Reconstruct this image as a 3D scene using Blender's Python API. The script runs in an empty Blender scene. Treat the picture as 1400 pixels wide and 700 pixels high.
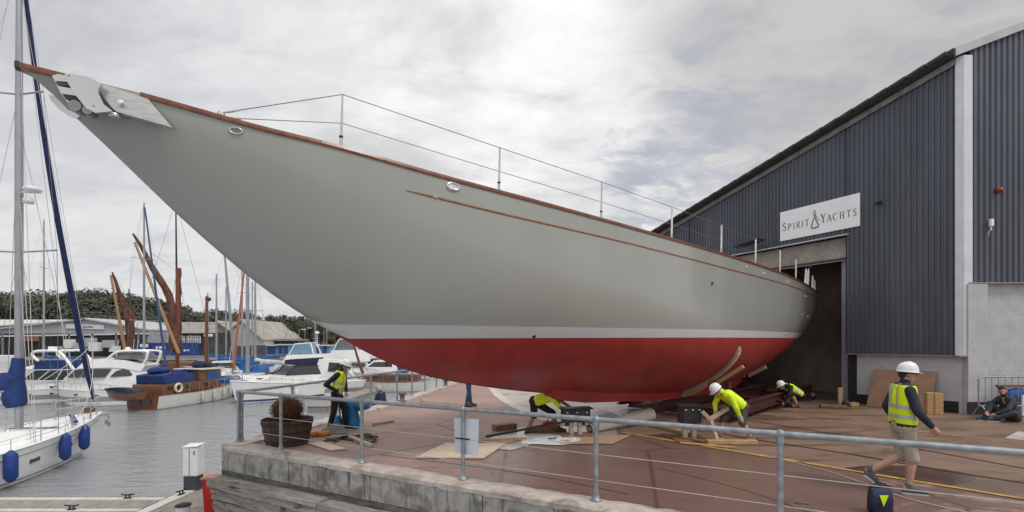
import bpy, bmesh, math, random
from mathutils import Vector, Matrix, Euler
random.seed(7)
SC = bpy.context.scene
COL = SC.collection
R = math.radians
# ------------------------------------------------------------------ camera
F, HZ, EYE = 640.0, 470.0, 2.1          # focal length in photo pixels, horizon row, eye height (m)
cam_d = bpy.data.cameras.new('camera'); cam = bpy.data.objects.new('camera', cam_d); COL.objects.link(cam)
cam.location = (0, 0, EYE); cam.rotation_euler = (R(90), 0, 0)
cam_d.sensor_width = 36; cam_d.lens = 36*F/1400; cam_d.shift_y = (HZ-350)/1400
cam_d.clip_start = .1; cam_d.clip_end = 4000
SC.camera = cam
SC.view_settings.view_transform = 'Standard'; SC.view_settings.look = 'None'
SC.view_settings.exposure = 0.12; SC.view_settings.gamma = 1
SC.cycles.max_bounces = 8; SC.cycles.diffuse_bounces = 3
# ------------------------------------------------------------------ sun and sky
SUN_AZ, SUN_EL = R(128), R(52)           # azimuth clockwise from +Y: behind the camera, to the right
sd = bpy.data.lights.new('sun', 'SUN'); sun = bpy.data.objects.new('sun', sd); COL.objects.link(sun)
sd.energy = 1.5; sd.angle = R(16); sd.color = (1, .96, .9)
sv = Vector((math.sin(SUN_AZ)*math.cos(SUN_EL), math.cos(SUN_AZ)*math.cos(SUN_EL), math.sin(SUN_EL)))
sun.rotation_euler = sv.to_track_quat('Z', 'Y').to_euler()

class NT:
    """small wrapper for building node trees"""
    def __init__(s, tree): s.t = tree; s.n = tree.nodes; s.l = tree.links
    def new(s, typ, **kw):
        n = s.n.new(typ)
        for k, v in kw.items(): setattr(n, k, v)
        return n
    def set(s, sock, v):
        if isinstance(v, bpy.types.NodeSocket): s.l.new(v, sock)
        elif v is not None:
            if isinstance(v, (tuple, list)) and len(v) == 3 and sock.type == 'RGBA': v = (*v, 1)
            sock.default_value = v
    def math(s, op, a, b=None, c=None, clamp=False):
        n = s.new('ShaderNodeMath', operation=op, use_clamp=clamp)
        for i, v in enumerate((a, b, c)):
            if v is not None: s.set(n.inputs[i], v)
        return n.outputs[0]
    def vmath(s, op, a, b=None, scale=None):
        n = s.new('ShaderNodeVectorMath', operation=op)
        s.set(n.inputs[0], a)
        if b is not None: s.set(n.inputs[1], b)
        if scale is not None: s.set(n.inputs['Scale'], scale)
        return n.outputs['Value'] if op in ('DOT_PRODUCT', 'LENGTH') else n.outputs[0]
    def mix(s, f, a, b, mode='MIX'):
        n = s.new('ShaderNodeMix', data_type='RGBA', blend_type=mode)
        s.set(n.inputs[0], f); s.set(n.inputs[6], a); s.set(n.inputs[7], b)
        return n.outputs[2]
    def noise(s, vec, scale, detail=4, rough=.55, dist=0):
        n = s.new('ShaderNodeTexNoise'); s.set(n.inputs['Vector'], vec)
        n.inputs['Scale'].default_value = scale; n.inputs['Detail'].default_value = detail
        n.inputs['Roughness'].default_value = rough; n.inputs['Distortion'].default_value = dist
        return n.outputs['Fac']
    def ramp(s, f, lo, hi, a=0., b=1.):
        n = s.new('ShaderNodeMapRange', interpolation_type='SMOOTHSTEP')
        s.set(n.inputs[0], f); n.inputs[1].default_value = lo; n.inputs[2].default_value = hi
        n.inputs[3].default_value = a; n.inputs[4].default_value = b
        return n.outputs[0]
    def scalev(s, vec, sc):
        n = s.new('ShaderNodeMapping'); s.set(n.inputs['Vector'], vec); n.inputs['Scale'].default_value = sc
        return n.outputs[0]

world = bpy.data.worlds.new('World'); SC.world = world; world.use_nodes = True
w = NT(world.node_tree); w.n.clear()
sky = w.new('ShaderNodeTexSky', sky_type='NISHITA'); sky.sun_disc = False
sky.sun_elevation = SUN_EL; sky.sun_rotation = SUN_AZ; sky.air_density = 1.0; sky.dust_density = 2.0
tc = w.new('ShaderNodeTexCoord').outputs['Generated']
dirn = w.vmath('NORMALIZE', tc)
sep = w.new('ShaderNodeSeparateXYZ'); w.set(sep.inputs[0], dirn)
zz = w.math('ADD', w.math('MAXIMUM', sep.outputs[2], 0), .22)
cmb = w.new('ShaderNodeCombineXYZ')
w.set(cmb.inputs[0], w.math('DIVIDE', sep.outputs[0], zz)); w.set(cmb.inputs[1], w.math('DIVIDE', sep.outputs[1], zz))
uv = w.vmath('ADD', cmb.outputs[0], (3.1, 1.7, 0))
big = w.noise(uv, .55, 3, .5, .4)
mid = w.noise(w.scalev(uv, (1.0, 1.7, 1)), 1.5, 6, .58, .6)
fine = w.noise(w.scalev(uv, (1, 1.5, 1)), 4.2, 7, .62, .3)
def skyblob(px, py, rad):
    """soft cloud region round a direction, edge broken by the noises"""
    v = Vector(((px-700)/F, 1, (HZ-py)/F)).normalized()
    dd = w.vmath('DOT_PRODUCT', dirn, tuple(v))
    a = math.radians(rad)
    e = w.math('ADD', dd, w.math('MULTIPLY', w.math('SUBTRACT', mid, .5), .16))
    return w.ramp(e, math.cos(a*1.7), math.cos(a*.35))
dens = w.math('ADD', w.math('MULTIPLY', mid, .6), w.math('MULTIPLY', fine, .4))
dens = w.math('ADD', dens, w.math('MULTIPLY', w.math('SUBTRACT', big, .5), .6))
dark = (.40, .41, .445); pale = (.66, .665, .685); white = (.88, .875, .86)
c = w.mix(w.ramp(dens, .34, .52), dark, pale)
c = w.mix(w.ramp(dens, .52, .66), c, white)
c = w.mix(w.math('MULTIPLY', skyblob(600, 105, 17), .85), c, w.mix(w.ramp(dens, .36, .60), (.70, .70, .71), (.93, .925, .915)))
c = w.mix(w.math('MULTIPLY', skyblob(90, 340, 16), .55), c, (.76, .76, .77))
c = w.mix(w.math('MULTIPLY', skyblob(1210, 0, 15), .9), c, w.mix(w.ramp(dens, .40, .66), (.34, .345, .37), (.50, .50, .505)))
c = w.mix(w.math('MULTIPLY', skyblob(240, 20, 11), .6), c, w.mix(w.ramp(dens, .38, .60), (.52, .53, .57), (.68, .685, .70)))
hole = w.math('MULTIPLY', skyblob(950, 215, 7), w.ramp(dens, .60, .50))
bluesky = w.mix(.75, w.vmath('SCALE', sky.outputs[0], scale=.10), (.47, .487, .545))
c = w.mix(w.math('MULTIPLY', hole, .85), c, bluesky)
# an overcast sky brightens smoothly towards the zenith
zen = w.ramp(sep.outputs[2], .5, 1.0, 1.0, 1.7)
c = w.vmath('SCALE', c, scale=zen)
hz = w.ramp(sep.outputs[2], .0, .22)
c = w.mix(w.math('MULTIPLY', w.math('SUBTRACT', 1, hz), .6), c, (.70, .705, .72))
bg = w.new('ShaderNodeBackground'); w.set(bg.inputs[0], w.vmath('SCALE', c, scale=10.0)); bg.inputs[1].default_value = .1
wo = w.new('ShaderNodeOutputWorld'); w.l.new(bg.outputs[0], wo.inputs[0])

# ------------------------------------------------------------------ materials
MATS = {}
def mat(name, col, rough=.6, metal=0., var=.12, scale=6., bump=0., bscale=40., stretch=(1, 1, 1), col2=None, f2=(.45, .65), s2=2., spec=.5, coat=0., rvar=0., detail=5, extra=None, rotz=0.):
    """procedural material in object space (metres): base colour with grain, optional second tone in patches, fine relief"""
    if name in MATS: return MATS[name]
    m = bpy.data.materials.new(name); m.use_nodes = True; MATS[name] = m
    t = NT(m.node_tree); b = t.n['Principled BSDF']
    oc = t.new('ShaderNodeTexCoord').outputs['Object']
    if rotz:
        mp = t.new('ShaderNodeMapping'); t.set(mp.inputs['Vector'], oc); mp.inputs['Rotation'].default_value = (0, 0, R(rotz)); oc = mp.outputs[0]
    oc = t.scalev(oc, stretch)
    nf = t.noise(oc, scale, detail)
    lo = tuple(max(0, x*(1-var)) for x in col); hi = tuple(min(1, x*(1+var)) for x in col)
    cc = t.mix(t.ramp(nf, .3, .7), lo, hi)
    if col2 is not None:
        n2 = t.noise(oc, s2, 6, .6, .5)
        cc = t.mix(t.ramp(n2, *f2), cc, col2)
    if extra: cc = extra(t, oc, cc)
    t.set(b.inputs['Base Color'], cc)
    if rvar: t.set(b.inputs['Roughness'], t.ramp(nf, .3, .7, rough-rvar, rough+rvar))
    else: b.inputs['Roughness'].default_value = rough
    b.inputs['Metallic'].default_value = metal
    b.inputs['Specular IOR Level'].default_value = spec
    if coat: b.inputs['Coat Weight'].default_value = coat; b.inputs['Coat Roughness'].default_value = .08
    if bump:
        bn = t.new('ShaderNodeBump'); bn.inputs['Strength'].default_value = bump; bn.inputs['Distance'].default_value = .01
        t.set(bn.inputs['Height'], t.noise(oc, bscale, 5, .6)); t.l.new(bn.outputs[0], b.inputs['Normal'])
    return m
def mat_glass(name, col=(.02, .025, .03), rough=.06):
    return mat(name, col, rough, 0, .2, 1.5, spec=.8)
# ------------------------------------------------------------------ mesh building
def V(*a): return Vector(a if len(a) > 1 else a[0])
WL = {}
class MB:
    """collects shapes in world (or root-local) space and links them as ONE mesh object"""
    def __init__(s): s.v = []; s.f = []; s.mi = []; s.sm = []
    def add(s, vs, fs, mi=0, smooth=False):
        k = len(s.v); s.v += [Vector(p) for p in vs]
        for q in fs: s.f.append([i+k for i in q]); s.mi.append(mi); s.sm.append(smooth)
        return s
    def box(s, c, size, rot=None, mi=0, bev=0.):
        c = Vector(c); h = Vector(size)/2
        if rot is None: M = Matrix.Identity(3)
        elif isinstance(rot, (int, float)): M = Matrix.Rotation(rot, 3, 'Z')
        else: M = rot.to_3x3() if hasattr(rot, 'to_3x3') else Euler(rot).to_matrix()
        b = min(bev, min(h)*.45)
        if b > 0:
            vs = []; 
            for sx in (-1, 1):
                for sy in (-1, 1):
                    for sz in (-1, 1):
                        vs += [c+M@V(sx*h.x, sy*(h.y-b), sz*(h.z-b)), c+M@V(sx*(h.x-b), sy*h.y, sz*(h.z-b)), c+M@V(sx*(h.x-b), sy*(h.y-b), sz*h.z)]
            bm = bmesh.new(); bv = [bm.verts.new(p) for p in vs]
            r = bmesh.ops.convex_hull(bm, input=bv); bm.verts.index_update(); bm.verts.ensure_lookup_table()
            s.add([x.co for x in bm.verts], [[x.index for x in f.verts] for f in bm.faces], mi); bm.free()
            return s
        vs = [c+M@V(x*h.x, y*h.y, z*h.z) for x in (-1, 1) for y in (-1, 1) for z in (-1, 1)]
        s.add(vs, [(0, 1, 3, 2), (4, 6, 7, 5), (0, 4, 5, 1), (2, 3, 7, 6), (0, 2, 6, 4), (1, 5, 7, 3)], mi)
        return s
    def beam(s, p, q, wd, ht, up=(0, 0, 1), mi=0, bev=0.):
        p = Vector(p); q = Vector(q); x = (q-p); L = x.length; x.normalize()
        up = Vector(up); y = up.cross(x)
        if y.length < 1e-4: y = Vector((1, 0, 0)).cross(x)
        y.normalize(); z = x.cross(y)
        M = Matrix((x, y, z)).transposed()
        return s.box((p+q)/2, (L, wd, ht), M, mi, bev)
    def tube(s, pts, r, n=8, cap=True, mi=0, smooth=True, closed=False):
        pts = [Vector(p) for p in pts]; m = len(pts)
        rr = list(r) if isinstance(r, (list, tuple)) else [r]*m
        vs = []; prev = None
        for i, p in enumerate(pts):
            a = pts[i-1] if (i or closed) else p; b = pts[(i+1) % m] if (i < m-1 or closed) else p
            t = (b-a); t = t.normalized() if t.length > 1e-9 else V(0, 0, 1)
            if prev is None:
                u = t.cross(V(0, 0, 1)); 
                if u.length < 1e-3: u = t.cross(V(1, 0, 0))
            else: u = prev - t*prev.dot(t)
            u.normalize(); prev = u; w_ = t.cross(u)
            vs += [p+(u*math.cos(2*math.pi*k/n)+w_*math.sin(2*math.pi*k/n))*rr[i] for k in range(n)]
        fs = []
        for i in range(m if closed else m-1):
            a, b = i*n, ((i+1) % m)*n
            fs += [(a+k, a+(k+1) % n, b+(k+1) % n, b+k) for k in range(n)]
        s.add(vs, fs, mi, smooth)
        if cap and not closed:
            s.add(vs[:n], [list(range(n))[::-1]], mi); s.add(vs[-n:], [list(range(n))], mi)
        return s
    def lathe(s, prof, c=(0, 0, 0), n=20, mi=0, axis=None, smooth=True, arc=None):
        c = Vector(c); M = Matrix.Identity(3) if axis is None else Vector(axis).normalized().to_track_quat('Z', 'Y').to_matrix()
        vs = []
        for r, z in prof: vs += [c+M@V(r*math.cos(2*math.pi*k/n), r*math.sin(2*math.pi*k/n), z) for k in range(n)]
        fs = [(i*n+k, i*n+(k+1) % n, (i+1)*n+(k+1) % n, (i+1)*n+k) for i in range(len(prof)-1) for k in range(n)]
        s.add(vs, fs, mi, smooth)
        if prof[0][0] > 1e-5: s.add(vs[:n], [list(range(n))[::-1]], mi)
        if prof[-1][0] > 1e-5: s.add(vs[-n:], [list(range(n))], mi)
        return s
    def ell(s, c, rad, M=None, nu=12, nv=8, mi=0):
        c = Vector(c); rad = Vector(rad) if not isinstance(rad, (int, float)) else V(rad, rad, rad)
        M = Matrix.Identity(3) if M is None else M
        vs = [c+M@V(0, 0, -rad.z)]
        for j in range(1, nv):
            a = -math.pi/2+math.pi*j/nv
            vs += [c+M@V(rad.x*math.cos(a)*math.cos(2*math.pi*k/nu), rad.y*math.cos(a)*math.sin(2*math.pi*k/nu), rad.z*math.sin(a)) for k in range(nu)]
        vs.append(c+M@V(0, 0, rad.z)); t = len(vs)-1
        fs = [(0, 1+(k+1) % nu, 1+k) for k in range(nu)]
        for j in range(nv-2): fs += [(1+j*nu+k, 1+j*nu+(k+1) % nu, 1+(j+1)*nu+(k+1) % nu, 1+(j+1)*nu+k) for k in range(nu)]
        o = 1+(nv-2)*nu; fs += [(o+k, o+(k+1) % nu, t) for k in range(nu)]
        return s.add(vs, fs, mi, True)
    def capsule(s, p, q, r0, r1, n=10, mi=0):
        """tapered limb with rounded ends"""
        p = Vector(p); q = Vector(q); t = q-p; L = max(t.length, 1e-4); t = t/L
        pts = []; rr = []
        for a in (80, 50, 25): pts.append(p-t*r0*math.sin(R(a))); rr.append(r0*math.cos(R(a)))
        pts += [p, q]; rr += [r0, r1]
        for a in (25, 50, 80): pts.append(q+t*r1*math.sin(R(a))); rr.append(r1*math.cos(R(a)))
        return s.tube(pts, rr, n, True, mi)
    def prism(s, pts, vec, mi=0, smooth=False):
        pts = [Vector(p) for p in pts]; vec = Vector(vec); n = len(pts)
        vs = pts+[p+vec for p in pts]
        s.add(vs, [list(range(n))[::-1], [n+i for i in range(n)]], mi)
        s.add(vs, [(i, (i+1) % n, n+(i+1) % n, n+i) for i in range(n)], mi, smooth)
        return s
    def face(s, pts, mi=0): return s.add(pts, [list(range(len(pts)))], mi)
    def loft(s, rings, closed=False, mi=0, smooth=True, caps=False):
        n = len(rings[0]); vs = [p for r_ in rings for p in r_]; fs = []
        for i in range(len(rings)-1):
            for k in range(n if closed else n-1):
                fs.append((i*n+k, i*n+(k+1) % n, (i+1)*n+(k+1) % n, (i+1)*n+k))
        s.add(vs, fs, mi, smooth)
        if caps: s.add(rings[0], [list(range(n))[::-1]], mi); s.add(rings[-1], [list(range(n))], mi)
        return s
    def mesh(s, name, mats):
        me = bpy.data.meshes.new(name)
        me.from_pydata([tuple(p) for p in s.v], [], s.f)
        for m in (mats if isinstance(mats, (list, tuple)) else [mats]): me.materials.append(m)
        me.polygons.foreach_set('material_index', s.mi); me.polygons.foreach_set('use_smooth', s.sm)
        me.update(); return me
    def build(s, name, mats, parent=None, fix=True, **props):
        off = WL.get(parent.name, V(0, 0, 0)) if parent is not None else None
        if parent is None:                       # a thing that is one mesh: origin at its base
            xs = [p.x for p in s.v]; ys = [p.y for p in s.v]; zs = [p.z for p in s.v]
            off = V((min(xs)+max(xs))/2, (min(ys)+max(ys))/2, min(zs)) if props.pop('centre', True) else V(0, 0, 0)
        s.v = [p-off for p in s.v]
        me = s.mesh(name, mats)
        if fix:
            bm = bmesh.new(); bm.from_mesh(me); bmesh.ops.recalc_face_normals(bm, faces=bm.faces); bm.to_mesh(me); bm.free()
        return link(name, me, parent, off, **props)
def link(name, me, parent=None, off=None, **props):
    o = bpy.data.objects.new(name, me); COL.objects.link(o)
    if parent is not None: o.parent = parent; WL[o.name] = WL.get(parent.name, V(0, 0, 0))
    else: o.location = off if off is not None else (0, 0, 0); WL[o.name] = Vector(o.location)
    tag(o, **props)
    return o
def tag(o, label=None, cat=None, group=None, kind=None):
    if label: o['label'] = label
    if cat: o['category'] = cat
    if group: o['group'] = group
    if kind: o['kind'] = kind
    return o
def thing(name, label, cat, loc=(0, 0, 0), group=None):
    o = bpy.data.objects.new(name, None); COL.objects.link(o); o.location = loc; o.empty_display_size = .2
    WL[o.name] = Vector(loc)
    return tag(o, label, cat, group)
def dup(root, loc=None, rotz=None, label=None, group=None, parent=None):
    c = root.copy(); COL.objects.link(c)
    if parent is not None: c.parent = parent
    else:
        if loc is not None: c.location = loc
        if rotz is not None: c.rotation_euler = (0, 0, rotz)
    if label: c['label'] = label
    if group: c['group'] = group
    for ch in [x for x in COL.objects if x.parent == root]: dup(ch, parent=c)
    return c
def G(px, py, h=0.):
    """where the ray through photo pixel (px, py) meets the level at height h"""
    z = F*(EYE-h)/(py-HZ); return V((px-700)/F*z, z, h)
def AT(px, py, dist):
    return V((px-700)/F*dist, dist, EYE-(py-HZ)/F*dist)
def ip(x, xs, ys):
    if x <= xs[0]: return ys[0]
    for i in range(len(xs)-1):
        if x <= xs[i+1]:
            t = (x-xs[i])/(xs[i+1]-xs[i]); return ys[i]+(ys[i+1]-ys[i])*t
    return ys[-1]
def ips(x, xs, ys):
    """smooth (Catmull-Rom) interpolation of a table"""
    n = len(xs)
    if x <= xs[0]: return ys[0]
    if x >= xs[-1]: return ys[-1]
    i = max(k for k in range(n-1) if xs[k] <= x)
    def m(k):
        a, b = max(k-1, 0), min(k+1, n-1); return (ys[b]-ys[a])/(xs[b]-xs[a])
    h = xs[i+1]-xs[i]; t = (x-xs[i])/h
    return (2*t**3-3*t*t+1)*ys[i]+(t**3-2*t*t+t)*h*m(i)+(-2*t**3+3*t*t)*ys[i+1]+(t**3-t*t)*h*m(i+1)
def cat_rom(pts, n=6):
    pts = [Vector(p) for p in pts]; out = []
    for i in range(len(pts)-1):
        p0 = pts[max(i-1, 0)]; p1 = pts[i]; p2 = pts[i+1]; p3 = pts[min(i+2, len(pts)-1)]
        for k in range(n):
            t = k/n; out.append(.5*((2*p1)+(p2-p0)*t+(2*p0-5*p1+4*p2-p3)*t*t+(3*p1-p0-3*p2+p3)*t**3))
    out.append(pts[-1]); return out
# ------------------------------------------------------------------ shared materials
def streaks(dark, lo=.5, hi=.7, sc=(5, 5, .5)):
    def f(t, oc, cc):
        n = t.noise(t.scalev(oc, sc), 1.6, 5, .6); return t.mix(t.ramp(n, lo, hi), cc, dark)
    return f
GALV = mat('galvanised_steel', (.31, .33, .35), .52, .5, .22, 9, .08, 60, rvar=.1)
STEEL = mat('stainless_steel', (.60, .60, .585), .34, .85, .05, 1.5)
CHROME = mat('polished_steel', (.75, .75, .74), .18, 1., .05)
DARKSTEEL = mat('dark_steel', (.03, .03, .033), .5, .3, .3)
BLACK = mat('black_rubber', (.02, .02, .02), .7)
WHITE = mat('white_gelcoat', (.86, .86, .845), .28, 0, .04, 3, coat=.3)
WHITE2 = mat('white_paint', (.74, .75, .76), .5, 0, .06, 4)
CREAM = mat('cream_gelcoat', (.72, .71, .66), .35, 0, .05, 3)
VARN = mat('varnished_wood', (.165, .048, .018), .3, 0, .35, 12, coat=.25)
TEAK = mat('varnished_teak', (.165, .068, .03), .35, 0, .3, 10, .05, 30, (1, 1, 4), coat=.3)
GLASS = mat_glass('dark_window_glass')
GLASS2 = mat_glass('grey_window_glass', (.10, .12, .14), .08)
BLUECLOTH = mat('blue_canvas', (.012, .035, .15), .8, 0, .3, 4, .4, 7)
BLUECLOTH2 = mat('bright_blue_canvas', (.015, .09, .30), .75, 0, .3, 5, .3, 8)
NAVYCLOTH = mat('navy_canvas', (.018, .024, .055), .8, 0, .3, 5, .3, 8)
TAN = mat('tan_sailcloth', (.12, .048, .03), .85, 0, .45, 3.5, 1., 5, (1, 1, .5))
WHITECLOTH = mat('white_sailcloth', (.66, .66, .62), .8, 0, .12, 4, .5, 6)
ALU = mat('mast_aluminium', (.36, .37, .39), .42, .5, .08, 3)
ROPE = mat('pale_rope', (.55, .54, .50), .9)
WIRE = mat('rigging_wire', (.22, .22, .23), .4, .6)
PLY = mat('plywood', (.42, .275, .175), .7, 0, .14, 3, .05, 40, (1, 6, 6))
PALEPLY = mat('pale_plywood', (.62, .50, .38), .75, 0, .08, 3, .05, 40, (1, 5, 5))
PINE = mat('sawn_pine', (.46, .285, .135), .7, 0, .2, 5, .1, 40, (1, 6, 6))
OAKBLOCK = mat('timber_block', (.22, .11, .055), .75, 0, .3, 6, .15, 40, (1, 5, 5))
SAWN = mat('sawn_light_timber', (.50, .38, .28), .75, 0, .15, 6, .1, 40)
SKIN = mat('skin', (.50, .27, .19), .5, 0, .08, 14)
SKINDARK = mat('tanned_skin', (.33, .16, .10), .5, 0, .1, 14)
def hv(t, oc, cc): return t.mix(t.ramp(t.noise(oc, 9, 3), .55, .8), cc, (.52, .72, .012))
HIVIS = mat('high_visibility_fabric', (.70, .92, .015), .7, 0, .1, 8, .5, 9, extra=hv)
SILVER = mat('reflective_tape', (.50, .51, .51), .4, .2, .06)
JACKET = mat('navy_jacket_fabric', (.018, .023, .036), .8, 0, .3, 9, .5, 14)
BLACKCLOTH = mat('black_fabric', (.012, .012, .014), .85, 0, .3, 9, .4, 14)
GREYCLOTH = mat('charcoal_overall_fabric', (.045, .05, .055), .85, 0, .25, 9, .5, 14)
DENIM = mat('blue_denim', (.045, .085, .16), .85, 0, .3, 12, .3, 20)
KHAKI = mat('khaki_fabric', (.40, .35, .28), .85, 0, .12, 9, .5, 14)
GREYSHORT = mat('dark_grey_shorts_fabric', (.075, .072, .065), .85, 0, .2, 9, .4, 14)
NAVYTEE = mat('navy_cotton', (.022, .03, .075), .85, 0, .2, 9, .4, 14)
SHOEGREY = mat('grey_shoe_fabric', (.10, .11, .12), .8, 0, .2, 20)
SOLE = mat('white_shoe_sole', (.62, .62, .6), .7)
BROWNSHOE = mat('brown_leather', (.10, .035, .02), .5)
HELMET = mat('white_helmet_plastic', (.80, .80, .79), .3, 0, .03, 3)
HAIRB = mat('brown_hair', (.05, .028, .016), .7, 0, .4, 60, .6, 80)
HAIRG = mat('grey_hair', (.50, .48, .45), .8, 0, .2, 60, .6, 80)
GLOVE = mat('pale_work_glove', (.40, .41, .42), .85)
def tarm(t, oc, cc):
    big = t.noise(oc, .35, 4, .55, .3); fine = t.noise(oc, 90, 2, .6)
    cc = t.mix(t.ramp(fine, .45, .75), cc, (.24, .165, .14))
    cc = t.mix(t.math('MULTIPLY', t.ramp(big, .42, .62), .45), cc, (.095, .058, .047))
    return cc
CONC = mat('weathered_concrete', (.35, .335, .31), .85, 0, .2, 7, .7, 18, col2=(.15, .14, .125), f2=(.48, .68), s2=2.6, extra=streaks((.085, .08, .07), .52, .72, (6, 6, .7)))
COPING = mat('pale_concrete', (.48, .42, .375), .85, 0, .15, 6, .4, 30, col2=(.25, .20, .18), f2=(.5, .7), s2=2)
ROTWOOD = mat('weathered_timber', (.27, .25, .225), .9, 0, .25, 4, 1., 10, (.8, 5, 5), col2=(.05, .043, .036), f2=(.56, .72), s2=1.8, rotz=27.7)
DECKWOOD = mat('grey_decking', (.30, .265, .225), .85, 0, .25, 5, .4, 30, (6, 1, 6), col2=(.17, .14, .115), f2=(.5, .75), s2=2)
PALETRIM = mat('pale_edge_board', (.60, .57, .53), .7, 0, .1, 6)
# ------------------------------------------------------------------ water, quay, ground
WATER_Z = -1.9
def rail_line(x): return V(x, 9.77-.526*(x+5.71), 0)
U = V(.885, -.4655, 0).normalized(); NQ = V(-U.y, U.x, 0)*-1      # along the front quay edge; towards the water in front
if NQ.y > 0: NQ = -NQ
EDGE_L = [V(-5.98, 9.62, 0), V(-5.08, 13.3, 0), V(-4.33, 17, 0), V(-3.28, 25, 0), V(-1.7, 36, 0), V(1.5, 60, 0), V(9, 110, 0)]
CORNER = rail_line(-5.78)+NQ*.30; EDGE_L[0] = CORNER
FAR_R = CORNER+U*30

water_m = bpy.data.materials.new('harbour_water'); water_m.use_nodes = True
t = NT(water_m.node_tree); b = t.n['Principled BSDF']
oc = t.new('ShaderNodeTexCoord').outputs['Object']
b.inputs['Base Color'].default_value = (.29, .30, .31, 1); b.inputs['Roughness'].default_value = .12; b.inputs['Specular IOR Level'].default_value = .95  # pale base colour carries part of the sky's reflection off the waves
h1 = t.noise(t.scalev(oc, (.55, 1.3, 1)), 1.5, 5, .6, .5); h2 = t.noise(t.scalev(oc, (.7, 1.6, 1)), 4.5, 4, .6, .4)
bn = t.new('ShaderNodeBump'); bn.inputs['Strength'].default_value = 1.; bn.inputs['Distance'].default_value = .11
t.set(bn.inputs['Height'], t.math('ADD', h1, t.math('MULTIPLY', h2, .45))); t.l.new(bn.outputs[0], b.inputs['Normal'])
MB().face([V(-500, -30, WATER_Z), V(500, -30, WATER_Z), V(500, 400, WATER_Z), V(-500, 400, WATER_Z)]).build('water', water_m, kind='structure', centre=False)

# tarmac: rust-red, with a wet stain under the yacht (the hull has been washed down)
tarm_m = bpy.data.materials.new('red_tarmac'); tarm_m.use_nodes = True
t = NT(tarm_m.node_tree); b = t.n['Principled BSDF']
oc = t.new('ShaderNodeTexCoord').outputs['Object']
cc = t.mix(t.ramp(t.noise(oc, .5, 5, .6, .4), .35, .65), (.36, .235, .195), (.30, .19, .157))
cc = t.mix(t.math('MULTIPLY', t.ramp(t.noise(oc, 70, 2, .6), .5, .8), .6), cc, (.34, .245, .21))
cc = t.mix(t.math('MULTIPLY', t.ramp(t.noise(t.scalev(oc, (1, 3, 1)), 1.7, 6, .65, 1), .52, .66), .35), cc, (.105, .067, .058))
vor = t.new('ShaderNodeTexVoronoi', feature='DISTANCE_TO_EDGE'); t.set(vor.inputs['Vector'], t.vmath('ADD', oc, t.vmath('SCALE', t.new('ShaderNodeTexNoise').outputs['Color'], scale=1.2))); vor.inputs['Scale'].default_value = .28
cc = t.mix(t.math('MULTIPLY', t.ramp(vor.outputs['Distance'], .014, .002), .6), cc, (.05, .035, .03))
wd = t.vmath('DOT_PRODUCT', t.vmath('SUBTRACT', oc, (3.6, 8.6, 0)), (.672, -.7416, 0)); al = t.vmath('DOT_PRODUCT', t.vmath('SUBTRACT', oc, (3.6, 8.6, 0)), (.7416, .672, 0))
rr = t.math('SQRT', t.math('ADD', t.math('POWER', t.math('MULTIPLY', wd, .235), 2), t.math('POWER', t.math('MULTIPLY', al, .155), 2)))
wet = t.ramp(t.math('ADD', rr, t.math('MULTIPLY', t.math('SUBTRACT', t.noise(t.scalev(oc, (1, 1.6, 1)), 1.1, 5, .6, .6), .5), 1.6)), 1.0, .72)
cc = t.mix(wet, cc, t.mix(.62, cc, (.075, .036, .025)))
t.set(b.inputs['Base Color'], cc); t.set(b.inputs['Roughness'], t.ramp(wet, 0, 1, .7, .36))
bn = t.new('ShaderNodeBump'); bn.inputs['Strength'].default_value = .35; bn.inputs['Distance'].default_value = .004
t.set(bn.inputs['Height'], t.noise(oc, 120, 2, .6)); t.l.new(bn.outputs[0], b.inputs['Normal'])
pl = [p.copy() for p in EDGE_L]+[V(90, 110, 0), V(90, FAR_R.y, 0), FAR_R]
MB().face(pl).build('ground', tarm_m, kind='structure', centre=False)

# brown concrete apron between the yellow line and the shed
J = V(12.09, 16.4, 0); FD = V(-.48, .877, 0).normalized(); FN = V(-FD.y, FD.x, 0)     # door jamb, along the front, outwards
apron_m = bpy.data.materials.new('brown_wet_concrete'); apron_m.use_nodes = True
t = NT(apron_m.node_tree); b = t.n['Principled BSDF']; oc = t.new('ShaderNodeTexCoord').outputs['Object']
rot = t.new('ShaderNodeMapping'); t.set(rot.inputs['Vector'], oc); rot.inputs['Rotation'].default_value = (0, 0, R(51.5)); rot.inputs['Scale'].default_value = (.35, 1.6, 1)
n1 = t.noise(rot.outputs[0], .9, 6, .6, .6)
cc = t.mix(t.ramp(t.noise(oc, 1.1, 6, .6, .4), .35, .65), (.245, .155, .105), (.18, .113, .082))
cc = t.mix(t.math('MULTIPLY', t.ramp(t.noise(oc, 60, 2, .6), .5, .75), .5), cc, (.27, .19, .145))
wet = t.ramp(n1, .50, .60)
cc = t.mix(t.math('MULTIPLY', wet, .5), cc, (.08, .045, .032))
t.set(b.inputs['Base Color'], cc); t.set(b.inputs['Roughness'], t.ramp(wet, 0, 1, .6, .34))
bn = t.new('ShaderNodeBump'); bn.inputs['Strength'].default_value = .3; bn.inputs['Distance'].default_value = .004
t.set(bn.inputs['Height'], t.noise(oc, 70, 3, .6)); t.l.new(bn.outputs[0], b.inputs['Normal'])
Y0, Y1 = V(2.6, 11.05, 0), V(10.5, 2.35, 0)
MB().face([p+V(0, 0, .006) for p in (Y0, Y1, V(24, 2.4, 0), V(24, 14.4, 0), V(13.2, 14.4, 0), J+FD*-.2, J+FD*11)]).build('concrete_apron', apron_m, kind='structure', centre=False)
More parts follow.
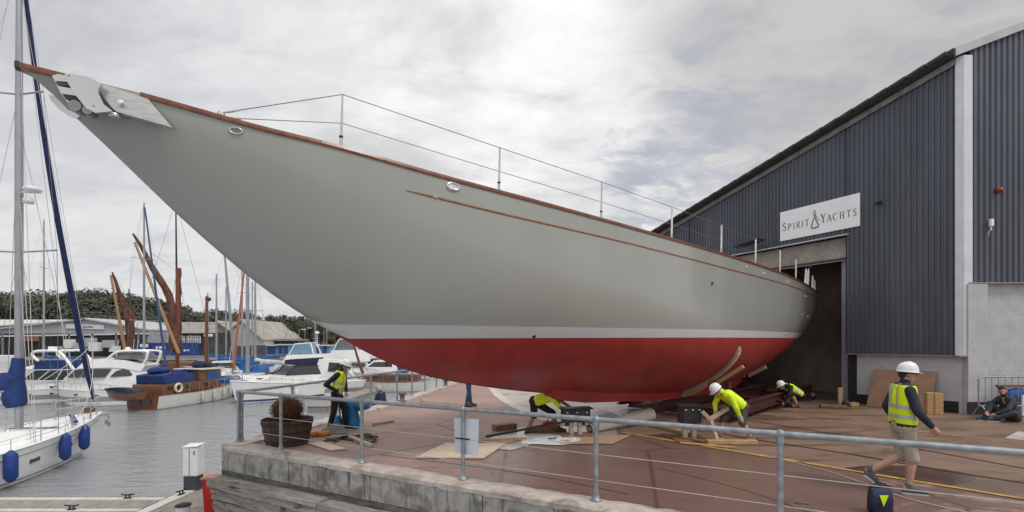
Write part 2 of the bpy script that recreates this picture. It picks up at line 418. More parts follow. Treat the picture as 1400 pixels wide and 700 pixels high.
def strip(name, pts, wd, m, z=.011, jag=0.):
    """a thin painted or set-in line lying on the ground"""
    q = []
    for i in range(len(pts)-1):
        k = max(1, int((pts[i+1]-pts[i]).length/.35)); q += [pts[i].lerp(pts[i+1], j/k) for j in range(k)]
    q.append(pts[-1]); L = []; Rr = []
    for i, p in enumerate(q):
        d = (q[min(i+1, len(q)-1)]-q[max(i-1, 0)]).normalized(); nn = V(-d.y, d.x, 0)
        a, c_ = random.uniform(-jag, jag), random.uniform(-jag, jag)
        L.append(p+nn*(wd/2+a)+V(0, 0, z)); Rr.append(p-nn*(wd/2+c_)+V(0, 0, z))
    return MB().loft([L, Rr], smooth=False).build(name, m, kind='structure', centre=False)
YEL = mat('worn_yellow_paint', (.52, .30, .055), .7, 0, .2, 8, col2=(.22, .13, .075), f2=(.5, .68), s2=3)
TIMBLINE = mat('rusty_kerb_edge', (.33, .185, .09), .75, 0, .3, 6, .2, 30, col2=(.13, .075, .05), f2=(.45, .7), s2=2)
GROOVE = mat('track_groove', (.035, .028, .026), .5, .2, .3)
strip('yellow_line', [Y0, V(3.9, 9.6, 0), V(5.4, 7.95, 0), V(6.9, 6.32, 0), Y1], .10, YEL, jag=.012)
strip('crane_track', [G(1010, 560), G(1043, 566), G(1200, 583.5), G(1400, 607.5), G(1400, 607.5)*1.0+V(2.6, -3.6, 0)], .13, TIMBLINE, jag=.01)
strip('crane_track', [G(985, 568), G(1017, 574), G(1160, 597), G(1400, 641), V(11.6, 3.5, 0)], .07, GROOVE)
strip('crane_track', [G(985, 593), G(1028, 601), G(1160, 621), G(1314, 648), G(1400, 661), V(9.6, 3.6, 0)], .09, GROOVE)
# shallow puddle beside the yellow line
PUD = mat('puddle_water', (.085, .048, .034), .22, 0, .2, 2, spec=.45, rvar=.08)
pp = [G(x, y) for x, y in ((1148, 641), (1190, 637), (1250, 638), (1310, 645), (1334, 652), (1322, 661), (1290, 664), (1240, 657), (1190, 650))]
MB().face([p+V(0, 0, .008) for p in cat_rom(pp+[pp[0]], 4)[:-1]]).build('puddle', PUD, kind='structure', centre=False)
MB().face([p+V(0, 0, .009) for p in (G(1374, 599), G(1392, 590), G(1440, 596), G(1430, 606))]).build('concrete_slab', COPING, kind='structure', centre=False)
SEAM = mat('tar_seam', (.055, .042, .038), .7, 0, .3)
for i, pts_ in enumerate((((436, 604), (540, 590), (660, 577)), ((520, 622), (700, 645), (860, 676)), ((900, 640), (1010, 668), (1120, 705)))):
    strip('tar_seam', cat_rom([G(*q) for q in pts_], 5), .022, SEAM, z=.004, jag=.006)
m = MB(); rnd = random.Random(2)
for i in range(900):
    p = G(rnd.uniform(430, 1400), rnd.uniform(566, 705)); r_ = rnd.uniform(.004, .013)
    if p.x > 9 or (p-rail_line(p.x)).y < .1: continue
    m.add([p+V(r_, 0, .006), p+V(0, r_, .006), p+V(-r_, 0, .006), p+V(0, -r_, .006), p+V(0, 0, .006+r_*.8)], [(0, 1, 4), (1, 2, 4), (2, 3, 4), (3, 0, 4)])
m.build('grit', mat('pale_grit', (.20, .165, .14), .9, 0, .5, 30), kind='stuff', centre=False, fix=False)
# pale curved concrete kerb; wet slab beyond the yacht with its reflection painted pale
SLABSHEEN = mat('slab_painted_sheen', (.40, .34, .30), .45, 0, .15, 2, .15, 30, col2=(.24, .17, .145), f2=(.5, .7), s2=.8)
kerb = cat_rom([G(x, y) for x, y in ((668, 525), (676, 535), (690, 547), (716, 561), (745, 573), (790, 583))], 6)
slab = [p.copy() for p in kerb]+[G(880, 575), G(900, 545), G(700, 520)]
MB().face([p+V(0, 0, .004) for p in slab]).build('slipway_slab', SLABSHEEN, kind='structure', centre=False)
strip('kerb_line', kerb, .34, mat('pale_kerb_concrete', (.55, .50, .44), .8, 0, .12, 5), z=.008, jag=.02)
# wet ground where the sheeting lies, its pale reflection painted into the colour
MB().face([p+V(0, 0, .010) for p in (G(655, 612), G(684, 590), G(722, 584), G(842, 583), G(846, 601), G(790, 608), G(742, 604), G(700, 616))]).build('wet_slab', mat('wet_painted_sheen', (.36, .31, .28), .18, 0, .2, 2, .1, 20, col2=(.20, .15, .13), f2=(.5, .65), s2=1.2), kind='structure', centre=False)

# ------------------------------------------------------------------ quay wall
qw = thing('quay_wall', 'weathered concrete quay wall with decayed timber fenders below the grey railing', 'quay wall', (CORNER.x, CORNER.y, WATER_Z))
def jit_box(p, q, wd, z0, z1, amp=.008, seg=6):
    """a cast block: front face jogged a little, edges worn"""
    m = MB(); a = []; 
    for i in range(seg+1):
        t_ = i/seg; c = p.lerp(q, t_)
        o = [random.uniform(-amp, amp) for _ in range(4)]
        ch = .02
        a.append([c-NQ*wd+V(0, 0, z0), c+NQ*o[0]+V(0, 0, z0), c+NQ*o[1]+V(0, 0, (z0+z1)/2), c+NQ*(o[2])+V(0, 0, z1-ch+o[3]), c+NQ*(o[2]-ch)+V(0, 0, z1+o[3]*.5), c-NQ*wd+V(0, 0, z1)])
    return m.loft(a, closed=True, smooth=False, caps=True)
x = 0.
k = 0
while x < 13.2:
    wl = random.uniform(.96, 1.12)
    off = NQ*random.uniform(-.012, .012)
    p = CORNER+U*(x+.006)+off; q = CORNER+U*(x+wl-.006)+off
    jit_box(p, q, .34, -.46, -.045, .007).build('concrete_panel', CONC, qw)
    x += wl; k += 1
jit_box(CORNER+U*0, CORNER+U*13.4, .42, -.62, -.46, .01, 40).build('footing', mat('dark_damp_concrete', (.12, .112, .10), .9, 0, .3, 5, .6, 20), qw)
# the copings: front and along the harbour side
m = MB(); a = []
for i in range(90):
    c = CORNER+U*(i*.15); e = random.uniform(-.016, .010); e2 = random.uniform(-.02, .02); zt = .034+random.uniform(-.006, .006)
    a.append([c+NQ*(.015+e)+V(0, 0, -.05+random.uniform(-.014, .008)), c+NQ*(.012+e)+V(0, 0, zt-.02), c-NQ*.02+V(0, 0, zt), c-NQ*(.40+e2)+V(0, 0, zt-.004), c-NQ*(.42+e2)+V(0, 0, -.04)])
m.loft(a, closed=True, smooth=False, caps=True).build('coping', COPING, qw)
m = MB(); a = []
pts = cat_rom(EDGE_L[:6], 10)
for i, c in enumerate(pts):
    d = (pts[min(i+1, len(pts)-1)]-pts[max(i-1, 0)]).normalized(); r_ = V(d.y, -d.x, 0); e = random.uniform(-.01, .01)
    a.append([c+V(0, 0, -.3), c+V(0, 0, .05), c+r_*(.48+e)+V(0, 0, .05), c+r_*(.50+e)+V(0, 0, -.02)])
m.loft(a, closed=True, smooth=False, caps=True).build('coping', COPING, qw)
m = MB()
for i in range(len(EDGE_L)-1):
    p, q = EDGE_L[i], EDGE_L[i+1]; d = (q-p).normalized(); r_ = V(d.y, -d.x, 0)
    m.face([p+r_*.01+V(0, 0, -.2), q+r_*.01+V(0, 0, -.2), q+r_*.01+V(0, 0, -2.4), p+r_*.01+V(0, 0, -2.4)])
m.build('wall_face', CONC, qw)
m = MB(); m.face([CORNER-NQ*.3+V(0, 0, -.5), CORNER+U*13.4-NQ*.3+V(0, 0, -.5), CORNER+U*13.4-NQ*.3+V(0, 0, -2.4), CORNER-NQ*.3+V(0, 0, -2.4)])
m.build('wall_face', mat('dark_damp_concrete', (.1, .1, .1)), qw)
def rough_beam(p, q, wd, ht, amp=.02, seg=30, ns=14):
    """a decayed baulk: long splits and hollows that run with the grain"""
    d = (q-p).normalized(); y = V(0, 0, 1).cross(d).normalized(); z = d.cross(y); rings = []; Lb = (q-p).length
    ph = [(random.uniform(0, 6), random.uniform(.5, 1.3), random.uniform(0, 6), random.uniform(2, 4)) for _ in range(ns)]; slit = [random.random() < .3 for _ in range(ns)]
    for i in range(seg+1):
        t_ = i/seg; c = p.lerp(q, t_); rg = []; x_ = t_*Lb
        for k in range(ns):
            a = 2*math.pi*(k+.5)/ns; ca, sa = math.cos(a), math.sin(a); g = max(abs(ca), abs(sa)); f1, w1, f2, w2 = ph[k]
            o = amp*(math.sin(f1+x_*w1)*.9+math.sin(f2+x_*w2)*.45+random.uniform(-.25, .25))-(amp*1.5 if slit[k] and math.sin(f2+x_*w1) > -.3 else 0)
            e = .02*math.sin(f1*3) if i in (0, seg) else 0
            rg.append(c+y*(ca/g*wd/2+o*ca)+z*(sa/g*ht/2+o*sa)+d*e)
        rings.append(rg)
    return MB().loft(rings, closed=True, smooth=False, caps=True)
L0 = CORNER+NQ*.10
for (a0, a1, o, z, wd, ht) in ((-.02, 3.1, .02, -.66, .34, .19), (3.13, 7.4, .015, -.67, .32, .18), (7.43, 13, .015, -.67, .32, .19), (.03, 2.2, .00, -.88, .30, .2), (2.25, 6.3, -.01, -.89, .28, .2), (6.35, 13, -.01, -.89, .28, .2),
                              (.05, 4.6, -.03, -1.12, .26, .22), (4.64, 13, -.03, -1.12, .26, .22)):
    rough_beam(L0+U*a0+NQ*o+V(0, 0, z), L0+U*a1+NQ*o+V(0, 0, z), wd, ht, .017, int((a1-a0)*12), 12).build('timber_fender', ROTWOOD, qw)
x = -.1
while x < 12.8:
    wd = random.uniform(.32, .7)
    jit_box(L0+U*x-NQ*.04, L0+U*(x+wd-.03)-NQ*.04, .3, -1.62, -1.27, .02, 4).build('stone_block', CONC, qw); x += wd
for i in range(7):
    c = L0+U*(.05+i*1.9)-NQ*.05; rough_beam(c+V(0, 0, -2.5), c+V(0, 0, -.6), .3, .3, .02, 14).build('timber_pile', ROTWOOD, qw)

# ------------------------------------------------------------------ railings
def railing(name, label, pts, rise, wires, group=None, rr=.034, knuckle=True, back=False):
    t_ = thing(name, label, 'railing', pts[0], group)
    tops = [p+V(0, 0, rise) for p in pts]
    MB().tube(tops, rr, 12).build('top_rail', GALV, t_)
    for p in pts:
        m = MB().tube([p+V(0, 0, .03), p+V(0, 0, rise-.02)], rr*.92, 12)
        m.lathe([(.075, .035), (.075, .05), (rr+.012, .06), (rr+.01, .11)], p, 14)
        post = m.build('post', GALV, t_)
        if knuckle:
            MB().ell(p+V(0, 0, rise), (rr*1.5, rr*1.5, rr*1.45), nu=14, nv=10).lathe([(rr*1.32, rise-.10), (rr*1.32, rise-.02)], p, 14).build('rail_joint', GALV, post)
    for h, sag in wires:
        m = MB()
        for i in range(len(pts)-1):
            a, c = pts[i]+V(0, 0, h), pts[i+1]+V(0, 0, h)
            m.tube([a.lerp(c, k/8)-V(0, 0, sag*4*(k/8)*(1-k/8)) for k in range(9)], .0055, 5)
        m.build('guard_wire', mat('pale_guard_wire', (.50, .47, .44), .6), t_)
    return t_
fp = [rail_line(x) for x in (-5.71, -4.51, -2.61, -.75, 1.11, 2.98, 4.85, 6.7)]
front_rail = railing('quay_railing', 'grey galvanised railing along the front quay edge with two guard wires', fp, 1.1, ((.64, .0), (.30, .0)))
bp = [rail_line(-5.71)+V(0, 0.001, 0), V(-5.30, 11.3, 0), V(-4.92, 13.1, 0), V(-4.52, 15.0, 0), V(-4.15, 16.9, 0), V(-3.93, 18.4, 0), V(-3.72, 20, 0), V(-3.5, 21.7, 0), V(-3.28, 23.3, 0), V(-3.05, 25, 0), V(-2.75, 27.2, 0), V(-2.4, 29.6, 0), V(-2.0, 32.4, 0)]
bp2 = [bp[0]+V(.03, .07, 0)]+bp[1:]
railing('quay_railing', 'grey galvanised railing running back along the harbour side of the quay', bp2, 1.1, ((.55, 0),))
# the paper notice tied to the railing
def paper():
    p = rail_line(-.75); t_ = thing('paper_notice', 'blank white sheet tied to a railing post with a dark cable tie', 'notice', (p.x, p.y, .42))
    n_ = NQ; M = [[], [], []]
    c = p+n_*-.045
    vs = []
    for i in range(9):
        col = []
        for j in range(9):
            u_, v_ = i/8-.5, j/8
            bulge = .02*math.cos(u_*3)+.012*math.sin(v_*3+u_*4)
            col.append(c+U*(u_*.44+.015)+V(0, 0, .40+v_*.55)+n_*(bulge-.02))
        vs.append(col)
    m = MB().loft(vs, smooth=True); m.loft([[p_-n_*.004 for p_ in r_] for r_ in vs], smooth=True)
    m.build('sheet', mat('white_notice_board', (.62, .66, .73), .5, 0, .03, 4), t_)
    MB().box(c+V(0, 0, .655)+n_*.085+U*.02, (.26, .012, .022), math.atan2(U.y, U.x)).build('cable_tie', BLACK, t_)
paper()
# ------------------------------------------------------------------ the big yacht
YB = V(-5.07, 4.846, 0); YD = V(.7416, .672, 0).normalized(); YN = V(YD.y, -YD.x, 0)       # bow tip in plan, towards the stern, towards the camera side
S_B = ([0, .5, 1, 2, 2.94, 5.4, 7.75, 10, 12, 15, 18.6, 21, 22], [.03, .24, .45, .79, 1.05, 1.42, 1.68, 1.83, 1.9, 1.88, 1.70, 1.48, 1.36])
S_H = ([0, .95, 1.99, 2.95, 4.28, 5.54, 7.63, 9.89, 12.22, 14.4, 16.56, 18.48, 20.23, 22.03], [4.985, 4.861, 4.717, 4.645, 4.556, 4.503, 4.434, 4.381, 4.352, 4.335, 4.318, 4.285, 4.233, 4.138])
S_K = ([0, .24, .41, .69, 1.01, 1.37, 1.76, 2.18, 2.65, 3.17, 3.74, 4.38, 5.1, 6.29, 7.36, 8.6, 10, 12, 14, 16, 18, 20, 21, 22], [4.95, 4.75, 4.57, 4.30, 3.98, 3.63, 3.28, 2.93, 2.60, 2.29, 1.97, 1.69, 1.48, 1.25, 1.09, .94, .80, .66, .60, .66, .88, 1.28, 1.58, 2.0])
S_P = ([0, 2, 5, 8, 12, 16, 20, 22], [1.3, 1.6, 2.8, 4.3, 6, 5.6, 3.8, 2.9])
S_E = ([0, 5, 10, 14, 22], [1, 1, 1.2, 1.28, 1.05])
W_L = ([3, 5.5, 8.4, 12.7, 20.9, 22.4], [2.172, 2.194, 2.222, 2.259, 2.322, 2.335])
W_T = ([2.6, 5.5, 8.4, 12.7, 20.9, 22.4], [2.385, 2.395, 2.412, 2.455, 2.489, 2.5])
def y_b(s): return ips(s, *S_B)
def y_h(s): return ips(s, *S_H)
def y_k(s): return ips(s, *S_K)
def y_half(s, z):
    hk, hs = y_k(s), y_h(s); v = max(0., min(1., (z-hk)/max(hs-hk, 1e-3)))
    f = (1-(1-v)**ip(s, *S_P))**ip(s, *S_E)
    return max(y_b(s)*f, .018 if z > hk+.02 else .0)
def yp(s, off, z): return YB+YD*s+YN*off+V(0, 0, z)
def y_side(s, z, out=0., side=1):
    """point on the shell at station s and height z, moved outwards"""
    return yp(s, side*(y_half(s, z)+out), z)
yacht = thing('sailing_yacht', 'large new grey and red sailing yacht hull standing on a cradle outside the shed', 'yacht', (yp(11, 0, 0)))
st = [0, .12, .24, .41, .55, .69, .85, 1.01, 1.2, 1.37, 1.56, 1.76, 1.97, 2.18, 2.4, 2.65, 2.9, 3.17, 3.45, 3.74, 4.05, 4.38, 4.74, 5.1]
while st[-1] < 21.9: st.append(round(st[-1]+.42, 3))
st = [s for s in st if s < 21.75]+[21.8, 22.0]
def tail(s, q):
    """round the stern off: stations past 22 shrink"""
    return q
def zone(name, lo, hi, rows, m):
    mb = MB()
    for side in (1, -1):
        rings = []
        for s in st:
            a, c = lo(s), hi(s)
            rings.append([yp(s, side*y_half(s, a+(c-a)*(k/rows)**1.0), a+(c-a)*k/rows) for k in range(rows+1)])
        # rounded stern
        for e, sc in ((.14, .95), (.24, .84), (.31, .66), (.35, .40), (.36, 0)):
            s = 22.0; a, c = lo(s), hi(s); zm = y_k(22)+.9
            rg = []
            for k in range(rows+1):
                z = a+(c-a)*k/rows; rk = max(0, 1-max(0, (zm-z)/1.1)**2*.5)
                rg.append(yp(s+e*rk-.28*(z-3)*.18, side*y_half(s, z)*sc, z))
            rings.append(rg)
        keep = MB().loft(rings)
        for q in keep.f:
            pts = [keep.v[i] for i in q]
            if (pts[0]-pts[2]).cross(pts[1]-pts[3]).length > 1e-5: mb.add(pts, [(0, 1, 2, 3)], 0, True)
    me_m = mb
    o = me_m.build(name, m, yacht)
    bm = bmesh.new(); bm.from_mesh(o.data); bmesh.ops.remove_doubles(bm, verts=bm.verts, dist=.0008); bmesh.ops.recalc_face_normals(bm, faces=bm.faces); bm.to_mesh(o.data); bm.free()
    for p in o.data.polygons: p.use_smooth = True
    return o
def haze_paint(t, oc, cc): return cc
HULLGREY = mat('grey_hull_paint', (.325, .330, .303), .2, 0, .03, .7, .8, .9, coat=.5, spec=.5)
BOOT = mat('pale_grey_boot_stripe', (.56, .57, .58), .3, 0, .03, 1, coat=.2)
REDP = mat('red_antifouling', (.335, .034, .031), .42, 0, .10, 2.2, .08, 25, spec=.45, col2=(.25, .028, .028), f2=(.45, .7), s2=1.1, rvar=.08)
kz = lambda s: y_k(s); wz = lambda s: max(y_k(s), ip(s, *W_L)); bz = lambda s: max(y_k(s), ip(s, *W_T)); hz_ = lambda s: y_h(s)
zone('hull_bottom', kz, wz, 16, REDP)
zone('boot_stripe', wz, bz, 2, BOOT)
topsides = zone('topsides', bz, hz_, 22, HULLGREY)
# deck with camber
m = MB(); rings = []
for s in st: rings.append([yp(s, (k/4-1)*(y_b(s)-.03), y_h(s)-.03+.05*(1-(k/4-1)**2)) for k in range(9)])
m.loft(rings).build('deck', TEAK, yacht)
m = MB(); rings = []
for s in [6.5, 6.8, 9, 12, 15, 17.5, 17.8]:
    hw = .95 if 6.6 < s < 17.7 else .8; hh = .28 if 6.6 < s < 17.7 else .02
    rings.append([yp(s, -hw, y_h(s)), yp(s, -hw+.08, y_h(s)+hh), yp(s, 0, y_h(s)+hh+.05), yp(s, hw-.08, y_h(s)+hh), yp(s, hw, y_h(s))])
m.loft(rings, smooth=False, caps=True).build('coachroof', WHITE, yacht)
# toe rail: varnished timber, both sides; broken at the bow fitting on this side
def toe(side, s0, s1):
    rings = []; n = max(3, int((s1-s0)/.25))
    for i in range(n+1):
        s = s0+(s1-s0)*i/n; b_ = y_b(s); h = y_h(s)
        o, ih = .022, .055
        rings.append([yp(s, side*(b_+o-.004), h-.052), yp(s, side*(b_+o), h-.03), yp(s, side*(b_+o-.008), h+.006), yp(s, side*(b_-.03), h+.008), yp(s, side*(b_-.045), h-.05)])
    MB().loft(rings, closed=True, smooth=False, caps=True).build('toe_rail', VARN, yacht)
toe(1, -.02, .42); toe(1, .93, 22.05); toe(-1, -.02, 22.05)
MB().box(yp(-.03, 0, y_h(0)-.02), (.05, .09, .08), math.atan2(YD.y, YD.x), bev=.02).build('stem_cap', DARKSTEEL, yacht)
rings = [[yp(22.05+.3*(1-(k/6-1)**2), (k/6-1)*y_b(22), y_h(22)-.05+j) for k in range(13)] for j in (0, .06)]
MB().loft(rings, smooth=False).build('toe_rail', VARN, yacht)
# varnished cove line
C_V = ([3.8, 5.54, 8.86, 10.81, 12.69, 18.2, 22], [4.231, 4.146, 4.058, 4.015, 3.985, 3.985, 3.93])
for side in (1, -1):
    for a, c in ((3.78, 4.18), (4.26, 21.9)):
        rings = []; n = max(5, int((c-a)/.22))
        for i in range(n+1):
            s = a+(c-a)*i/n; z = ips(s, *C_V); hh = .016*min(1, max(.12, (s-3.78)/.3))
            rings.append([y_side(s, z-hh, .003, side), y_side(s, z-hh*.6, .011, side), y_side(s, z+hh*.6, .011, side), y_side(s, z+hh, .003, side)])
        MB().loft(rings, smooth=False).build('cove_line', mat('gilded_cove_varnish', (.25, .095, .03), .3, 0, .25, 8, coat=.4), yacht)
    MB().ell(y_side(4.22, ips(4.22, *C_V), .004, side), (.03, .03, .012)).build('cove_stud', STEEL, yacht)
# hull fittings on this side
def pad(s, z, w_, h_, m, name, thick=.012, inner=None, side=1):
    p = y_side(s, z, 0, side); a = (y_side(s+.05, z, 0, side)-y_side(s-.05, z, 0, side)).normalized(); up = (y_side(s, z+.05, 0, side)-y_side(s, z-.05, 0, side)).normalized()
    n_ = a.cross(up)*1.0
    if n_.dot(YN*side) < 0: n_ = -n_
    def ring(k, e): return [p+a*(w_*k*math.cos(x_))+up*(h_*k*math.sin(x_))+n_*e for x_ in [2*math.pi*i/20 for i in range(20)]]
    o = MB().loft([ring(1, -.01), ring(1, thick*.6), ring(.9, thick), ring(.74, thick), ring(.68, thick*.3)], closed=True).build(name, m, yacht)
    if inner: MB().loft([ring(.7, thick*.35), ring(.1, thick*.36)], closed=True).build('opening', inner, o)
    return p, a, up, n_
pad(1.80, 4.615, .078, .042, STEEL, 'fairlead', .02, mat('fairlead_grille', (.28, .25, .23), .5, .4))
p, a, up, n_ = pad(4.49, 4.415, .115, .062, CHROME, 'fairlead', .03, mat('pale_fairlead_lens', (.75, .76, .78), .2))
for s, z, r_ in ((11.6, 3.55, .035), (13.6, 4.17, .04), (14.9, 4.12, .04), (19.6, 3.80, .04), (20.3, 3.1, .035), (19.2, 3.12, .035), (17.2, 4.1, .03), (6.38, 2.232, .028), (17.4, 2.42, .07)):
    pad(s, z, r_, r_ if s != 17.4 else .02, STEEL if s > 12 else DARKSTEEL, 'skin_fitting', .02, DARKSTEEL)
# anchor fitting at the bow: two cheeks, rollers, cover plate
pa = (y_side(.35, 4.72, .05)); pb = y_side(1.35, 4.72, .05)
AD = (pb-pa); AD.z = 0; AD.normalize(); AN = V(AD.y, -AD.x, 0)
if AN.dot(YN) < 0: AN = -AN
def onp(px, py, off=0.):
    """photo pixel carried to the vertical plane of the bow fitting"""
    o = pa+AN*off; k = V((px-700)/F, 1, (HZ-py)/F); q = V(0, 0, EYE)
    t_ = (o-q).dot(AN)/k.dot(AN); return q+k*t_
af = MB()
cheek = [(88, 101), (96, 100.5), (120, 105), (139, 114.5), (134, 122), (134, 128), (141, 142), (154, 152), (130, 154), (118, 148), (104, 131), (93, 114)]
MB().prism([onp(x, y, .17) for x, y in cheek], AN*-.022).build('cheek_plate', STEEL, yacht)
MB().prism([onp(x, y, .10) for x, y in ((71, 103), (80, 101), (92, 104), (108, 128), (126, 150), (112, 152), (97, 146), (82, 126))], AN*-.02).build('cheek_plate', STEEL, yacht)
MB().prism([onp(x, y, -.10) for x, y in ((66, 129), (70, 138), (80, 149), (92, 157), (105, 162), (110, 158), (92, 146), (78, 132))], AN*-.02).build('cheek_plate', STEEL, yacht)
for q, mm in ((((71, 104), (90, 105), (94, 112), (76, 110.5)), STEEL), (((75, 111.5), (94, 114), (97, 118), (78, 115.5)), mat('brown_nylon_pad', (.09, .045, .03), .5)), (((79, 117.5), (99, 121), (105, 131), (85, 128)), STEEL), (((85, 128.5), (105, 132), (109, 137), (89, 134.5)), DARKSTEEL)):
    MB().prism([onp(x, y, .145) for x, y in q], AN*-.03).build('cross_bar', mm, yacht)
cover = [(136, 114), (150, 118), (202, 135), (235, 174), (160, 153), (152, 146), (142, 134), (135, 121)]
MB().prism([onp(x, y, .085) for x, y in cover], AN*-.09).build('cover_plate', mat('brushed_steel', (.56, .56, .545), .34, .75, .12, 6, .06, 40, (1, 1, 6)), yacht)
MB().lathe([(0, .05), (.022, .05), (.03, .044), (.03, 0)], onp(166, 142, .085), 16, axis=AN).build('pivot_bolt', CHROME, yacht)
MB().tube([onp(102, 144, .15), onp(102, 144, .15)-AN*.12], .058, 18).build('anchor_roller', mat('dull_roller_steel', (.30, .30, .295), .45, .8), yacht)
MB().tube([onp(119, 150, .15), onp(119, 150, .15)-AN*.12], .046, 16).build('anchor_roller', mat('dull_roller_steel', (.30, .30, .295)), yacht)
MB().lathe([(.05, 0), (.062, .012), (.062, .03), (.04, .04)], onp(157, 157, .04)-V(0, 0, .03), 16).build('bearing_cup', CHROME, yacht)
for (x, y) in ((94, 103), (128, 145)): MB().ell(onp(x, y, .172), .007).build('rivet', DARKSTEEL, yacht)
# stanchions and life lines, both sides
S_ST = [2.94, 5.33, 7.63, 9.92, 12.2, 14.4, 16.56, 18.4]
STAN = mat('stanchion_steel', (.55, .55, .54), .35, .6, .1)
COVERED = mat('white_protective_sleeve', (.78, .78, .76), .7)
tops = {1: [], -1: []}; mids = {1: [], -1: []}
for side in (1, -1):
    for i, s in enumerate(S_ST):
        p = yp(s, side*(y_b(s)-.05), y_h(s)); lean = YD*.02*i
        q = p+V(0, 0, .70)+YD*.02
        m = MB().tube([p, p+V(0, 0, .12)], .021, 8); m.tube([p+V(0, 0, .08), q], [.017, .013], 8)
        sleeve = side == 1 and i >= 3
        o = m.build('stanchion', STAN, yacht)
        if sleeve: MB().tube([p, p.lerp(q, .78 if i == 3 else .98)], .020, 8).build('sleeve', COVERED, o)
        else: MB().lathe([(.024, .13), (.028, .14), (.024, .155)], p, 8).build('collar', DARKSTEEL, o)
        MB().ell(q, .017).build('cap', STAN, o)
        tops[side].append(q); mids[side].append(p.lerp(q, .46))
    e1 = yp(1.70, side*(y_b(1.7)-.06), y_h(1.7)+.075); e2 = yp(1.72, side*(y_b(1.72)-.1), y_h(1.72)+.03)
    endp = yp(20.2, side*(y_b(20.2)-.05), y_h(20.2)+.66); endm = yp(20.2, side*(y_b(20.2)-.05), y_h(20.2)+.3)
    MB().tube([e1]+tops[side]+[endp], .0055, 6).build('life_line', WIRE, yacht)
    MB().tube([e2]+mids[side]+[endm], .0048, 6).build('life_line', WIRE, yacht)
    # turnbuckles at the forward end
    for e, dst in ((e1, tops[side][0]), (e2, mids[side][0])):
        d = (dst-e).normalized()
        o = MB().tube([e-d*.02, e+d*.16], .011, 8).tube([e+d*.03, e+d*.10], .016, 8).build('turnbuckle', STAN, yacht)
        MB().tube([e-d*.06+V(.02*math.cos(x_), 0, .02*math.sin(x_)) for x_ in [i*.785 for i in range(8)]], .006, 6, closed=True).build('shackle', STAN, o)
    MB().tube([e1, e1+V(-.03, 0, -.075)], .01, 6).build('eye_post', STAN, yacht)
# wrapped pushpit posts at the stern
for s, side, hh, ln in ((20.0, 1, .62, .03), (20.35, 1, .66, .05), (21.4, 1, .6, .0), (21.9, 1, .5, .0), (21.9, -1, .5, 0), (20.3, -1, .66, 0)):
    p = yp(s, side*(y_b(s)-.08), y_h(s)); q = p+V(ln, 0, hh)
    o = MB().tube([p, q], .016, 8).build('pushpit_post', STAN, yacht)
    MB().tube([p, p.lerp(q, .3), p.lerp(q, .6), p.lerp(q, .95)], [.05, .045, .04, .03], 8).build('sleeve', COVERED, o)
    if hh > .63: MB().tube([q, q+V(.1, .05, .1), q+V(.16, .05, .08)], .02, 6).build('blue_tie', BLUECLOTH2, o)
MB().box(yp(17.9, y_b(17.9)-.35, y_h(17.9)+.1), (.4, .25, .12), math.atan2(YD.y, YD.x), bev=.03).build('deck_vent', WHITE, yacht)
# ------------------------------------------------------------------ boat shed
def tpx(px):
    k = (px-700)/F; return (J.x-k*J.y)/(k*FD.y-FD.x)
def fp_(t_, z, out=0.): return J+FD*t_+FN*out+V(0, 0, z)
def hpx(px, py): return EYE-(py-HZ)/F*(J+FD*tpx(px)).y
T_R, T_L, DOOR_L, HEAD = -2.66, 9.24, 7.2, 5.98
def roof_z(t_): return 10.80-(t_+2.6)*.240
CLAD = mat('blue_grey_steel_cladding', (.086, .095, .120), .42, .1, .14, 1.2, stretch=(1, 1, .2), col2=(.13, .138, .158), f2=(.48, .75), s2=.9, rvar=.06)
TRIM = mat('pale_grey_steel_trim', (.66, .67, .71), .45, 0, .06, 3, extra=streaks((.50, .52, .56), .55, .75, (6, 6, .5)))
FLASH = mat('grey_flashing', (.30, .30, .29), .5, .2, .1)
GUT = mat('weathered_dark_roof_edge', (.045, .043, .040), .8, 0, .3, 4, .3, 10)
brick_m = bpy.data.materials.new('painted_grey_brick'); brick_m.use_nodes = True
t = NT(brick_m.node_tree); b = t.n['Principled BSDF']; oc = t.new('ShaderNodeTexCoord').outputs['Object']
sp = t.new('ShaderNodeSeparateXYZ'); t.set(sp.inputs[0], oc); cm = t.new('ShaderNodeCombineXYZ')
t.set(cm.inputs[0], t.math('ADD', sp.outputs[0], t.math('MULTIPLY', sp.outputs[1], .9))); t.set(cm.inputs[1], sp.outputs[2])
cc = t.mix(t.ramp(t.noise(oc, 3, 5), .35, .65), (.45, .455, .48), (.51, .515, .535)); cc = t.mix(t.math('MULTIPLY', t.ramp(t.noise(oc, 1.2, 6, .65, 1), .55, .72), .3), cc, (.35, .35, .365))
t.set(b.inputs['Base Color'], cc); b.inputs['Roughness'].default_value = .7
bn = t.new('ShaderNodeBump'); bn.inputs['Strength'].default_value = .25; bn.inputs['Distance'].default_value = .005
t.set(bn.inputs['Height'], t.noise(oc, 20, 4)); t.l.new(bn.outputs[0], b.inputs['Normal'])
shed = thing('boat_shed', 'large boat shed clad in dark blue grey corrugated steel with its tall door open', 'shed', (J.x, J.y, 0))
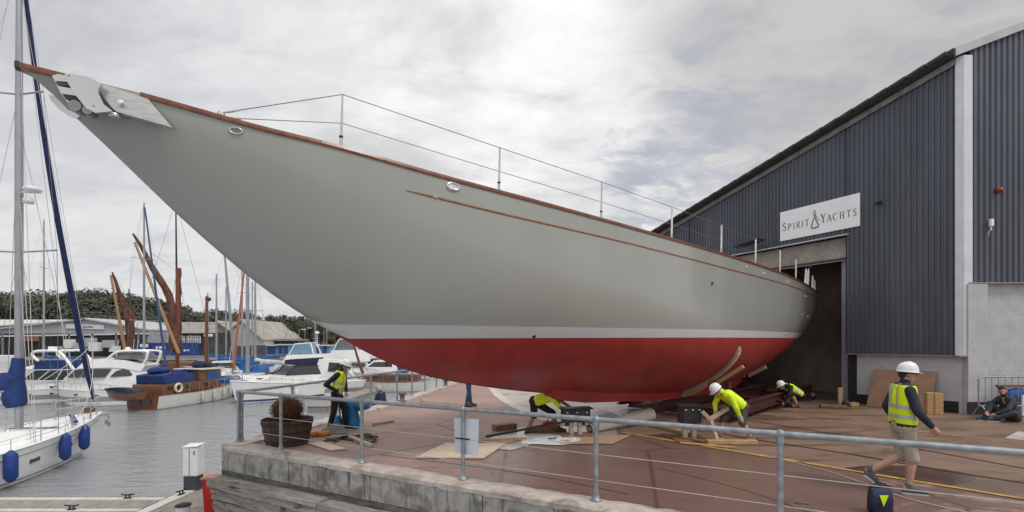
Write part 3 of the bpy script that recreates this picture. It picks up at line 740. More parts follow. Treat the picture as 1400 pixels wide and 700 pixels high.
def corrugated(p0, dr, out, L, pitch, depth, zb, zt, m, name, par):
    """ribbed sheet: zb / zt give bottom and top height at a distance along"""
    rb, rt = [], []; x = 0.
    prof = ((0, 0), (.36, 0), (.48, 1), (.86, 1), (1, 0))
    while x < L-1e-4:
        for a, d in prof[:-1]:
            xx = min(x+a*pitch, L); q = p0+dr*xx+out*(d*depth); rb.append(q+V(0, 0, zb(xx))); rt.append(q+V(0, 0, zt(xx)))
        x += pitch
    q = p0+dr*L; rb.append(q+V(0, 0, zb(L))); rt.append(q+V(0, 0, zt(L)))
    return MB().loft([rb, rt], smooth=False).build(name, m, par, fix=False)
for t0, t1, zb in ((T_R+.02, .34, 1.75), (.34, DOOR_L, HEAD), (DOOR_L, T_L, 1.75)):
    corrugated(fp_(t0, 0), FD, FN, t1-t0, .148, .034, lambda x, zb=zb: zb, lambda x, t0=t0: roof_z(t0+x)-.10, CLAD, 'cladding_panel', shed)
MB().prism([fp_(T_R, roof_z(T_R)-.34, .06), fp_(T_L+.1, roof_z(T_L+.1)-.34, .06), fp_(T_L+.1, roof_z(T_L+.1)-.16, .06), fp_(T_R, roof_z(T_R)-.16, .06)], FN*.05).build('barge_board', mat('grey_barge_board', (.22, .215, .21), .7, 0, .2, 4), shed)
BK = -FN*30
roof = MB().prism([fp_(T_R-.05, roof_z(T_R-.05)-.15, .38), fp_(T_L+.35, roof_z(T_L+.35)-.15, .38), fp_(T_L+.35, roof_z(T_L+.35)+.03, .38), fp_(T_R-.05, roof_z(T_R-.05)+.03, .38)], BK).build('roof', GUT, shed)
m = MB()
for i in range(24):                                    # overlapping roof-edge tiles seen from below
    t_ = T_R+.1+i*.5; m.tube([fp_(t_, roof_z(t_)-.03, .40), fp_(t_+.47, roof_z(t_+.47)-.04, .40)], [.085, .075], 8)
m.build('verge_capping', GUT, roof)
MB().box(fp_((T_R+.34)/2-.02, 1.735, .03), (abs(T_R)+.26, .10, .03), math.atan2(FD.y, FD.x)).build('drip_flashing', FLASH, shed)
wall = MB().prism([fp_(.04, 0, -.08), fp_(T_R-.1, 0, -.08), fp_(T_R-.1, 1.76, -.08), fp_(.04, 1.76, -.08)], FN*-.2).build('brick_wall', brick_m, shed)
MB().prism([fp_(.04, 0, -.06), fp_(T_R-.02, 0, -.06), fp_(T_R-.02, .36, -.06), fp_(.04, .33, -.06)], FN*-.03).build('black_plinth', BLACK, wall)
MB().prism([fp_(DOOR_L+.2, 0, -.08), fp_(T_L, 0, -.08), fp_(T_L, 1.76, -.08), fp_(DOOR_L+.2, 1.76, -.08)], FN*-.2).build('brick_wall', brick_m, shed)
# door head: drip ledge, beam, track; jamb column
MB().box(fp_((DOOR_L+.35)/2, HEAD+.0, .08), (DOOR_L-.12, .16, .03), math.atan2(FD.y, FD.x)).build('drip_ledge', TRIM, shed)
MB().prism([fp_(.36, HEAD-.74, -.28), fp_(DOOR_L, HEAD-.74, -.28), fp_(DOOR_L, HEAD-.02, -.28), fp_(.36, HEAD-.02, -.28)], FN*-.1).build('door_beam', mat('cream_painted_beam', (.42, .385, .345), .7, 0, .12, 3, col2=(.34, .29, .25), f2=(.5, .7)), shed)
MB().box(fp_(DOOR_L/2, HEAD-.80, -.22), (DOOR_L, .12, .07), math.atan2(FD.y, FD.x)).build('door_track', mat('rusty_door_track', (.09, .05, .035), .7), shed)
MB().box(fp_(DOOR_L/2, HEAD-.87, -.14), (DOOR_L, .05, .025), math.atan2(FD.y, FD.x)).build('door_track', FLASH, shed)
m = MB(); a_ = math.atan2(FD.y, FD.x)
m.box(fp_(.49, 2.62, -.30), (.28, .03, 5.2), a_); m.box(fp_(.62, 2.62, -.42), (.03, .26, 5.2), a_); m.box(fp_(.36, 2.62, -.42), (.03, .26, 5.2), a_)
m.build('door_jamb', mat('grey_painted_steel', (.27, .285, .32), .5, 0, .12, 3), shed)
MB().prism([fp_(.045, 0, -.1), fp_(.335, 0, -.1), fp_(.335, 1.75, -.1), fp_(.045, 1.75, -.1)], FN*-.35).build('door_gap_shade', BLACK, shed)  # black block standing for the shade in the gap beside the door
# interior
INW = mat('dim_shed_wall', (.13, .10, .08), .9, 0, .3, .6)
D = 24.
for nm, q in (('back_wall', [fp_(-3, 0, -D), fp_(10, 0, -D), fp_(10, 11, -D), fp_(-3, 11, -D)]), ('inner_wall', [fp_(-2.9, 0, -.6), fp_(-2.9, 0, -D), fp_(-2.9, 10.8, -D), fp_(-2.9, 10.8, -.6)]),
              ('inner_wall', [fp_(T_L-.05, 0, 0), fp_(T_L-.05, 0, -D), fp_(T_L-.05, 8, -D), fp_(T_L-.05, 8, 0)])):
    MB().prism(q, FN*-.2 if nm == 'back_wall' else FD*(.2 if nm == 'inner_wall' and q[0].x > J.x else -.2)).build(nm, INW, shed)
MB().prism([fp_(T_L, 0, 0), fp_(T_L, 0, -D), fp_(T_L, 8.0, -D), fp_(T_L, 8.0, 0)], FD*.12).build('side_wall', CLAD, shed)
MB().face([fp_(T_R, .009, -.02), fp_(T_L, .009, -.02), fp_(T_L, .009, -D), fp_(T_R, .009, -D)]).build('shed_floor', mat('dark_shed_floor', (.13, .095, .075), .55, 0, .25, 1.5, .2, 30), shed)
for i in range(5):
    o_ = -3-i*4.6; m = MB()
    m.beam(fp_(T_R, roof_z(T_R)-.6, o_), fp_(T_L, roof_z(T_L)-.6, o_), .15, .4); m.beam(fp_(T_L-.3, 0, o_), fp_(T_L-.3, 8, o_), .3, .2, up=FN); m.beam(fp_(T_R+.2, 0, o_), fp_(T_R+.2, 10, o_), .3, .2, up=FN)
    m.build('roof_frame', mat('brown_steel_frame', (.06, .04, .03), .8), shed)
lampm = bpy.data.materials.new('lit_lamp'); lampm.use_nodes = True
lb = lampm.node_tree.nodes['Principled BSDF']; lb.inputs['Emission Color'].default_value = (1, .93, .8, 1); lb.inputs['Emission Strength'].default_value = 160
for t_, o_, z in ((5.9, -9.2, 4.75), (2.4, -17, 6.3), (3.0, -5, 6.1), (6, -17, 6)):
    l_ = MB().lathe([(.05, .3), (.1, .22), (.26, 0)], fp_(t_, z, o_), 14).build('hanging_lamp', DARKSTEEL, shed); MB().lathe([(0, -.005), (.24, -.005), (.24, .02)], fp_(t_, z, o_), 14).build('bulb', lampm, l_)
# stored timber and staging inside, seen past the stern
for k, (t_, o_, wd, ht, c_) in enumerate(((3.3, -4.6, 1.5, .8, 0), (5.1, -8.3, 2.6, 1.3, 1), (7.0, -12, 3.0, 2.2, 0))):
    rk = thing('timber_rack', ['low rack of boards just inside the shed door', 'long low rack of boards on the shed floor behind the stern', 'tall rack of boards at the back of the dark shed'][k], 'timber rack', fp_(t_, 0, o_))
    for i in range(3):
        m = MB().box(fp_(t_, .2+ht*i/3, o_), (wd, .7, .06), a_); m.build('shelf', OAKBLOCK, rk)
        for j in range(4): MB().box(fp_(t_+random.uniform(-.2, .2), .26+ht*i/3+j*.045, o_+random.uniform(-.15, .15)), (wd*random.uniform(.7, 1), .22, .04), a_).build('board', PINE if j % 2 else PLY, rk)
    for s in (-1, 1): MB().box(fp_(t_+s*wd*.48, ht*.55, o_), (.08, .7, ht*1.1), a_).build('upright', DARKSTEEL, rk)
# corner post and the shed's taller right-hand block, whose front turns square on
CP = fp_(tpx(1316), 0); CP = V(CP.x, CP.y, 0); RZ = CP.y
post = MB().prism([fp_(T_R+.02, 1.75, .06), V(CP.x, RZ-.05, 1.75), V(CP.x+.25, RZ-.05, 1.75), V(CP.x+.25, RZ+.25, 1.75), fp_(T_R-.0, 1.75, -.2)], (0, 0, 8.93))
post.build('corner_trim', TRIM, shed)
MB().box((CP.x+.06, RZ+.02, 1.735), (.46, .2, .03)).build('drip_flashing', FLASH, shed)
def roof2(x): return 10.97+(x-CP.x)*.385
XR = CP.x+9
corrugated(V(CP.x+.25, RZ+.02, 0), V(1, 0, 0), V(0, -1, 0), XR-CP.x-.25, .172, .036, lambda x: 3.92, lambda x: roof2(CP.x+.25+x)-.22, CLAD, 'cladding_panel', shed)
MB().prism([V(CP.x-.28, RZ-.09, roof2(CP.x-.28)-.22), V(XR, RZ-.09, roof2(XR)-.22), V(XR, RZ-.09, roof2(XR)+.02), V(CP.x-.28, RZ-.09, roof2(CP.x-.28)+.02)], (0, .08, 0)).build('fascia', mat('grey_fascia', (.45, .455, .465), .5, 0, .08, 3), shed)
MB().prism([V(CP.x-.28, RZ-.008, roof2(CP.x-.28)-.2), V(XR, RZ-.008, roof2(XR)-.2), V(XR, RZ-.008, roof2(XR)), V(CP.x-.28, RZ-.008, roof2(CP.x-.28))], (0, 25, 0)).build('roof', GUT, shed)
MB().box(((CP.x+XR)/2+.08, RZ+.0, 3.905), (XR-CP.x-.1, .2, .03)).build('drip_flashing', FLASH, shed)
w2 = MB().box(((CP.x+XR)/2+.2, RZ+.25, 1.95), (XR-CP.x-.1, .3, 3.9)).build('brick_wall', brick_m, shed)
MB().box(((CP.x+.20+XR)/2+.22, RZ+.085, .19), (XR-CP.x-.3, .03, .38)).build('black_plinth', BLACK, w2)
w3 = MB().box((CP.x+.37, RZ+.06, 1.94), (.58, .3, 3.88)).build('brick_pier', brick_m, shed)
MB().box((CP.x+.36, RZ-.10, .19), (.62, .03, .37)).build('black_plinth', BLACK, w3)
MB().box((XR, RZ+12, 6), (.2, 24, 12)).build('side_wall', CLAD, shed)
MB().prism([V(CP.x+.3, RZ+.42, 0), V(CP.x+.3, RZ+24, 0), V(CP.x+.3, RZ+24, 11), V(CP.x+.3, RZ+.42, 11)], (.1, 0, 0)).build('inner_wall', INW, shed)
def bricks(p0, dr, out, L, H0, H1, par):
    """painted bricks, each a block standing proud of its recessed joints"""
    m = MB(); z = H0; row = 0; rnd = random.Random(9)
    while z < H1-.03:
        x = -.112*(row % 2)
        while x < L-.02:
            a, c = max(0, x)+.003, min(L, x+.225)-.003; o_ = .0022+rnd.uniform(-.0005, .0005); e = .003; zt = min(z+.070, H1)
            if c-a > .03:
                q = [p0+dr*a+V(0, 0, z), p0+dr*c+V(0, 0, z), p0+dr*c+V(0, 0, zt), p0+dr*a+V(0, 0, zt)]
                f = [p0+dr*(a+e)+out*o_+V(0, 0, z+e), p0+dr*(c-e)+out*o_+V(0, 0, z+e), p0+dr*(c-e)+out*o_+V(0, 0, zt-e), p0+dr*(a+e)+out*o_+V(0, 0, zt-e)]
                m.add(q+f, [(4, 5, 6, 7), (0, 1, 5, 4), (1, 2, 6, 5), (2, 3, 7, 6), (3, 0, 4, 7)])
            x += .225
        z += .075; row += 1
    return m.build('brick', brick_m, par, kind='stuff')
bricks(fp_(.035, 0, -.079), -FD, FN, abs(T_R)+.03, .34, 1.72, wall)
bricks(V(CP.x+.09, RZ-.091, 0), V(1, 0, 0), V(0, -1, 0), .565, .38, 3.87, w3)
bricks(V(CP.x+.67, RZ+.099, 0), V(1, 0, 0), V(0, -1, 0), 3.2, .39, 3.88, w2)
m = MB(); x = T_R+.1
while x < T_L-.1:
    for z in (2.2, 3.6, 5.0, 6.6, 8.2, 9.8):
        if z < roof_z(x)-.6 and not (.3 < x < DOOR_L and z < 6.1) and not (-.2 < x < 2.75 and 6.1 < z < 7.4): m.box(fp_(x+.10, z, .038), (.022, .012, .022), math.atan2(FD.y, FD.x))
    x += .148*2
x = CP.x+.36
while x < CP.x+3:
    for z in (4.3, 5.9, 7.5, 9.2): m.box((x, RZ-.02, z), (.022, .012, .022))
    x += .172*2
m.build('fixing_screw', mat('grey_screw_cap', (.16, .17, .19), .5), shed, kind='stuff')
# ---- sign
sg = thing('name_sign', 'white name sign with serif lettering and a loop emblem above the shed door', 'sign', fp_(1.29, 6.2, .04))
S0 = 2.70; SU = -FD
def sgp(u, v, out=.075): return fp_(S0-u, 6.2+v, out)
MB().prism([sgp(0, 0, .04), sgp(2.82, 0, .04), sgp(2.82, 1.15, .04), sgp(0, 1.15, .04)], FN*.035).build('board', mat('sign_white', (.88, .885, .90), .4, 0, .03, 2), sg)
INK = mat('sign_grey_lettering', (.16, .16, .165), .5); GOLD = mat('sign_bronze_emblem', (.20, .165, .10), .5)
def stroke(m, pts, wds, o=.079):
    L, Q = [], []
    for i, p in enumerate(pts):
        a, c = pts[max(i-1, 0)], pts[min(i+1, len(pts)-1)]; dx, dy = c[0]-a[0], c[1]-a[1]; l_ = math.hypot(dx, dy) or 1
        wd = wds[i] if isinstance(wds, (list, tuple)) else wds
        L.append((p[0]-dy/l_*wd/2, p[1]+dx/l_*wd/2)); Q.append((p[0]+dy/l_*wd/2, p[1]-dx/l_*wd/2))
    top = [sgp(x, y, o) for x, y in L]; bot = [sgp(x, y, o) for x, y in Q]; tb = [sgp(x, y, .0745) for x, y in L]; bb = [sgp(x, y, .0745) for x, y in Q]
    m.loft([tb, top, bot, bb], closed=False, smooth=False)
def arc(cx, cy, rx, ry, a0, a1, n=10): return [(cx+rx*math.cos(R(a0+(a1-a0)*i/n)), cy+ry*math.sin(R(a0+(a1-a0)*i/n))) for i in range(n+1)]
def letter(ch, u, v, h, wd):
    """Roman capital: thick and thin strokes with serifs, lower left corner at (u, v)"""
    m = MB(); K, N_ = h*.135, h*.06; S = h*.05
    def st_(pts, wds): stroke(m, [(u+x*wd, v+y*h) for x, y in pts], wds)
    def stem(x): st_([(x, 0), (x, 1)], K); st_([(x-.16, .025), (x+.16, .025)], S); st_([(x-.16, .975), (x+.16, .975)], S)
    if ch == 'I': stem(.5)
    if ch in 'PR':
        stem(.2); st_([(.2, .97), (.5, .97)]+[(x, y) for x, y in arc(.5, .73, .35, .24, 90, -90)]+[(.2, .49)], [N_]*3+[K*.9]*9+[N_]*2)
        if ch == 'R': st_([(.42, .49), (.95, .03)], K*.85); st_([(.82, .025), (1.1, .025)], S)
    if ch == 'T': stem(.5); st_([(0, .97), (1, .97)], N_*1.3); st_([(.02, .97), (.02, .84)], S); st_([(.98, .97), (.98, .84)], S)
    if ch == 'Y': st_([(.5, 0), (.5, .46)], K); st_([(.5, .46), (.12, .98)], K); st_([(.5, .46), (.9, .98)], N_); st_([(.34, .025), (.66, .025)], S); st_([(-.03, .975), (.27, .975)], S); st_([(.76, .975), (1.04, .975)], S)
    if ch == 'A': st_([(.5, 1), (.1, .03)], N_); st_([(.5, 1), (.9, .03)], K); st_([(.24, .35), (.76, .35)], N_); st_([(-.05, .025), (.25, .025)], S); st_([(.74, .025), (1.06, .025)], S)
    if ch == 'C': st_(arc(.55, .5, .47, .48, 48, 312, 18), [N_]*3+[K*.6]*3+[K]*7+[K*.6]*3+[N_]*3); st_([(.87, .95), (.87, .76)], S)
    if ch == 'H': stem(.18); stem(.82); st_([(.18, .5), (.82, .5)], N_)
    if ch == 'S': st_(arc(.5, .74, .33, .23, 25, 210, 12)+arc(.5, .26, .36, .24, 60, -160, 12), [N_]*4+[K*.8]*6+[K]*6+[K*.8]*5+[N_]*5); st_([(.84, .92), (.84, .74)], S); st_([(.12, .06), (.12, .26)], S)
    m.build('letter', INK, sg)
def upx(px): return S0-tpx(px)
for ch, px, h, wpx in (('S', 1074, .315, 5.2), ('P', 1081.2, .25, 4.6), ('I', 1087, .25, 2.6), ('R', 1092.8, .25, 5), ('I', 1098.8, .25, 2.6), ('T', 1105, .25, 5.0),
                       ('Y', 1127, .33, 6.6), ('A', 1135.2, .26, 6.4), ('C', 1143.4, .26, 6.0), ('H', 1152.8, .26, 6.4), ('T', 1162, .26, 5.6), ('S', 1170.3, .26, 4.6)):
    u0, u1 = upx(px-wpx/2), upx(px+wpx/2); letter(ch, u0, .375, h, u1-u0)
def em(x, y): return (upx(1050+x/7.78), hpx(1050+x/7.78, 250+y/7.78)-6.2)
m = MB(); stroke(m, [em(*q) for q in ((503, 372), (490, 412), (474, 470), (478, 487), (510, 482), (546, 470), (550, 458), (530, 412), (512, 372))], [.04, .045, .05, .055, .06, .055, .05, .045, .035], .080)
stroke(m, [em(*q) for q in ((512, 372), (500, 345), (498, 312), (508, 293), (518, 308), (515, 345), (506, 366))], .026, .082); stroke(m, [em(*q) for q in ((515, 345), (535, 378), (556, 408))], [.03, .022, .016], .084)
m.build('emblem', GOLD, sg)
# ---- small things fixed to the walls
def wallthing(name, label, cat, base): return thing(name, label, cat, base)
p = fp_(tpx(1204), hpx(1204, 277), .04); o = wallthing('security_camera', 'small black camera on the cladding right of the sign', 'camera', p)
MB().box(p+FN*.05, (.10, .1, .12), a_, bev=.02).build('mount', DARKSTEEL, o); MB().tube([p+FN*.05+V(0, 0, -.02), p+FN*.24+V(0, 0, -.08)], .05, 10).build('body', DARKSTEEL, o)
p = fp_(tpx(1036), hpx(1036, 334), .04); o = wallthing('flood_light', 'dark flat flood light on a bent arm above the shed door', 'flood light', p)
MB().tube([p+V(0, 0, .1), p+FN*.25+V(0, 0, .16), p+FN*.5+V(0, 0, .05)], .02, 6).build('arm', DARKSTEEL, o); MB().box(p+FN*.55+V(0, 0, -.02), (1.1, .5, .09), (0, .1, a_), bev=.03).build('housing', DARKSTEEL, o)
p = V((1364-700)/F*(RZ-.02), RZ-.02, EYE+209*RZ/F); o = wallthing('alarm_beacon', 'small red round beacon on the right hand cladding', 'beacon', p)
MB().lathe([(.08, 0), (.08, .05), (.06, .12), (0, .14)], p, 14, axis=(0, -1, 0)).build('lens', mat('red_plastic', (.35, .03, .015), .35), o); MB().box(p, (.12, .04, .12)).build('base', DARKSTEEL, o)
p = V((1352-700)/F*(RZ-.02), RZ-.04, EYE+163*RZ/F); o = wallthing('wall_lamp', 'small white bulkhead lamp with a hanging lead on the right hand cladding', 'wall lamp', p)
MB().box(p+V(0, -.05, .03), (.10, .1, .22), bev=.02).build('housing', WHITE, o); MB().tube([p+V(0, -.03, -.08), p+V(0, -.04, -.2)], .025, 8).build('gland', STEEL, o); MB().tube([p+V(-.05, -.04, -.2), p+V(-.07, -.03, -.32), p+V(-.05, -.03, -.36)], .012, 6).build('lead', STEEL, o)
# ------------------------------------------------------------------ people
def remeshed(mb, name, m, voxel=.011, smooth=3):
    me = mb.mesh(name+'_raw', m)
    o = bpy.data.objects.new(name+'_raw', me); COL.objects.link(o)
    r = o.modifiers.new('r', 'REMESH'); r.mode = 'VOXEL'; r.voxel_size = voxel
    s = o.modifiers.new('s', 'SMOOTH'); s.factor = .5; s.iterations = smooth
    dg = bpy.context.evaluated_depsgraph_get(); dg.update()
    out = bpy.data.meshes.new_from_object(o.evaluated_get(dg)); out.name = name
    bpy.data.objects.remove(o); bpy.data.meshes.remove(me)
    out.materials.clear(); out.materials.append(m)
    for p in out.polygons: p.use_smooth = True
    return out
def cut(me, planes, name, m, grow=0.):
    """keep what lies inside the planes (point, outward normal); used for tape bands and clean hems"""
    bm = bmesh.new(); bm.from_mesh(me)
    for co, no in planes:
        bmesh.ops.bisect_plane(bm, geom=bm.verts[:]+bm.edges[:]+bm.faces[:], plane_co=co, plane_no=no, clear_outer=True)
    if grow:
        bm.normal_update()
        for v in bm.verts: v.co += v.normal*grow
    out = bpy.data.meshes.new(name); bm.to_mesh(out); bm.free(); out.materials.append(m)
    for p in out.polygons: p.use_smooth = True
    return out
def lk(name, me, par): 
    o = link(name, me, par); return o
def human(label, loc, rotz, J, top=None, sleeves=True, vest=False, legs=None, short=False, shoes=SHOEGREY, helmet=False, hair=None, skin=SKIN, gloves=None, beard=False, mask=False, bands=True, scale=1.):
    P_ = {k: V(v) for k, v in J.items()}
    for s in 'LR':
        sg_ = -1 if s == 'L' else 1
        if 'hip'+s not in P_: P_['hip'+s] = P_['pelvis']+V(sg_*.095, 0, -.03)
        if 'sh'+s not in P_: P_['sh'+s] = P_['chest'].lerp(P_['neck'], .62)+V(sg_*.19, 0, 0)
        if 'toe'+s not in P_: P_['toe'+s] = P_['an'+s]+V(sg_*.02, .17, -.06)
    root = thing('person', label, 'person')
    fd = P_.get('face', V(0, 1, 0)).normalized(); hc = P_['head']; up = (hc-P_['neck']).normalized(); up = (up-fd*up.dot(fd)).normalized(); rt = fd.cross(up)
    H = Matrix((rt, fd, up)).transposed()
    def hp(x, y, z): return hc+H@V(x, y, z)
    # one continuous body
    b_ = MB()
    b_.ell(hp(0, 0, .02), (.073, .092, .108), H, 16, 12); b_.ell(hp(0, .028, -.055), (.054, .058, .062), H, 12, 8); b_.ell(hp(0, .05, -.09), (.03, .03, .025), H)
    b_.capsule(hp(0, .088, .015), hp(0, .112, -.022), .010, .015, 8); b_.ell(hp(0, .085, -.055), (.026, .014, .012), H)
    for s in (-1, 1): b_.ell(hp(s*.078, -.008, -.005), (.012, .022, .032), H)
    b_.capsule(P_['neck'], hp(0, -.015, -.05), .056, .052)
    b_.capsule(P_['shL'], P_['shR'], .058, .058); b_.capsule(P_['shL'].lerp(P_['shR'], .22), P_['hipL'], .088, .098); b_.capsule(P_['shR'].lerp(P_['shL'], .22), P_['hipR'], .088, .098); b_.capsule(P_['neck'], P_['pelvis'], .075, .11)
    for s in 'LR':
        sg_ = -1 if s == 'L' else 1
        sh, el, wr = P_['sh'+s], P_['el'+s], P_['wr'+s]
        b_.capsule(sh, el, .052, .042); b_.capsule(el, el.lerp(wr, .35), .042, .041); b_.capsule(el.lerp(wr, .35), wr, .041, .028)
        d = (wr-el).normalized(); side = d.cross(V(0, 1, 0) if abs(d.y) < .8 else V(0, 0, 1)).normalized(); nrm = d.cross(side)
        if abs(side.x) > abs(nrm.x): side, nrm = nrm, side
        b_.capsule(wr, wr+d*.085, .03, .036); b_.ell(wr+d*.06, .036, None, 10, 8)
        curl = (P_['pelvis']-wr); curl = (curl-d*curl.dot(d)); curl = curl.normalized() if curl.length > .01 else nrm
        for f_, (o_, ln) in enumerate(((-.030, .062), (-.010, .074), (.011, .07), (.031, .054))):
            k0 = wr+d*.085+side*o_; k1 = k0+d*ln*.55+curl*.008; k2 = k1+d*ln*.35+curl*.028; k3 = k2+curl*.022+d*.004
            b_.capsule(k0, k1, .0105, .0098, 8); b_.capsule(k1, k2, .0098, .009, 8); b_.capsule(k2, k3, .009, .0082, 8)
        t0 = wr+d*.025+side*.026; b_.capsule(t0, t0+side*.022+d*.035+curl*.012, .014, .012, 8); b_.capsule(t0+side*.022+d*.035+curl*.012, t0+side*.022+d*.065+curl*.024, .012, .0095, 8)
        hi, kn, an, to = P_['hip'+s], P_['kn'+s], P_['an'+s], P_['toe'+s]
        b_.capsule(hi, kn, .086, .058); b_.capsule(kn, kn.lerp(an, .35), .056, .056); b_.capsule(kn.lerp(an, .35), an, .056, .036)
        b_.capsule(an, to, .036, .034); b_.capsule(an, an-(to-an)*.22-V(0, 0, .02), .036, .036)
    lk('body', remeshed(b_, 'body', skin, .0085, 3), root)
    for s in (-1, 1): MB().ell(hp(s*.03, .086, .022), (.012, .008, .008), H, 8, 6).build('eye', DARKSTEEL, root)
    # clothes
    sp = (P_['neck']-P_['pelvis']).normalized()
    if legs is not None:
        g = MB()
        g.capsule(P_['hipL'], P_['hipR'], .115, .115); g.capsule(P_['pelvis'], P_['pelvis']+sp*.12, .125, .125)
        for s in 'LR':
            hi, kn, an = P_['hip'+s], P_['kn'+s], P_['an'+s]
            g.capsule(hi, kn, .105, .076)
            if short: g.capsule(kn.lerp(hi, .25), kn.lerp(hi, -.04), .082, .084)
            else: g.capsule(kn, kn.lerp(an, .4), .074, .070); g.capsule(kn.lerp(an, .4), an+(kn-an).normalized()*.015, .07, .058)
        lk('shorts' if short else 'trousers', remeshed(g, 'legwear', legs, .012, 4), root)
    if top is not None:
        g = MB()
        g.capsule(P_['shL'].lerp(P_['shR'], .06), P_['shR'].lerp(P_['shL'], .06), .074, .074); g.capsule(P_['neck']-sp*.05, P_['neck']+sp*.03, .078, .07)
        for a, c in (('shL', 'hipL'), ('shR', 'hipR')):
            o_ = 'shR' if a == 'shL' else 'shL'
            g.capsule(P_[a].lerp(P_[o_], .2), P_[c]+sp*.02, .102, .112)
        g.capsule(P_['chest'], P_['pelvis']+sp*.03, .125, .125)
        for s in 'LR':
            sh, el, wr = P_['sh'+s], P_['el'+s], P_['wr'+s]
            g.capsule(sh, el, .070, .058)
            if sleeves: g.capsule(el, wr+(el-wr).normalized()*.02, .058, .042)
        lk('jacket' if sleeves else 'shirt', remeshed(g, 'top', top, .011, 4), root)
    if vest:
        g = MB()
        g.capsule(P_['shL'].lerp(P_['shR'], .17), P_['shR'].lerp(P_['shL'], .17), .082, .082)
        for a, c in (('shL', 'hipL'), ('shR', 'hipR')):
            o_ = 'shR' if a == 'shL' else 'shL'
            g.capsule(P_[a].lerp(P_[o_], .2), P_[c]+sp*.09, .114, .128)
        g.capsule(P_['chest'], P_['pelvis']+sp*.11, .138, .136)
        me = remeshed(g, 'vest', HIVIS, .011, 4)
        ph = P_['pelvis']
        me = cut(me, [(ph+sp*.03, -sp), (P_['neck']-sp*.005, sp)], 'vest', HIVIS)
        vo = lk('vest', me, root)
        if bands:
            L_ = (P_['neck']-ph).length
            for k in (.22, .46):
                lk('reflective_band', cut(me, [(ph+sp*(L_*k-.026), -sp), (ph+sp*(L_*k+.026), sp)], 'band', SILVER, .004), vo)
            fr = V(1, 0, 0).cross(sp)*-1
            for s in (-1, 1):
                for f_ in (-1, 1):
                    lk('reflective_band', cut(me, [(ph+V(s*.10-.025, 0, 0), V(-1, 0, 0)), (ph+V(s*.10+.025, 0, 0), V(1, 0, 0)), (ph+sp*(L_*.46+.027), -sp), (ph, fr*f_)], 'band', SILVER, .005), vo)
    for s in 'LR':
        an, to = P_['an'+s], P_['toe'+s]; d = (to-an); dn = d.normalized(); heel = an-dn*.05; 
        g = MB(); heel = an+V(-d.x*.25, -d.y*.25, 0)
        gz = min(to.z, an.z-.045) if abs(to.z-an.z) < .1 else to.z
        low = to+V(0, 0, .005); hl = heel+(to-an)*.0+V(0, 0, -.045)
        g.capsule(an+V(0, 0, .03), an+V(0, 0, -.02), .05, .048); g.capsule(hl, low, .044, .042); g.capsule(an, low.lerp(an, .35), .046, .044)
        so = lk('shoe', remeshed(g, 'shoe', shoes, .011, 2), root)
        g = MB(); g.capsule(hl+V(0, 0, -.028), low+V(0, 0, -.028), .046, .044); me = remeshed(g, 'sole', SOLE, .011, 1)
        nn = (low-hl).normalized(); upn = (V(0, 0, 1)-nn*nn.z).normalized()
        lk('sole', cut(me, [(hl+upn*-.022, upn)], 'sole', SOLE if shoes is not BROWNSHOE else shoes), so)
    if gloves:
        for s in 'LR':
            el, wr = P_['el'+s], P_['wr'+s]; d = (wr-el).normalized(); g = MB(); g.capsule(wr-d*.03, wr+d*.09, .042, .046); side = d.cross(V(0, 1, .3)).normalized(); 
            for o_ in (-.03, -.01, .011, .031): g.capsule(wr+d*.09+side*o_, wr+d*.15+side*o_, .0145, .0125, 8)
            g.capsule(wr+d*.04+side*.035, wr+d*.09+side*.055, .015, .013, 8)
            lk('glove', remeshed(g, 'glove', gloves, .009, 2), root)
    if helmet:
        m = MB(); n = 24; prof = [(.0, .138), (.037, .134), (.072, .119), (.097, .089), (.109, .052), (.113, .018), (.117, .0)]
        rings = [[hp(r_*math.cos(2*math.pi*k/n)*.92, r_*math.sin(2*math.pi*k/n)*1.12-.005, z+.035) for k in range(n)] for r_, z in prof]
        rings.append([hp(.125*math.cos(a)*.92, .127*math.sin(a)*1.12+(.045 if math.sin(a) > 0 else .005)*abs(math.sin(a))-.005, .028) for a in [2*math.pi*k/n for k in range(n)]])
        rings.append([hp(.112*math.cos(2*math.pi*k/n)*.92, .112*math.sin(2*math.pi*k/n)*1.12, .024) for k in range(n)])
        m.loft(rings, closed=True)
        m.tube([hp(0, -.095, .115), hp(0, -.05, .157), hp(0, .015, .172), hp(0, .08, .142)], .014, 8)
        for s in (-1, 1): m.tube([hp(s*.042, -.085, .115), hp(s*.042, -.03, .148), hp(s*.042, .05, .148)], .010, 6)
        m.build('hard_hat', HELMET, root)
        MB().tube([hp(.112*math.cos(a), .13*math.sin(a), .02) for a in [2*math.pi*k/16 for k in range(16)]], .010, 6, closed=True).build('hat_band', DARKSTEEL, root)
    if hair:
        g = MB(); g.ell(hp(0, -.018, .045), (.083, .095, .10), H, 16, 12); g.ell(hp(0, .035, .095), (.065, .055, .045), H); g.ell(hp(0, -.06, -.01), (.068, .05, .06), H)
        if not helmet: 
            for i in range(16): g.ell(hp(random.uniform(-.06, .06), random.uniform(-.08, .07), .10+random.uniform(0, .035)), .025)
        lk('hair', remeshed(g, 'hair', hair, .009, 1), root)
    if beard:
        g = MB(); g.ell(hp(0, .034, -.072), (.058, .058, .052), H); 
        for s in (-1, 1): g.capsule(hp(s*.06, .005, -.01), hp(s*.045, .04, -.07), .016, .02)
        lk('beard', remeshed(g, 'beard', HAIRB, .009, 1), root)
    if mask: MB().ell(hp(0, .095, -.04), (.045, .04, .042), H).build('dust_mask', WHITE2, root)
    root.location = loc; root.rotation_euler = (0, 0, rotz); root.scale = (scale,)*3
    return root
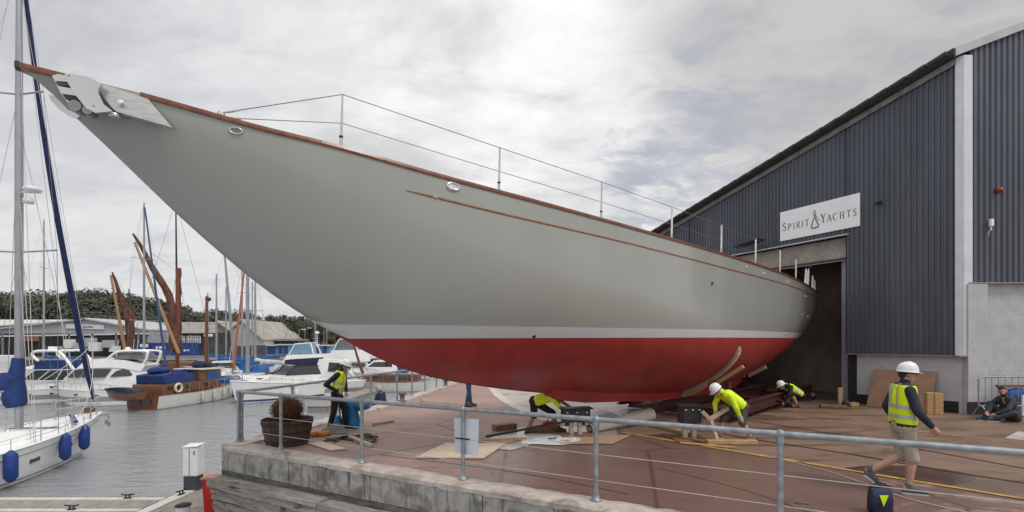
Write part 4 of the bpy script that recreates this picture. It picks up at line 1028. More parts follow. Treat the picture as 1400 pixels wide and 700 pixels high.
# man striding past in the hi-vis waistcoat
walker_at = V(5.52, 6.62, 0.006)
human('walking man in yellow hi-vis vest, navy jacket, khaki shorts and white hard hat', walker_at, R(-106), dict(
    pelvis=(0, 0, .95), chest=(0, .02, 1.33), neck=(0, .03, 1.52), head=(0, .065, 1.665), face=(.12, 1, -.08),
    shR=(.2, .0, 1.45), elR=(.285, .05, 1.17), wrR=(.25, .23, .97), shL=(-.2, .02, 1.45), elL=(-.27, -.08, 1.18), wrL=(-.24, .02, .94),
    knR=(.10, .07, .51), anR=(.10, .03, .095), toeR=(.115, .21, .042), knL=(-.10, .04, .50), anL=(-.10, -.36, .24), toeL=(-.10, -.25, .07)),
    top=JACKET, vest=True, legs=KHAKI, short=True, helmet=True, hair=HAIRB)
human('man in bright yellow hooded top and white hard hat bent over a plank', G(1003, 604), R(96), dict(
    pelvis=(0, -.16, .80), chest=(0, .12, 1.0), neck=(0, .27, 1.07), head=(0, .385, 1.10), face=(0, .75, -.65),
    shL=(-.2, .2, 1.0), elL=(-.25, .10, .76), wrL=(-.22, .0, .58), shR=(.2, .2, 1.02), elR=(.22, .30, .79), wrR=(.12, .34, .62),
    knL=(-.13, -.12, .44), anL=(-.13, -.32, .095), knR=(.12, .16, .47), anR=(.12, .26, .095)),
    top=HIVIS, legs=GREYSHORT, short=True, helmet=True, gloves=GLOVE)
human('crouching man in hi-vis vest and white hard hat near the shed doorway', G(1081, 557), R(92), dict(
    pelvis=(0, -.30, .42), chest=(0, .02, .62), neck=(0, .17, .68), head=(0, .30, .68), face=(0, .85, -.5),
    elL=(-.27, .22, .42), wrL=(-.22, .36, .20), elR=(.27, .25, .42), wrR=(.2, .45, .22),
    knL=(-.16, .08, .44), anL=(-.15, -.12, .095), knR=(.16, .12, .44), anR=(.15, -.06, .095)),
    top=BLACKCLOTH, vest=True, legs=BLACKCLOTH, short=True, shoes=BROWNSHOE, helmet=True, scale=1.05)
human('stooping man in dark shorts and yellow top working beneath the red hull', G(743, 592), R(-94), dict(
    pelvis=(0, -.22, .76), chest=(0, .10, .86), neck=(0, .26, .86), head=(0, .37, .82), face=(0, .7, -.7),
    elL=(-.25, .42, .72), wrL=(-.18, .66, .58), elR=(.25, .36, .66), wrR=(.16, .60, .52),
    knR=(.13, -.22, .44), anR=(.13, -.36, .095), knL=(-.13, .20, .47), anL=(-.14, .34, .095)),
    top=HIVIS, sleeves=False, legs=BLACKCLOTH, short=True, shoes=BROWNSHOE, skin=SKINDARK, hair=HAIRB)
broom_at = G(462, 589)
human('man in dark work clothes, hi-vis vest and dust mask leaning on a grey scraper', broom_at, R(-84), dict(
    pelvis=(0, -.03, .93), chest=(0, .04, 1.28), neck=(0, .10, 1.45), head=(0, .18, 1.56), face=(0, .93, -.35),
    shR=(.2, .05, 1.37), elR=(.30, -.20, 1.14), wrR=(.20, .03, .97), shL=(-.2, .1, 1.38), elL=(-.27, .10, 1.12), wrL=(-.1, .18, .92),
    knR=(.12, -.06, .5), anR=(.12, -.17, .095), knL=(-.13, .12, .5), anL=(-.13, .14, .095)),
    top=BLACKCLOTH, vest=True, legs=BLACKCLOTH, shoes=BLACK, helmet=True, hair=HAIRB, mask=True)
sit_at = V(-4.66, 16.9, -.30)
human('grey-haired man in a navy T-shirt sitting on the quay edge with his back turned', sit_at, R(70), dict(
    pelvis=(0, 0, .14), chest=(0, .06, .46), neck=(0, .12, .62), head=(0, .18, .755), face=(0, 1, -.25),
    elL=(-.27, .16, .32), wrL=(-.2, .36, .25), elR=(.28, .14, .34), wrR=(.22, .36, .25),
    knL=(-.12, .42, .16), anL=(-.12, .44, -.26), knR=(.12, .42, .16), anR=(.12, .44, -.26)),
    top=NAVYTEE, sleeves=False, legs=DENIM, hair=HAIRG, shoes=BLACK)
MB().box(V(-4.62, 16.9, -.26), (.5, .9, .10), .2).build('ledge', ROTWOOD, qw)
human('man in blue jeans and brown shoes standing beyond the yacht, hidden above the knees', G(640, 556), R(-80), dict(
    pelvis=(0, 0, .95), chest=(0, .0, 1.32), neck=(0, .01, 1.5), head=(0, .04, 1.66),
    elL=(-.27, -.02, 1.17), wrL=(-.24, .08, .94), elR=(.27, -.02, 1.17), wrR=(.24, .08, .94),
    knL=(-.10, .04, .5), anL=(-.10, .10, .095), knR=(.10, .02, .5), anR=(.10, -.06, .095)),
    top=NAVYTEE, legs=DENIM, shoes=BROWNSHOE, hair=HAIRB)
human('bearded man in charcoal overalls sitting on the ground against the crowd barrier', G(1371, 576), R(88), dict(
    pelvis=(0, -.26, .13), chest=(0, -.16, .48), neck=(0, -.06, .66), head=(0, .0, .81), face=(-.62, .72, -.12),
    shL=(-.19, -.08, .60), elL=(-.27, .12, .36), wrL=(-.12, .30, .22), shR=(.19, -.08, .60), elR=(.27, .12, .38), wrR=(.08, .34, .24),
    knL=(-.36, .06, .28), anL=(-.16, .33, .10), knR=(.16, .16, .42), anR=(.07, .40, .10), toeL=(-.08, .46, .05), toeR=(.1, .56, .04)),
    top=GREYCLOTH, legs=GREYCLOTH, shoes=mat('navy_trainers', (.02, .03, .06), .7), hair=HAIRB, beard=True)
# ------------------------------------------------------------------ cradle and supports under the yacht
CRED = mat('red_brown_painted_steel', (.075, .026, .021), .5, .1, .25, 3, .1, 20, col2=(.07, .035, .026), f2=(.5, .7))
PALELEG = mat('pale_timber_leg', (.46, .39, .33), .8, 0, .15, 6)
m = MB(); rings = []
for s, zb in ((7.9, .98), (8.3, .84), (9, .74), (12, .54), (15, .48), (17.2, .57), (17.8, .8)):
    k = y_k(s); rings.append([yp(s, -.16, k+.12), yp(s, -.13, zb), yp(s, .13, zb), yp(s, .16, k+.12)])
m.loft(rings, smooth=False, caps=True).build('keel_stub', REDP, yacht)
cr = thing('yacht_cradle', 'red-brown steel launching cradle with curved timber pads beneath the yacht', 'cradle', (yp(13, 0, 0)))
def ibeam(p, q, wd, ht, m, name, par):
    d = (q-p).normalized(); mb = MB(); mb.beam(p+V(0, 0, ht/2-.012), q+V(0, 0, ht/2-.012), wd, .024); mb.beam(p-V(0, 0, ht/2-.012), q-V(0, 0, ht/2-.012), wd, .024); mb.beam(p, q, .03, ht-.05)
    return mb.build(name, m, par)
ibeam(yp(11.6, .0, .33), yp(20.5, .0, .33), .24, .28, CRED, 'keel_beam', cr)
ibeam(yp(13.0, 1.75, .33), yp(21.6, 1.25, .36), .22, .30, CRED, 'side_beam', cr)
ibeam(yp(13.0, -1.75, .33), yp(21.6, -1.25, .36), .22, .30, CRED, 'side_beam', cr)
for s in (13.5, 17.0, 20): ibeam(yp(s, -1.7, .18), yp(s, 1.7, .18), .2, .22, CRED, 'cross_beam', cr)
for s in (14.6, 17.6, 20.6):
    for o_ in (-1.5, 1.5):
        w_ = MB().box(yp(s, o_, .16), (.34, .22, .16), math.atan2(YD.y, YD.x), bev=.02).build('bogie', mat('grey_bogie', (.25, .25, .25), .6), cr)
        for e in (-.12, .12): MB().tube([yp(s+e, o_-.13, .09), yp(s+e, o_+.13, .09)], .08, 14).build('wheel', DARKSTEEL, w_)
# curved timber pads that follow the section, in three laminations
def hull_pt(s, side, u):
    """points on the section from the keel (u=0) outwards along the bilge"""
    z = y_k(s)+u; return z, side*y_half(s, z)
for side in (1, -1):
    for lam, (u1, t0, t1, s0) in enumerate(((1.42, .008, .036, 13.42), (1.36, .038, .066, 13.45), (1.27, .068, .10, 13.40), (.42, .102, .15, 13.44))):
        m = MB(); A, Bp = [], []
        n = 16; us = [.03+(u1-.03)*(i/n) for i in range(n+1)]
        pts = [V(hull_pt(13.6, side, u)[1], hull_pt(13.6, side, u)[0], 0) for u in us]
        for i in range(n+1):
            d = (pts[min(i+1, n)]-pts[max(i-1, 0)]).normalized(); nn = V(d.y, -d.x, 0)*side
            if nn.y > 0: nn = -nn
            A.append(pts[i]+nn*t0); Bp.append(pts[i]+nn*(t1+(0 if lam < 3 else .05*math.sin(math.pi*min(1, i/n)))))
        rings = []
        for i in range(n+1): rings.append([yp(s0, A[i].x, A[i].y), yp(s0, Bp[i].x, Bp[i].y), yp(s0+.16, Bp[i].x, Bp[i].y), yp(s0+.16, A[i].x, A[i].y)])
        m.loft(rings, closed=True, smooth=False, caps=True).build('curved_pad', SAWN if lam < 3 else PINE, cr)
    MB().beam(yp(13.3, side*1.25, 1.02), yp(13.3, side*1.95, 1.50), .09, .10, bev=.008).build('wedge_timber', PINE, cr)
    MB().beam(yp(13.5, side*1.45, .45), yp(13.5, side*1.45, 1.05), .14, .14, up=YN).build('pad_post', CRED, cr)
    m = MB(); rings = []
    for i in range(9):
        z, h_ = hull_pt(18.6, side, .03+.34*i/8); rings.append([yp(18.5, h_*1.01+side*.01, z-.02), yp(18.5, h_+side*.05, z-.14), yp(18.66, h_+side*.05, z-.14), yp(18.66, h_*1.01+side*.01, z-.02)])
    m.loft(rings, closed=True, smooth=False, caps=True).build('curved_pad', PALEPLY, cr)
def jack(label, g, rz, zt, zb, wd):
    o = thing('jack_stand', label, 'jack', g, 'jacks under the keel')
    M3 = lambda x, y, z: g+V(x*math.cos(rz)-y*math.sin(rz), x*math.sin(rz)+y*math.cos(rz), z)
    bx = MB().box(M3(0, 0, (zt+zb)/2), (wd, .30, zt-zb), rz, bev=.015).build('jack_box', DARKSTEEL, o)
    MB().box(M3(0, 0, zt+.015), (wd+.12, .36, .03), rz).build('top_plate', DARKSTEEL, o)
    for x in (-wd*.36, 0, wd*.36):
        for z in (zt-.07,): MB().lathe([(.022, 0), (.022, .02), (0, .024)], M3(x, -.15, z), 8, axis=(math.sin(rz), -math.cos(rz), 0)).build('bolt', STEEL, bx)
    for x in (-.10, .10): MB().box(M3(x, 0, zb/2+.02), (.10, .11, zb-.02), rz, bev=.012).build('leg', PALELEG, o)
    for x in (-wd*.3, wd*.3): MB().tube([M3(x, .05, zb-.1), M3(x, .05, zt-.02)], .05, 10).build('ram', DARKSTEEL, o)
    MB().box(M3(0, 0, .02), (.75, .55, .03), rz).build('base_plate', OAKBLOCK, o)
jack('black steel jack on two pale legs beneath the front of the keel', yp(8.75, 0.05, 0), .12, .62, .33, .62)
jack('black steel jack on two pale legs beside the man in the yellow top', V(3.88, 10.25, 0), .1, .74, .37, .42)
# ------------------------------------------------------------------ loose timber, sheets and gear on the quay
def flat(name, label, cat, px, th, m, group=None, lift=.012):
    q = [G(x, y)+V(0, 0, lift) for x, y in px]; return MB().prism(q, (0, 0, th)).build(name, m, label=label, cat=cat, group=group)
flat('plywood_sheet', 'large pale plywood sheet lying on the tarmac behind the white notice', 'plywood', ((568, 627), (610, 607), (692, 607.5), (661, 628)), .018, PALEPLY)
flat('plywood_sheet', 'narrow pale plywood offcut lying right of the barrel planter', 'plywood', ((420, 607), (441, 605.5), (475, 615), (452, 617.5)), .018, PALEPLY)
flat('plywood_sheet', 'small pinkish plywood offcut beyond the large pale sheet', 'plywood', ((662, 607), (668, 603.5), (706, 603), (697, 606.5)), .02, PLY)
flat('plywood_sheet', 'reddish plywood sheet on the wet ground under the front jack', 'plywood', ((757, 608), (778, 597.5), (862, 596), (838, 607.5)), .014, PLY)
def stick(name, label, cat, p, q, wd, ht, m, z=0., group=None, z2=None):
    p = p+V(0, 0, ht/2+.012+z); q = q+V(0, 0, ht/2+.012+(z if z2 is None else z2)); return MB().beam(p, q, wd, ht, bev=.006).build(name, m, label=label, cat=cat, group=group)
stick('timber_batten', 'pale timber batten lying alone near the quay edge', 'timber', G(509, 582), G(538, 577), .07, .06, SAWN)
stick('timber_batten', 'pale round timber lying among the dark webbing straps', 'timber', G(478, 600), G(508, 613), .08, .07, SAWN)
stick('timber_block', 'short thick brown timber block nearest the wearer of blue jeans', 'timber', G(675, 589), G(704, 586), .22, .13, OAKBLOCK)
stick('timber_block', 'short thick brown timber block at the stooping man\'s feet', 'timber', G(727, 592), G(763, 589), .24, .14, OAKBLOCK)
stick('timber_plank', 'thin brown plank lying left of the white sheeting', 'timber', G(652, 605), G(720, 602), .10, .05, PINE)
stick('timber_plank', 'long thick plank sloping across the ground in front of the second jack', 'timber', G(868, 577), G(986, 606), .24, .075, PINE)
stick('timber_plank', 'short sawn plank under the boots of the man in the yellow top', 'timber', G(966, 607.5), G(1034, 607.5), .16, .08, PINE, z=0)
stick('timber_plank', 'thin plank lying in front of the short sawn plank', 'timber', G(930, 607), G(1005, 613.5), .09, .03, PINE)
stick('timber_plank', 'dark red plank half under the long thick plank', 'timber', G(905, 596), G(962, 606), .16, .05, OAKBLOCK)
o = thing('timber_prop', 'pale forked timber prop held upright by the man in the yellow top', 'timber', G(979, 603))
MB().beam(G(982, 606)+V(0, 0, .02), G(982, 606)+V(-.14, .05, .50), .07, .06, up=(0, 1, 0)).build('upright', SAWN, o)
MB().beam(G(982, 606)+V(-.16, .05, .50), G(982, 606)+V(.26, .12, .72), .08, .07).build('head_piece', SAWN, o)
MB().beam(G(982, 606)+V(-.15, .05, .50), G(982, 606)+V(-.30, .1, .66), .08, .07).build('head_piece', SAWN, o)
p, q = G(664, 600)+V(0, 0, .05), V(1.50, 10.55, .40)
MB().tube([p, q], .028, 8).build('steel_pole', DARKSTEEL, label='long dark steel pole propped from the ground to the front jack', cat='pole')
# white sheeting with printed marks, a rolled sheet and a pale wedge
o = thing('plastic_sheet', 'white plastic sheet with dark printed marks spread on the wet ground', 'plastic sheet', G(755, 600))
q = [G(x, y) for x, y in ((712, 607), (722, 594), (778, 596), (797, 603), (770, 609), (735, 608))]
rg = cat_rom(q+[q[0]], 4)[:-1]; ctr = G(752, 602)
MB().loft([[p+V(0, 0, .014) for p in rg], [p.lerp(ctr, .12)+V(0, 0, .022+random.uniform(0, .02)) for p in rg], [p.lerp(ctr, .5)+V(0, 0, .02+random.uniform(0, .025)) for p in rg], [p.lerp(ctr, .95)+V(0, 0, .03) for p in rg]], closed=True).build('sheet', mat('white_plastic', (.66, .68, .70), .25, 0, .05, 3), o)
for px, py in ((752, 602.5), (758, 602)): MB().box(G(px, py)+V(0, 0, .05), (.09, .05, .006), .4).build('printed_mark', DARKSTEEL, o)
p, q = G(806, 593)+V(0, 0, .11), G(890, 579)+V(0, .1, .22)
m = MB(); d = (q-p).normalized()
for k in range(3): m.tube([p+d*.05*k, q-d*.06*k], [.10-.02*k, .185-.02*k], 18, cap=False)
m.tube([p, q], [.05, .12], 14); m.build('paper_roll', mat('grey_brown_paper', (.42, .38, .34), .8, 0, .15, 2, .3, 6), label='long conical roll of pale paper lying under the hull', cat='paper roll')
m = MB(); c = G(822, 578.5); a, b_, cc_ = V(.42, .1, 0), V(-.1, .34, 0), V(0, 0, 1)
m.prism([c-a-b_*.4+cc_*.10, c+a-b_*.4+cc_*.04, c+a*1.1-b_*.4+cc_*.17, c+a*.6-b_*.4+cc_*.30, c-a*.2-b_*.4+cc_*.26], b_*1.4); m.box(c+V(0, .1, .05), (.5, .4, .1)); m.build('folded_sheet', mat('pale_folded_paper', (.60, .57, .52), .7), label='pale folded sheet lying on the ground right of the front jack', cat='sheet')
# stooping man's red toolbag
o = thing('tool_bag', 'small red bag on the wet ground below the stooping man', 'bag', G(752, 585)); MB().box(G(752, 586)+V(0, 0, .10), (.34, .24, .18), .2, bev=.05).build('body', mat('red_cloth', (.30, .02, .02), .7), o); MB().tube([G(752, 586)+V(-.1, 0, .18), G(752, 586)+V(0, 0, .28), G(752, 586)+V(.1, 0, .18)], .012, 6).build('handle', BLACKCLOTH, o)
# straps heaped on the tarmac
o = thing('webbing_strap', 'heap of dark green webbing straps on the tarmac behind the second railing post', 'strap', G(490, 602))
WEB = mat('dark_green_webbing', (.03, .04, .036), .9, 0, .4, 10)
for pts in (((444, 606), (452, 607), (460, 603), (474, 600), (490, 598), (502, 596), (512, 598)), ((446, 604), (458, 601), (470, 601), (486, 604), (503, 605), (516, 600)), ((480, 597), (492, 601), (505, 600), (514, 604), (500, 607), (488, 606)), ((456, 606), (462, 602.5), (480, 598.5), (498, 597), (510, 601))):
    c = cat_rom([G(x, y)+V(0, 0, random.uniform(.02, .07)) for x, y in pts], 6); L_, Q_ = [], []
    for i, p in enumerate(c):
        d = (c[min(i+1, len(c)-1)]-c[max(i-1, 0)]).normalized(); n_ = V(-d.y, d.x, .5*math.sin(i*.7)).normalized(); L_.append(p+n_*.04); Q_.append(p-n_*.04)
    MB().loft([[p-V(0, 0, .006) for p in L_], L_, Q_, [p-V(0, 0, .006) for p in Q_], [p-V(0, 0, .006) for p in L_]], smooth=True).build('strap', WEB, o)
MB().tube(cat_rom([G(x, y)+V(0, 0, .05) for x, y in ((426, 598), (434, 596), (441, 597), (450, 594.5))], 5), [.03]+[.075]*14+[.03], 10).build('hose', mat('orange_plastic', (.48, .20, .03), .6, 0, .2, 6, .3, 10), label='short orange hose lying behind the barrel planter', cat='hose')
# scraper held by the man at the harbour rail
o = thing('scraper', 'wide grey scraper on a long pole held by the man in the dust mask', 'scraper', G(462, 592))
h0 = broom_at+V(.10, -.22, .98)
MB().tube([h0+V(-.02, 0, .06), broom_at+V(.18, -.28, .10)], .018, 8).build('pole', DARKSTEEL, o)
m = MB(); c = broom_at+V(.02, -.32, 0)
m.prism([c+V(-.34, -.02, .015), c+V(.30, -.02, .015), c+V(.22, .04, .17), c+V(.12, .06, .23), c+V(-.04, .06, .21), c+V(-.24, .04, .12)], V(0, .03, 0)); m.prism([c+V(-.36, -.12, .012), c+V(.32, -.12, .012), c+V(.32, .02, .03), c+V(-.36, .02, .03)], V(0, 0, .012))
m.build('blade', mat('grey_scraper_metal', (.19, .20, .20), .55, .2, .15), o)
# blue tarpaulin slung over a stub post
o = thing('tarpaulin', 'bright blue tarpaulin bundled beside the man leaning on the scraper', 'tarpaulin', G(478, 590))
c = V(G(480, 587).x, 11.62, 0); m = MB(); BLUET = mat('blue_tarpaulin', (.015, .17, .42), .5, 0, .2, 3, .6, 7)
rings = []
for z, r_ in ((.0, .15), (.2, .16), (.4, .14), (.55, .17), (.66, .20), (.74, .12), (.76, .0)): rings.append([c+V((r_+.025*math.sin(k*2.1+z*9))*math.cos(k*.524), (r_+.025*math.cos(k*1.7+z*8))*math.sin(k*.524), z) for k in range(12)])
m.loft(rings, closed=True); m.build('hanging_fold', BLUET, o)
MB().tube([c+V(-.05, 0, .58), c+V(.12, .0, .60), c+V(.28, -.02, .56), c+V(.40, -.03, .58)], [.14, .17, .11, .09], 12).build('slung_fold', BLUET, o)
MB().ell(c+V(-.36, -.05, .14), (.13, .12, .2)).build('loose_end', BLUET, o)
# barrel planter and its clipped bush
pc = V(-4.72, 9.84, .0)
bp_ = thing('barrel_planter', 'half oak barrel planter standing on the quay corner behind the railing', 'planter', pc)
OAK = mat('weathered_oak_stave', (.085, .055, .042), .85, 0, .3, 6, .4, 20, (1, 1, 1)); IRON = mat('rusty_hoop', (.045, .035, .03), .7, .3, .3)
n = 24
def brad(z): return .405+.105*(z/.53)-.02*(z/.53-.5)**2
for k in range(n):
    a0, a1 = 2*math.pi*(k+.03)/n, 2*math.pi*(k+.97)/n; rings = []
    j = random.uniform(-.004, .006); zt = .53+random.uniform(-.008, .008)
    for z in (.012, .18, .36, zt): rings.append([pc+V(r_*math.cos(a), r_*math.sin(a), z) for a, r_ in ((a0, brad(z)+j), ((a0+a1)/2, brad(z)+j+.003), (a1, brad(z)+j), (a1, brad(z)-.028), (a0, brad(z)-.028))])
    MB().loft(rings, closed=True, smooth=False, caps=True).build('stave', OAK, bp_)
for z in (.10, .28, .45): MB().loft([[pc+V((brad(zz_)+.010)*math.cos(2*math.pi*k/32), (brad(zz_)+.010)*math.sin(2*math.pi*k/32), zz_) for k in range(32)] for zz_ in (z-.022, z+.022)], closed=True).build('hoop', IRON, bp_)
MB().lathe([(.0, .46), (.47, .45)], pc, 24).build('soil', mat('dark_soil', (.03, .02, .015), .95), bp_)
def leaf_mesh(name, m, parent, pts, size, seed=1, flat_=.35, fix=False, soft=False, **kw):
    rnd = random.Random(seed); mb = MB(); nv = []
    for p, n_ in pts:
        d = V(rnd.uniform(-1, 1), rnd.uniform(-1, 1), rnd.uniform(-1, 1)).normalized(); t1 = (n_.cross(d)+n_*flat_).normalized(); t2 = (t1.cross(n_)+d*.25).normalized()
        s = size*rnd.uniform(.6, 1.4); nv += [tuple(n_)]*4
        q = [p-t2*s*.35, p+t1*s*.5-t2*s*.1, p+t1*s, p+t1*s*.45+t2*s*.38]
        if soft and (q[1]-q[0]).cross(q[2]-q[0]).dot(n_) < 0: q.reverse()
        mb.add(q, [(0, 1, 2, 3)])
    o = mb.build(name, m, parent, fix=False, **kw)
    if soft:
        for p in o.data.polygons: p.use_smooth = True
        o.data.normals_split_custom_set_from_vertices(nv)
    return o
def leaf_mat(name, c1, c2, c3):
    if name in MATS: return MATS[name]
    m = bpy.data.materials.new(name); m.use_nodes = True; MATS[name] = m; t = NT(m.node_tree); b = t.n['Principled BSDF']
    g = t.new('ShaderNodeNewGeometry'); oc = t.new('ShaderNodeTexCoord').outputs['Object']
    cc = t.mix(g.outputs['Random Per Island'], c1, c2); cc = t.mix(t.ramp(t.noise(oc, .35, 4), .42, .62), cc, c3)
    t.set(b.inputs['Base Color'], cc); b.inputs['Roughness'].default_value = .75; b.inputs['Specular IOR Level'].default_value = .2
    return m
sh = thing('clipped_bush', 'rounded russet brown clipped bush growing in the barrel planter', 'bush', pc+V(0, 0, .46))
pts = []
for i in range(5200):
    d = V(random.gauss(0, 1), random.gauss(0, 1), random.gauss(0, 1)).normalized(); r_ = random.uniform(.72, 1.04)
    k = 1+.06*math.sin(d.x*7+d.z*5)+.05*math.sin(d.y*9); pts.append((pc+V(d.x*.315*r_*k, d.y*.315*r_*k, .70+d.z*.27*r_*k), d))
leaf_mesh('foliage', leaf_mat('russet_leaf', (.17, .065, .022), (.085, .035, .015), (.14, .07, .025)), sh, pts, .034)
MB().ell(pc+V(0, 0, .70), (.27, .27, .23)).tube([pc+V(0, 0, .45), pc+V(0, 0, .6)], .03).build('twigs', mat('dark_twig', (.03, .016, .01), .9), sh)
# ------------------------------------------------------------------ by the shed
def lean(name, label, t0, t1, out, hgt, th, m):
    a = math.atan2(hgt, out-.08) ; q = [fp_(t0, .012, out), fp_(t1, .012, out), fp_(t1-.0, hgt, -.03), fp_(t0-.0, hgt, -.03)]
    nn = (q[1]-q[0]).cross(q[3]-q[0]).normalized(); nn = nn if nn.dot(FN) > 0 else -nn
    return MB().prism(q, nn*th).build(name, m, label=label, cat='plywood')
lean('plywood_sheet', 'big brown plywood sheet leaning on the grey brick wall behind the walking man', tpx(1195), tpx(1281), .50, 1.22, .02, mat('brown_plywood', (.34, .20, .135), .7, 0, .14, 2.5, .05, 40, (1, 1, 1)))
for i, (px, lb, hh, wd) in enumerate(((1272.5, 'left of two upright brown timber blocks beside the leaning plywood', .64, .20), (1283.5, 'right of two upright brown timber blocks beside the leaning plywood', .63, .21))):
    MB().box(G(px, 566.5+i*.5)+V(0, .05, hh/2+.008), (wd, .20, hh), -.25, bev=.008).build('timber_block', PINE, label=lb, cat='timber', group='upright timber blocks')
MB().box(G(1139, 558)+V(0, 0, .06), (.75, .2, .09), -.35, bev=.01).build('timber_block', OAKBLOCK, label='flat timber block on the ground in front of the door jamb', cat='timber')
MB().box(G(1148.5, 556)+V(0, 0, .33), (.13, .1, .60), -.3, bev=.01).build('timber_block', PLY, label='single upright timber block against the foot of the door jamb', cat='timber')
MB().box(G(1166, 556)+V(0, 0, .06), (.34, .2, .09), .3, bev=.01).build('timber_block', PINE, label='light timber block at the foot of the brick wall by the jamb', cat='timber')
MB().box(G(1166, 555.6)+V(0, 0, .12), (.30, .18, .03), .1).build('timber_offcut', PLY, label='thin offcut lying on the light timber block by the jamb', cat='timber')
m = MB(); c = G(1156, 557.5); m.ell(c+V(0, 0, .13), (.11, .10, .13)).ell(c+V(.04, -.02, .22), (.06, .05, .06)); m.build('rubbish_bag', BLACK, label='small black bag standing at the foot of the door jamb', cat='bag')
# crowd barrier with what is stacked behind it
bz_ = 13.42; bx0 = (1338-700)/F*bz_
cb = thing('crowd_barrier', 'grey steel crowd barrier standing behind the seated man', 'barrier', (bx0, bz_, 0))
m = MB().tube(cat_rom([V(bx0, bz_, .32), V(bx0, bz_, 1.02), V(bx0+.03, bz_, 1.11), V(bx0+.12, bz_, 1.15), V(bx0+.5, bz_, 1.15), V(bx0+2.3, bz_, 1.15)], 5), .02, 8); m.tube([V(bx0, bz_, .32), V(bx0+2.3, bz_, .32)], .018, 8); m.tube([V(bx0+2.3, bz_, .32), V(bx0+2.3, bz_, 1.15)], .02, 8)
m.build('frame', GALV, cb)
for i in range(1, 12): MB().tube([V(bx0+i*.19, bz_, .32), V(bx0+i*.19, bz_, 1.15)], .0085, 6).build('bar', GALV, cb)
for x in (.06, 2.2): MB().tube(cat_rom([V(bx0+x, bz_+.25, .02), V(bx0+x, bz_+.05, .30), V(bx0+x, bz_-.05, .30), V(bx0+x-.02, bz_-.30, .02)], 4), .019, 8).build('foot', GALV, cb)
stick('timber_plank', 'brown plank lying on top of the blue bag behind the barrier', 'timber', V(14.15, bz_+.22, .82), V(15.6, bz_+.22, .82), .14, .07, OAKBLOCK)
m = MB(); c = V(14.85, bz_+.24, .0); m.ell(c+V(-.12, 0, .61), (.42, .15, .2)).ell(c+V(.2, 0, .55), (.4, .15, .24)); m.box(c+V(0, 0, .22), (.9, .26, .44), bev=.05); m.build('holdall', BLUECLOTH2, label='bright blue bag standing behind the crowd barrier', cat='bag')
o = thing('cardboard_box', 'white box with a brown cardboard panel in front of the blue bag', 'box', V(14.98, bz_+.08, 0))
MB().box(V(14.98, bz_+.09, .32), (.56, .06, .6), bev=.01).build('carton', WHITE2, o); MB().box(V(15.0, bz_+.055, .46), (.44, .02, .18)).build('brown_panel', mat('brown_card', (.25, .16, .10), .8), o)
# ------------------------------------------------------------------ near right: tool bag, rope
bc = G(1203, 701.5)
o = thing('tool_bag', 'small navy tool bag with a yellow triangle standing near the walking man\'s heel', 'bag', bc)
ra = R(-14)
def bl(x, y, z): return bc+V(x*math.cos(ra)-y*math.sin(ra), x*math.sin(ra)+y*math.cos(ra), z)
rings = []
for z, wx, wy in ((.006, .105, .075), (.02, .12, .085), (.18, .122, .082), (.27, .118, .06), (.315, .115, .03), (.33, .112, .02)): rings.append([bl(wx*(abs(math.cos(a))**.4)*(1 if math.cos(a) > 0 else -1), wy*(abs(math.sin(a))**.4)*(1 if math.sin(a) > 0 else -1)+.012*math.sin(z*20), z) for a in [2*math.pi*k/20 for k in range(20)]])
MB().loft(rings, closed=True, caps=True).build('body', mat('navy_bag_fabric', (.015, .022, .06), .7, 0, .3, 8, .5, 12), o)
MB().prism([bl(-.045, -.088, .245), bl(.05, -.088, .25), bl(-.005, -.092, .115)], V(0, -.006, 0)).build('emblem', HIVIS, o)
MB().tube([bl(-.07, 0, .32), bl(-.05, -.01, .37), bl(.05, -.01, .37), bl(.07, 0, .32)], .009, 6).build('handle', BLACKCLOTH, o)
MB().box(bl(0, -.01, .335), (.235, .035, .03), ra, bev=.008).build('zip_top', BLACKCLOTH, o)
MB().tube(cat_rom([G(x, y)+V(0, 0, .02) for x, y in ((1040, 622), (1075, 631), (1130, 645), (1185, 664), (1240, 683), (1315, 701), (1380, 716))], 6), .007, 5).build('rope', ROPE, label='thin pale rope trailing across the red tarmac to the navy bag', cat='rope')
MB().box(G(1096, 689)+V(0, 0, .012), (.16, .03, .014), -.25).build('timber_offcut', OAKBLOCK, label='tiny dark splinter of wood lying on the red tarmac', cat='timber')
# ------------------------------------------------------------------ quay furniture on the harbour side
for i, (px, py) in enumerate(((550, 548.5), (609.5, 527.5))):
    c = G(px, py, .05); o = MB().lathe([(.14, 0), (.13, .03), (.085, .06), (.08, .2), (.14, .26), (.13, .32), (.0, .34)], c, 14).build('mooring_bollard', mat('rusty_grey_bollard', (.16, .15, .145), .7, .2, .25), label=('near', 'far')[i]+(' iron mooring bollard on the quay edge right of the sitting man' if i == 0 else ' iron mooring bollard on the quay edge beside the blue jeans'), cat='bollard', group='mooring bollards')
c = bp[7]; o = thing('warning_sign', 'yellow and white sign hung on the harbour railing under the hull', 'sign', c+V(0, 0, .75)); MB().box(c+V(.10, -.06, 1.02), (.26, .02, .22)).build('yellow_panel', mat('yellow_panel', (.62, .45, .03), .5), o); MB().box(c+V(.08, -.06, .80), (.30, .02, .22)).build('white_panel', WHITE2, o)
m = MB(); m.ell(bp[7]+V(.42, -.06, .86), (.11, .06, .2)); m.tube([bp[7]+V(.35, -.05, 1.0), bp[7]+V(.38, 0, 1.11), bp[7]+V(.45, -.05, 1.0)], .012); m.build('satchel', mat('brown_canvas', (.12, .07, .04), .8), label='brown satchel hung on the harbour railing beside the yellow sign', cat='bag')
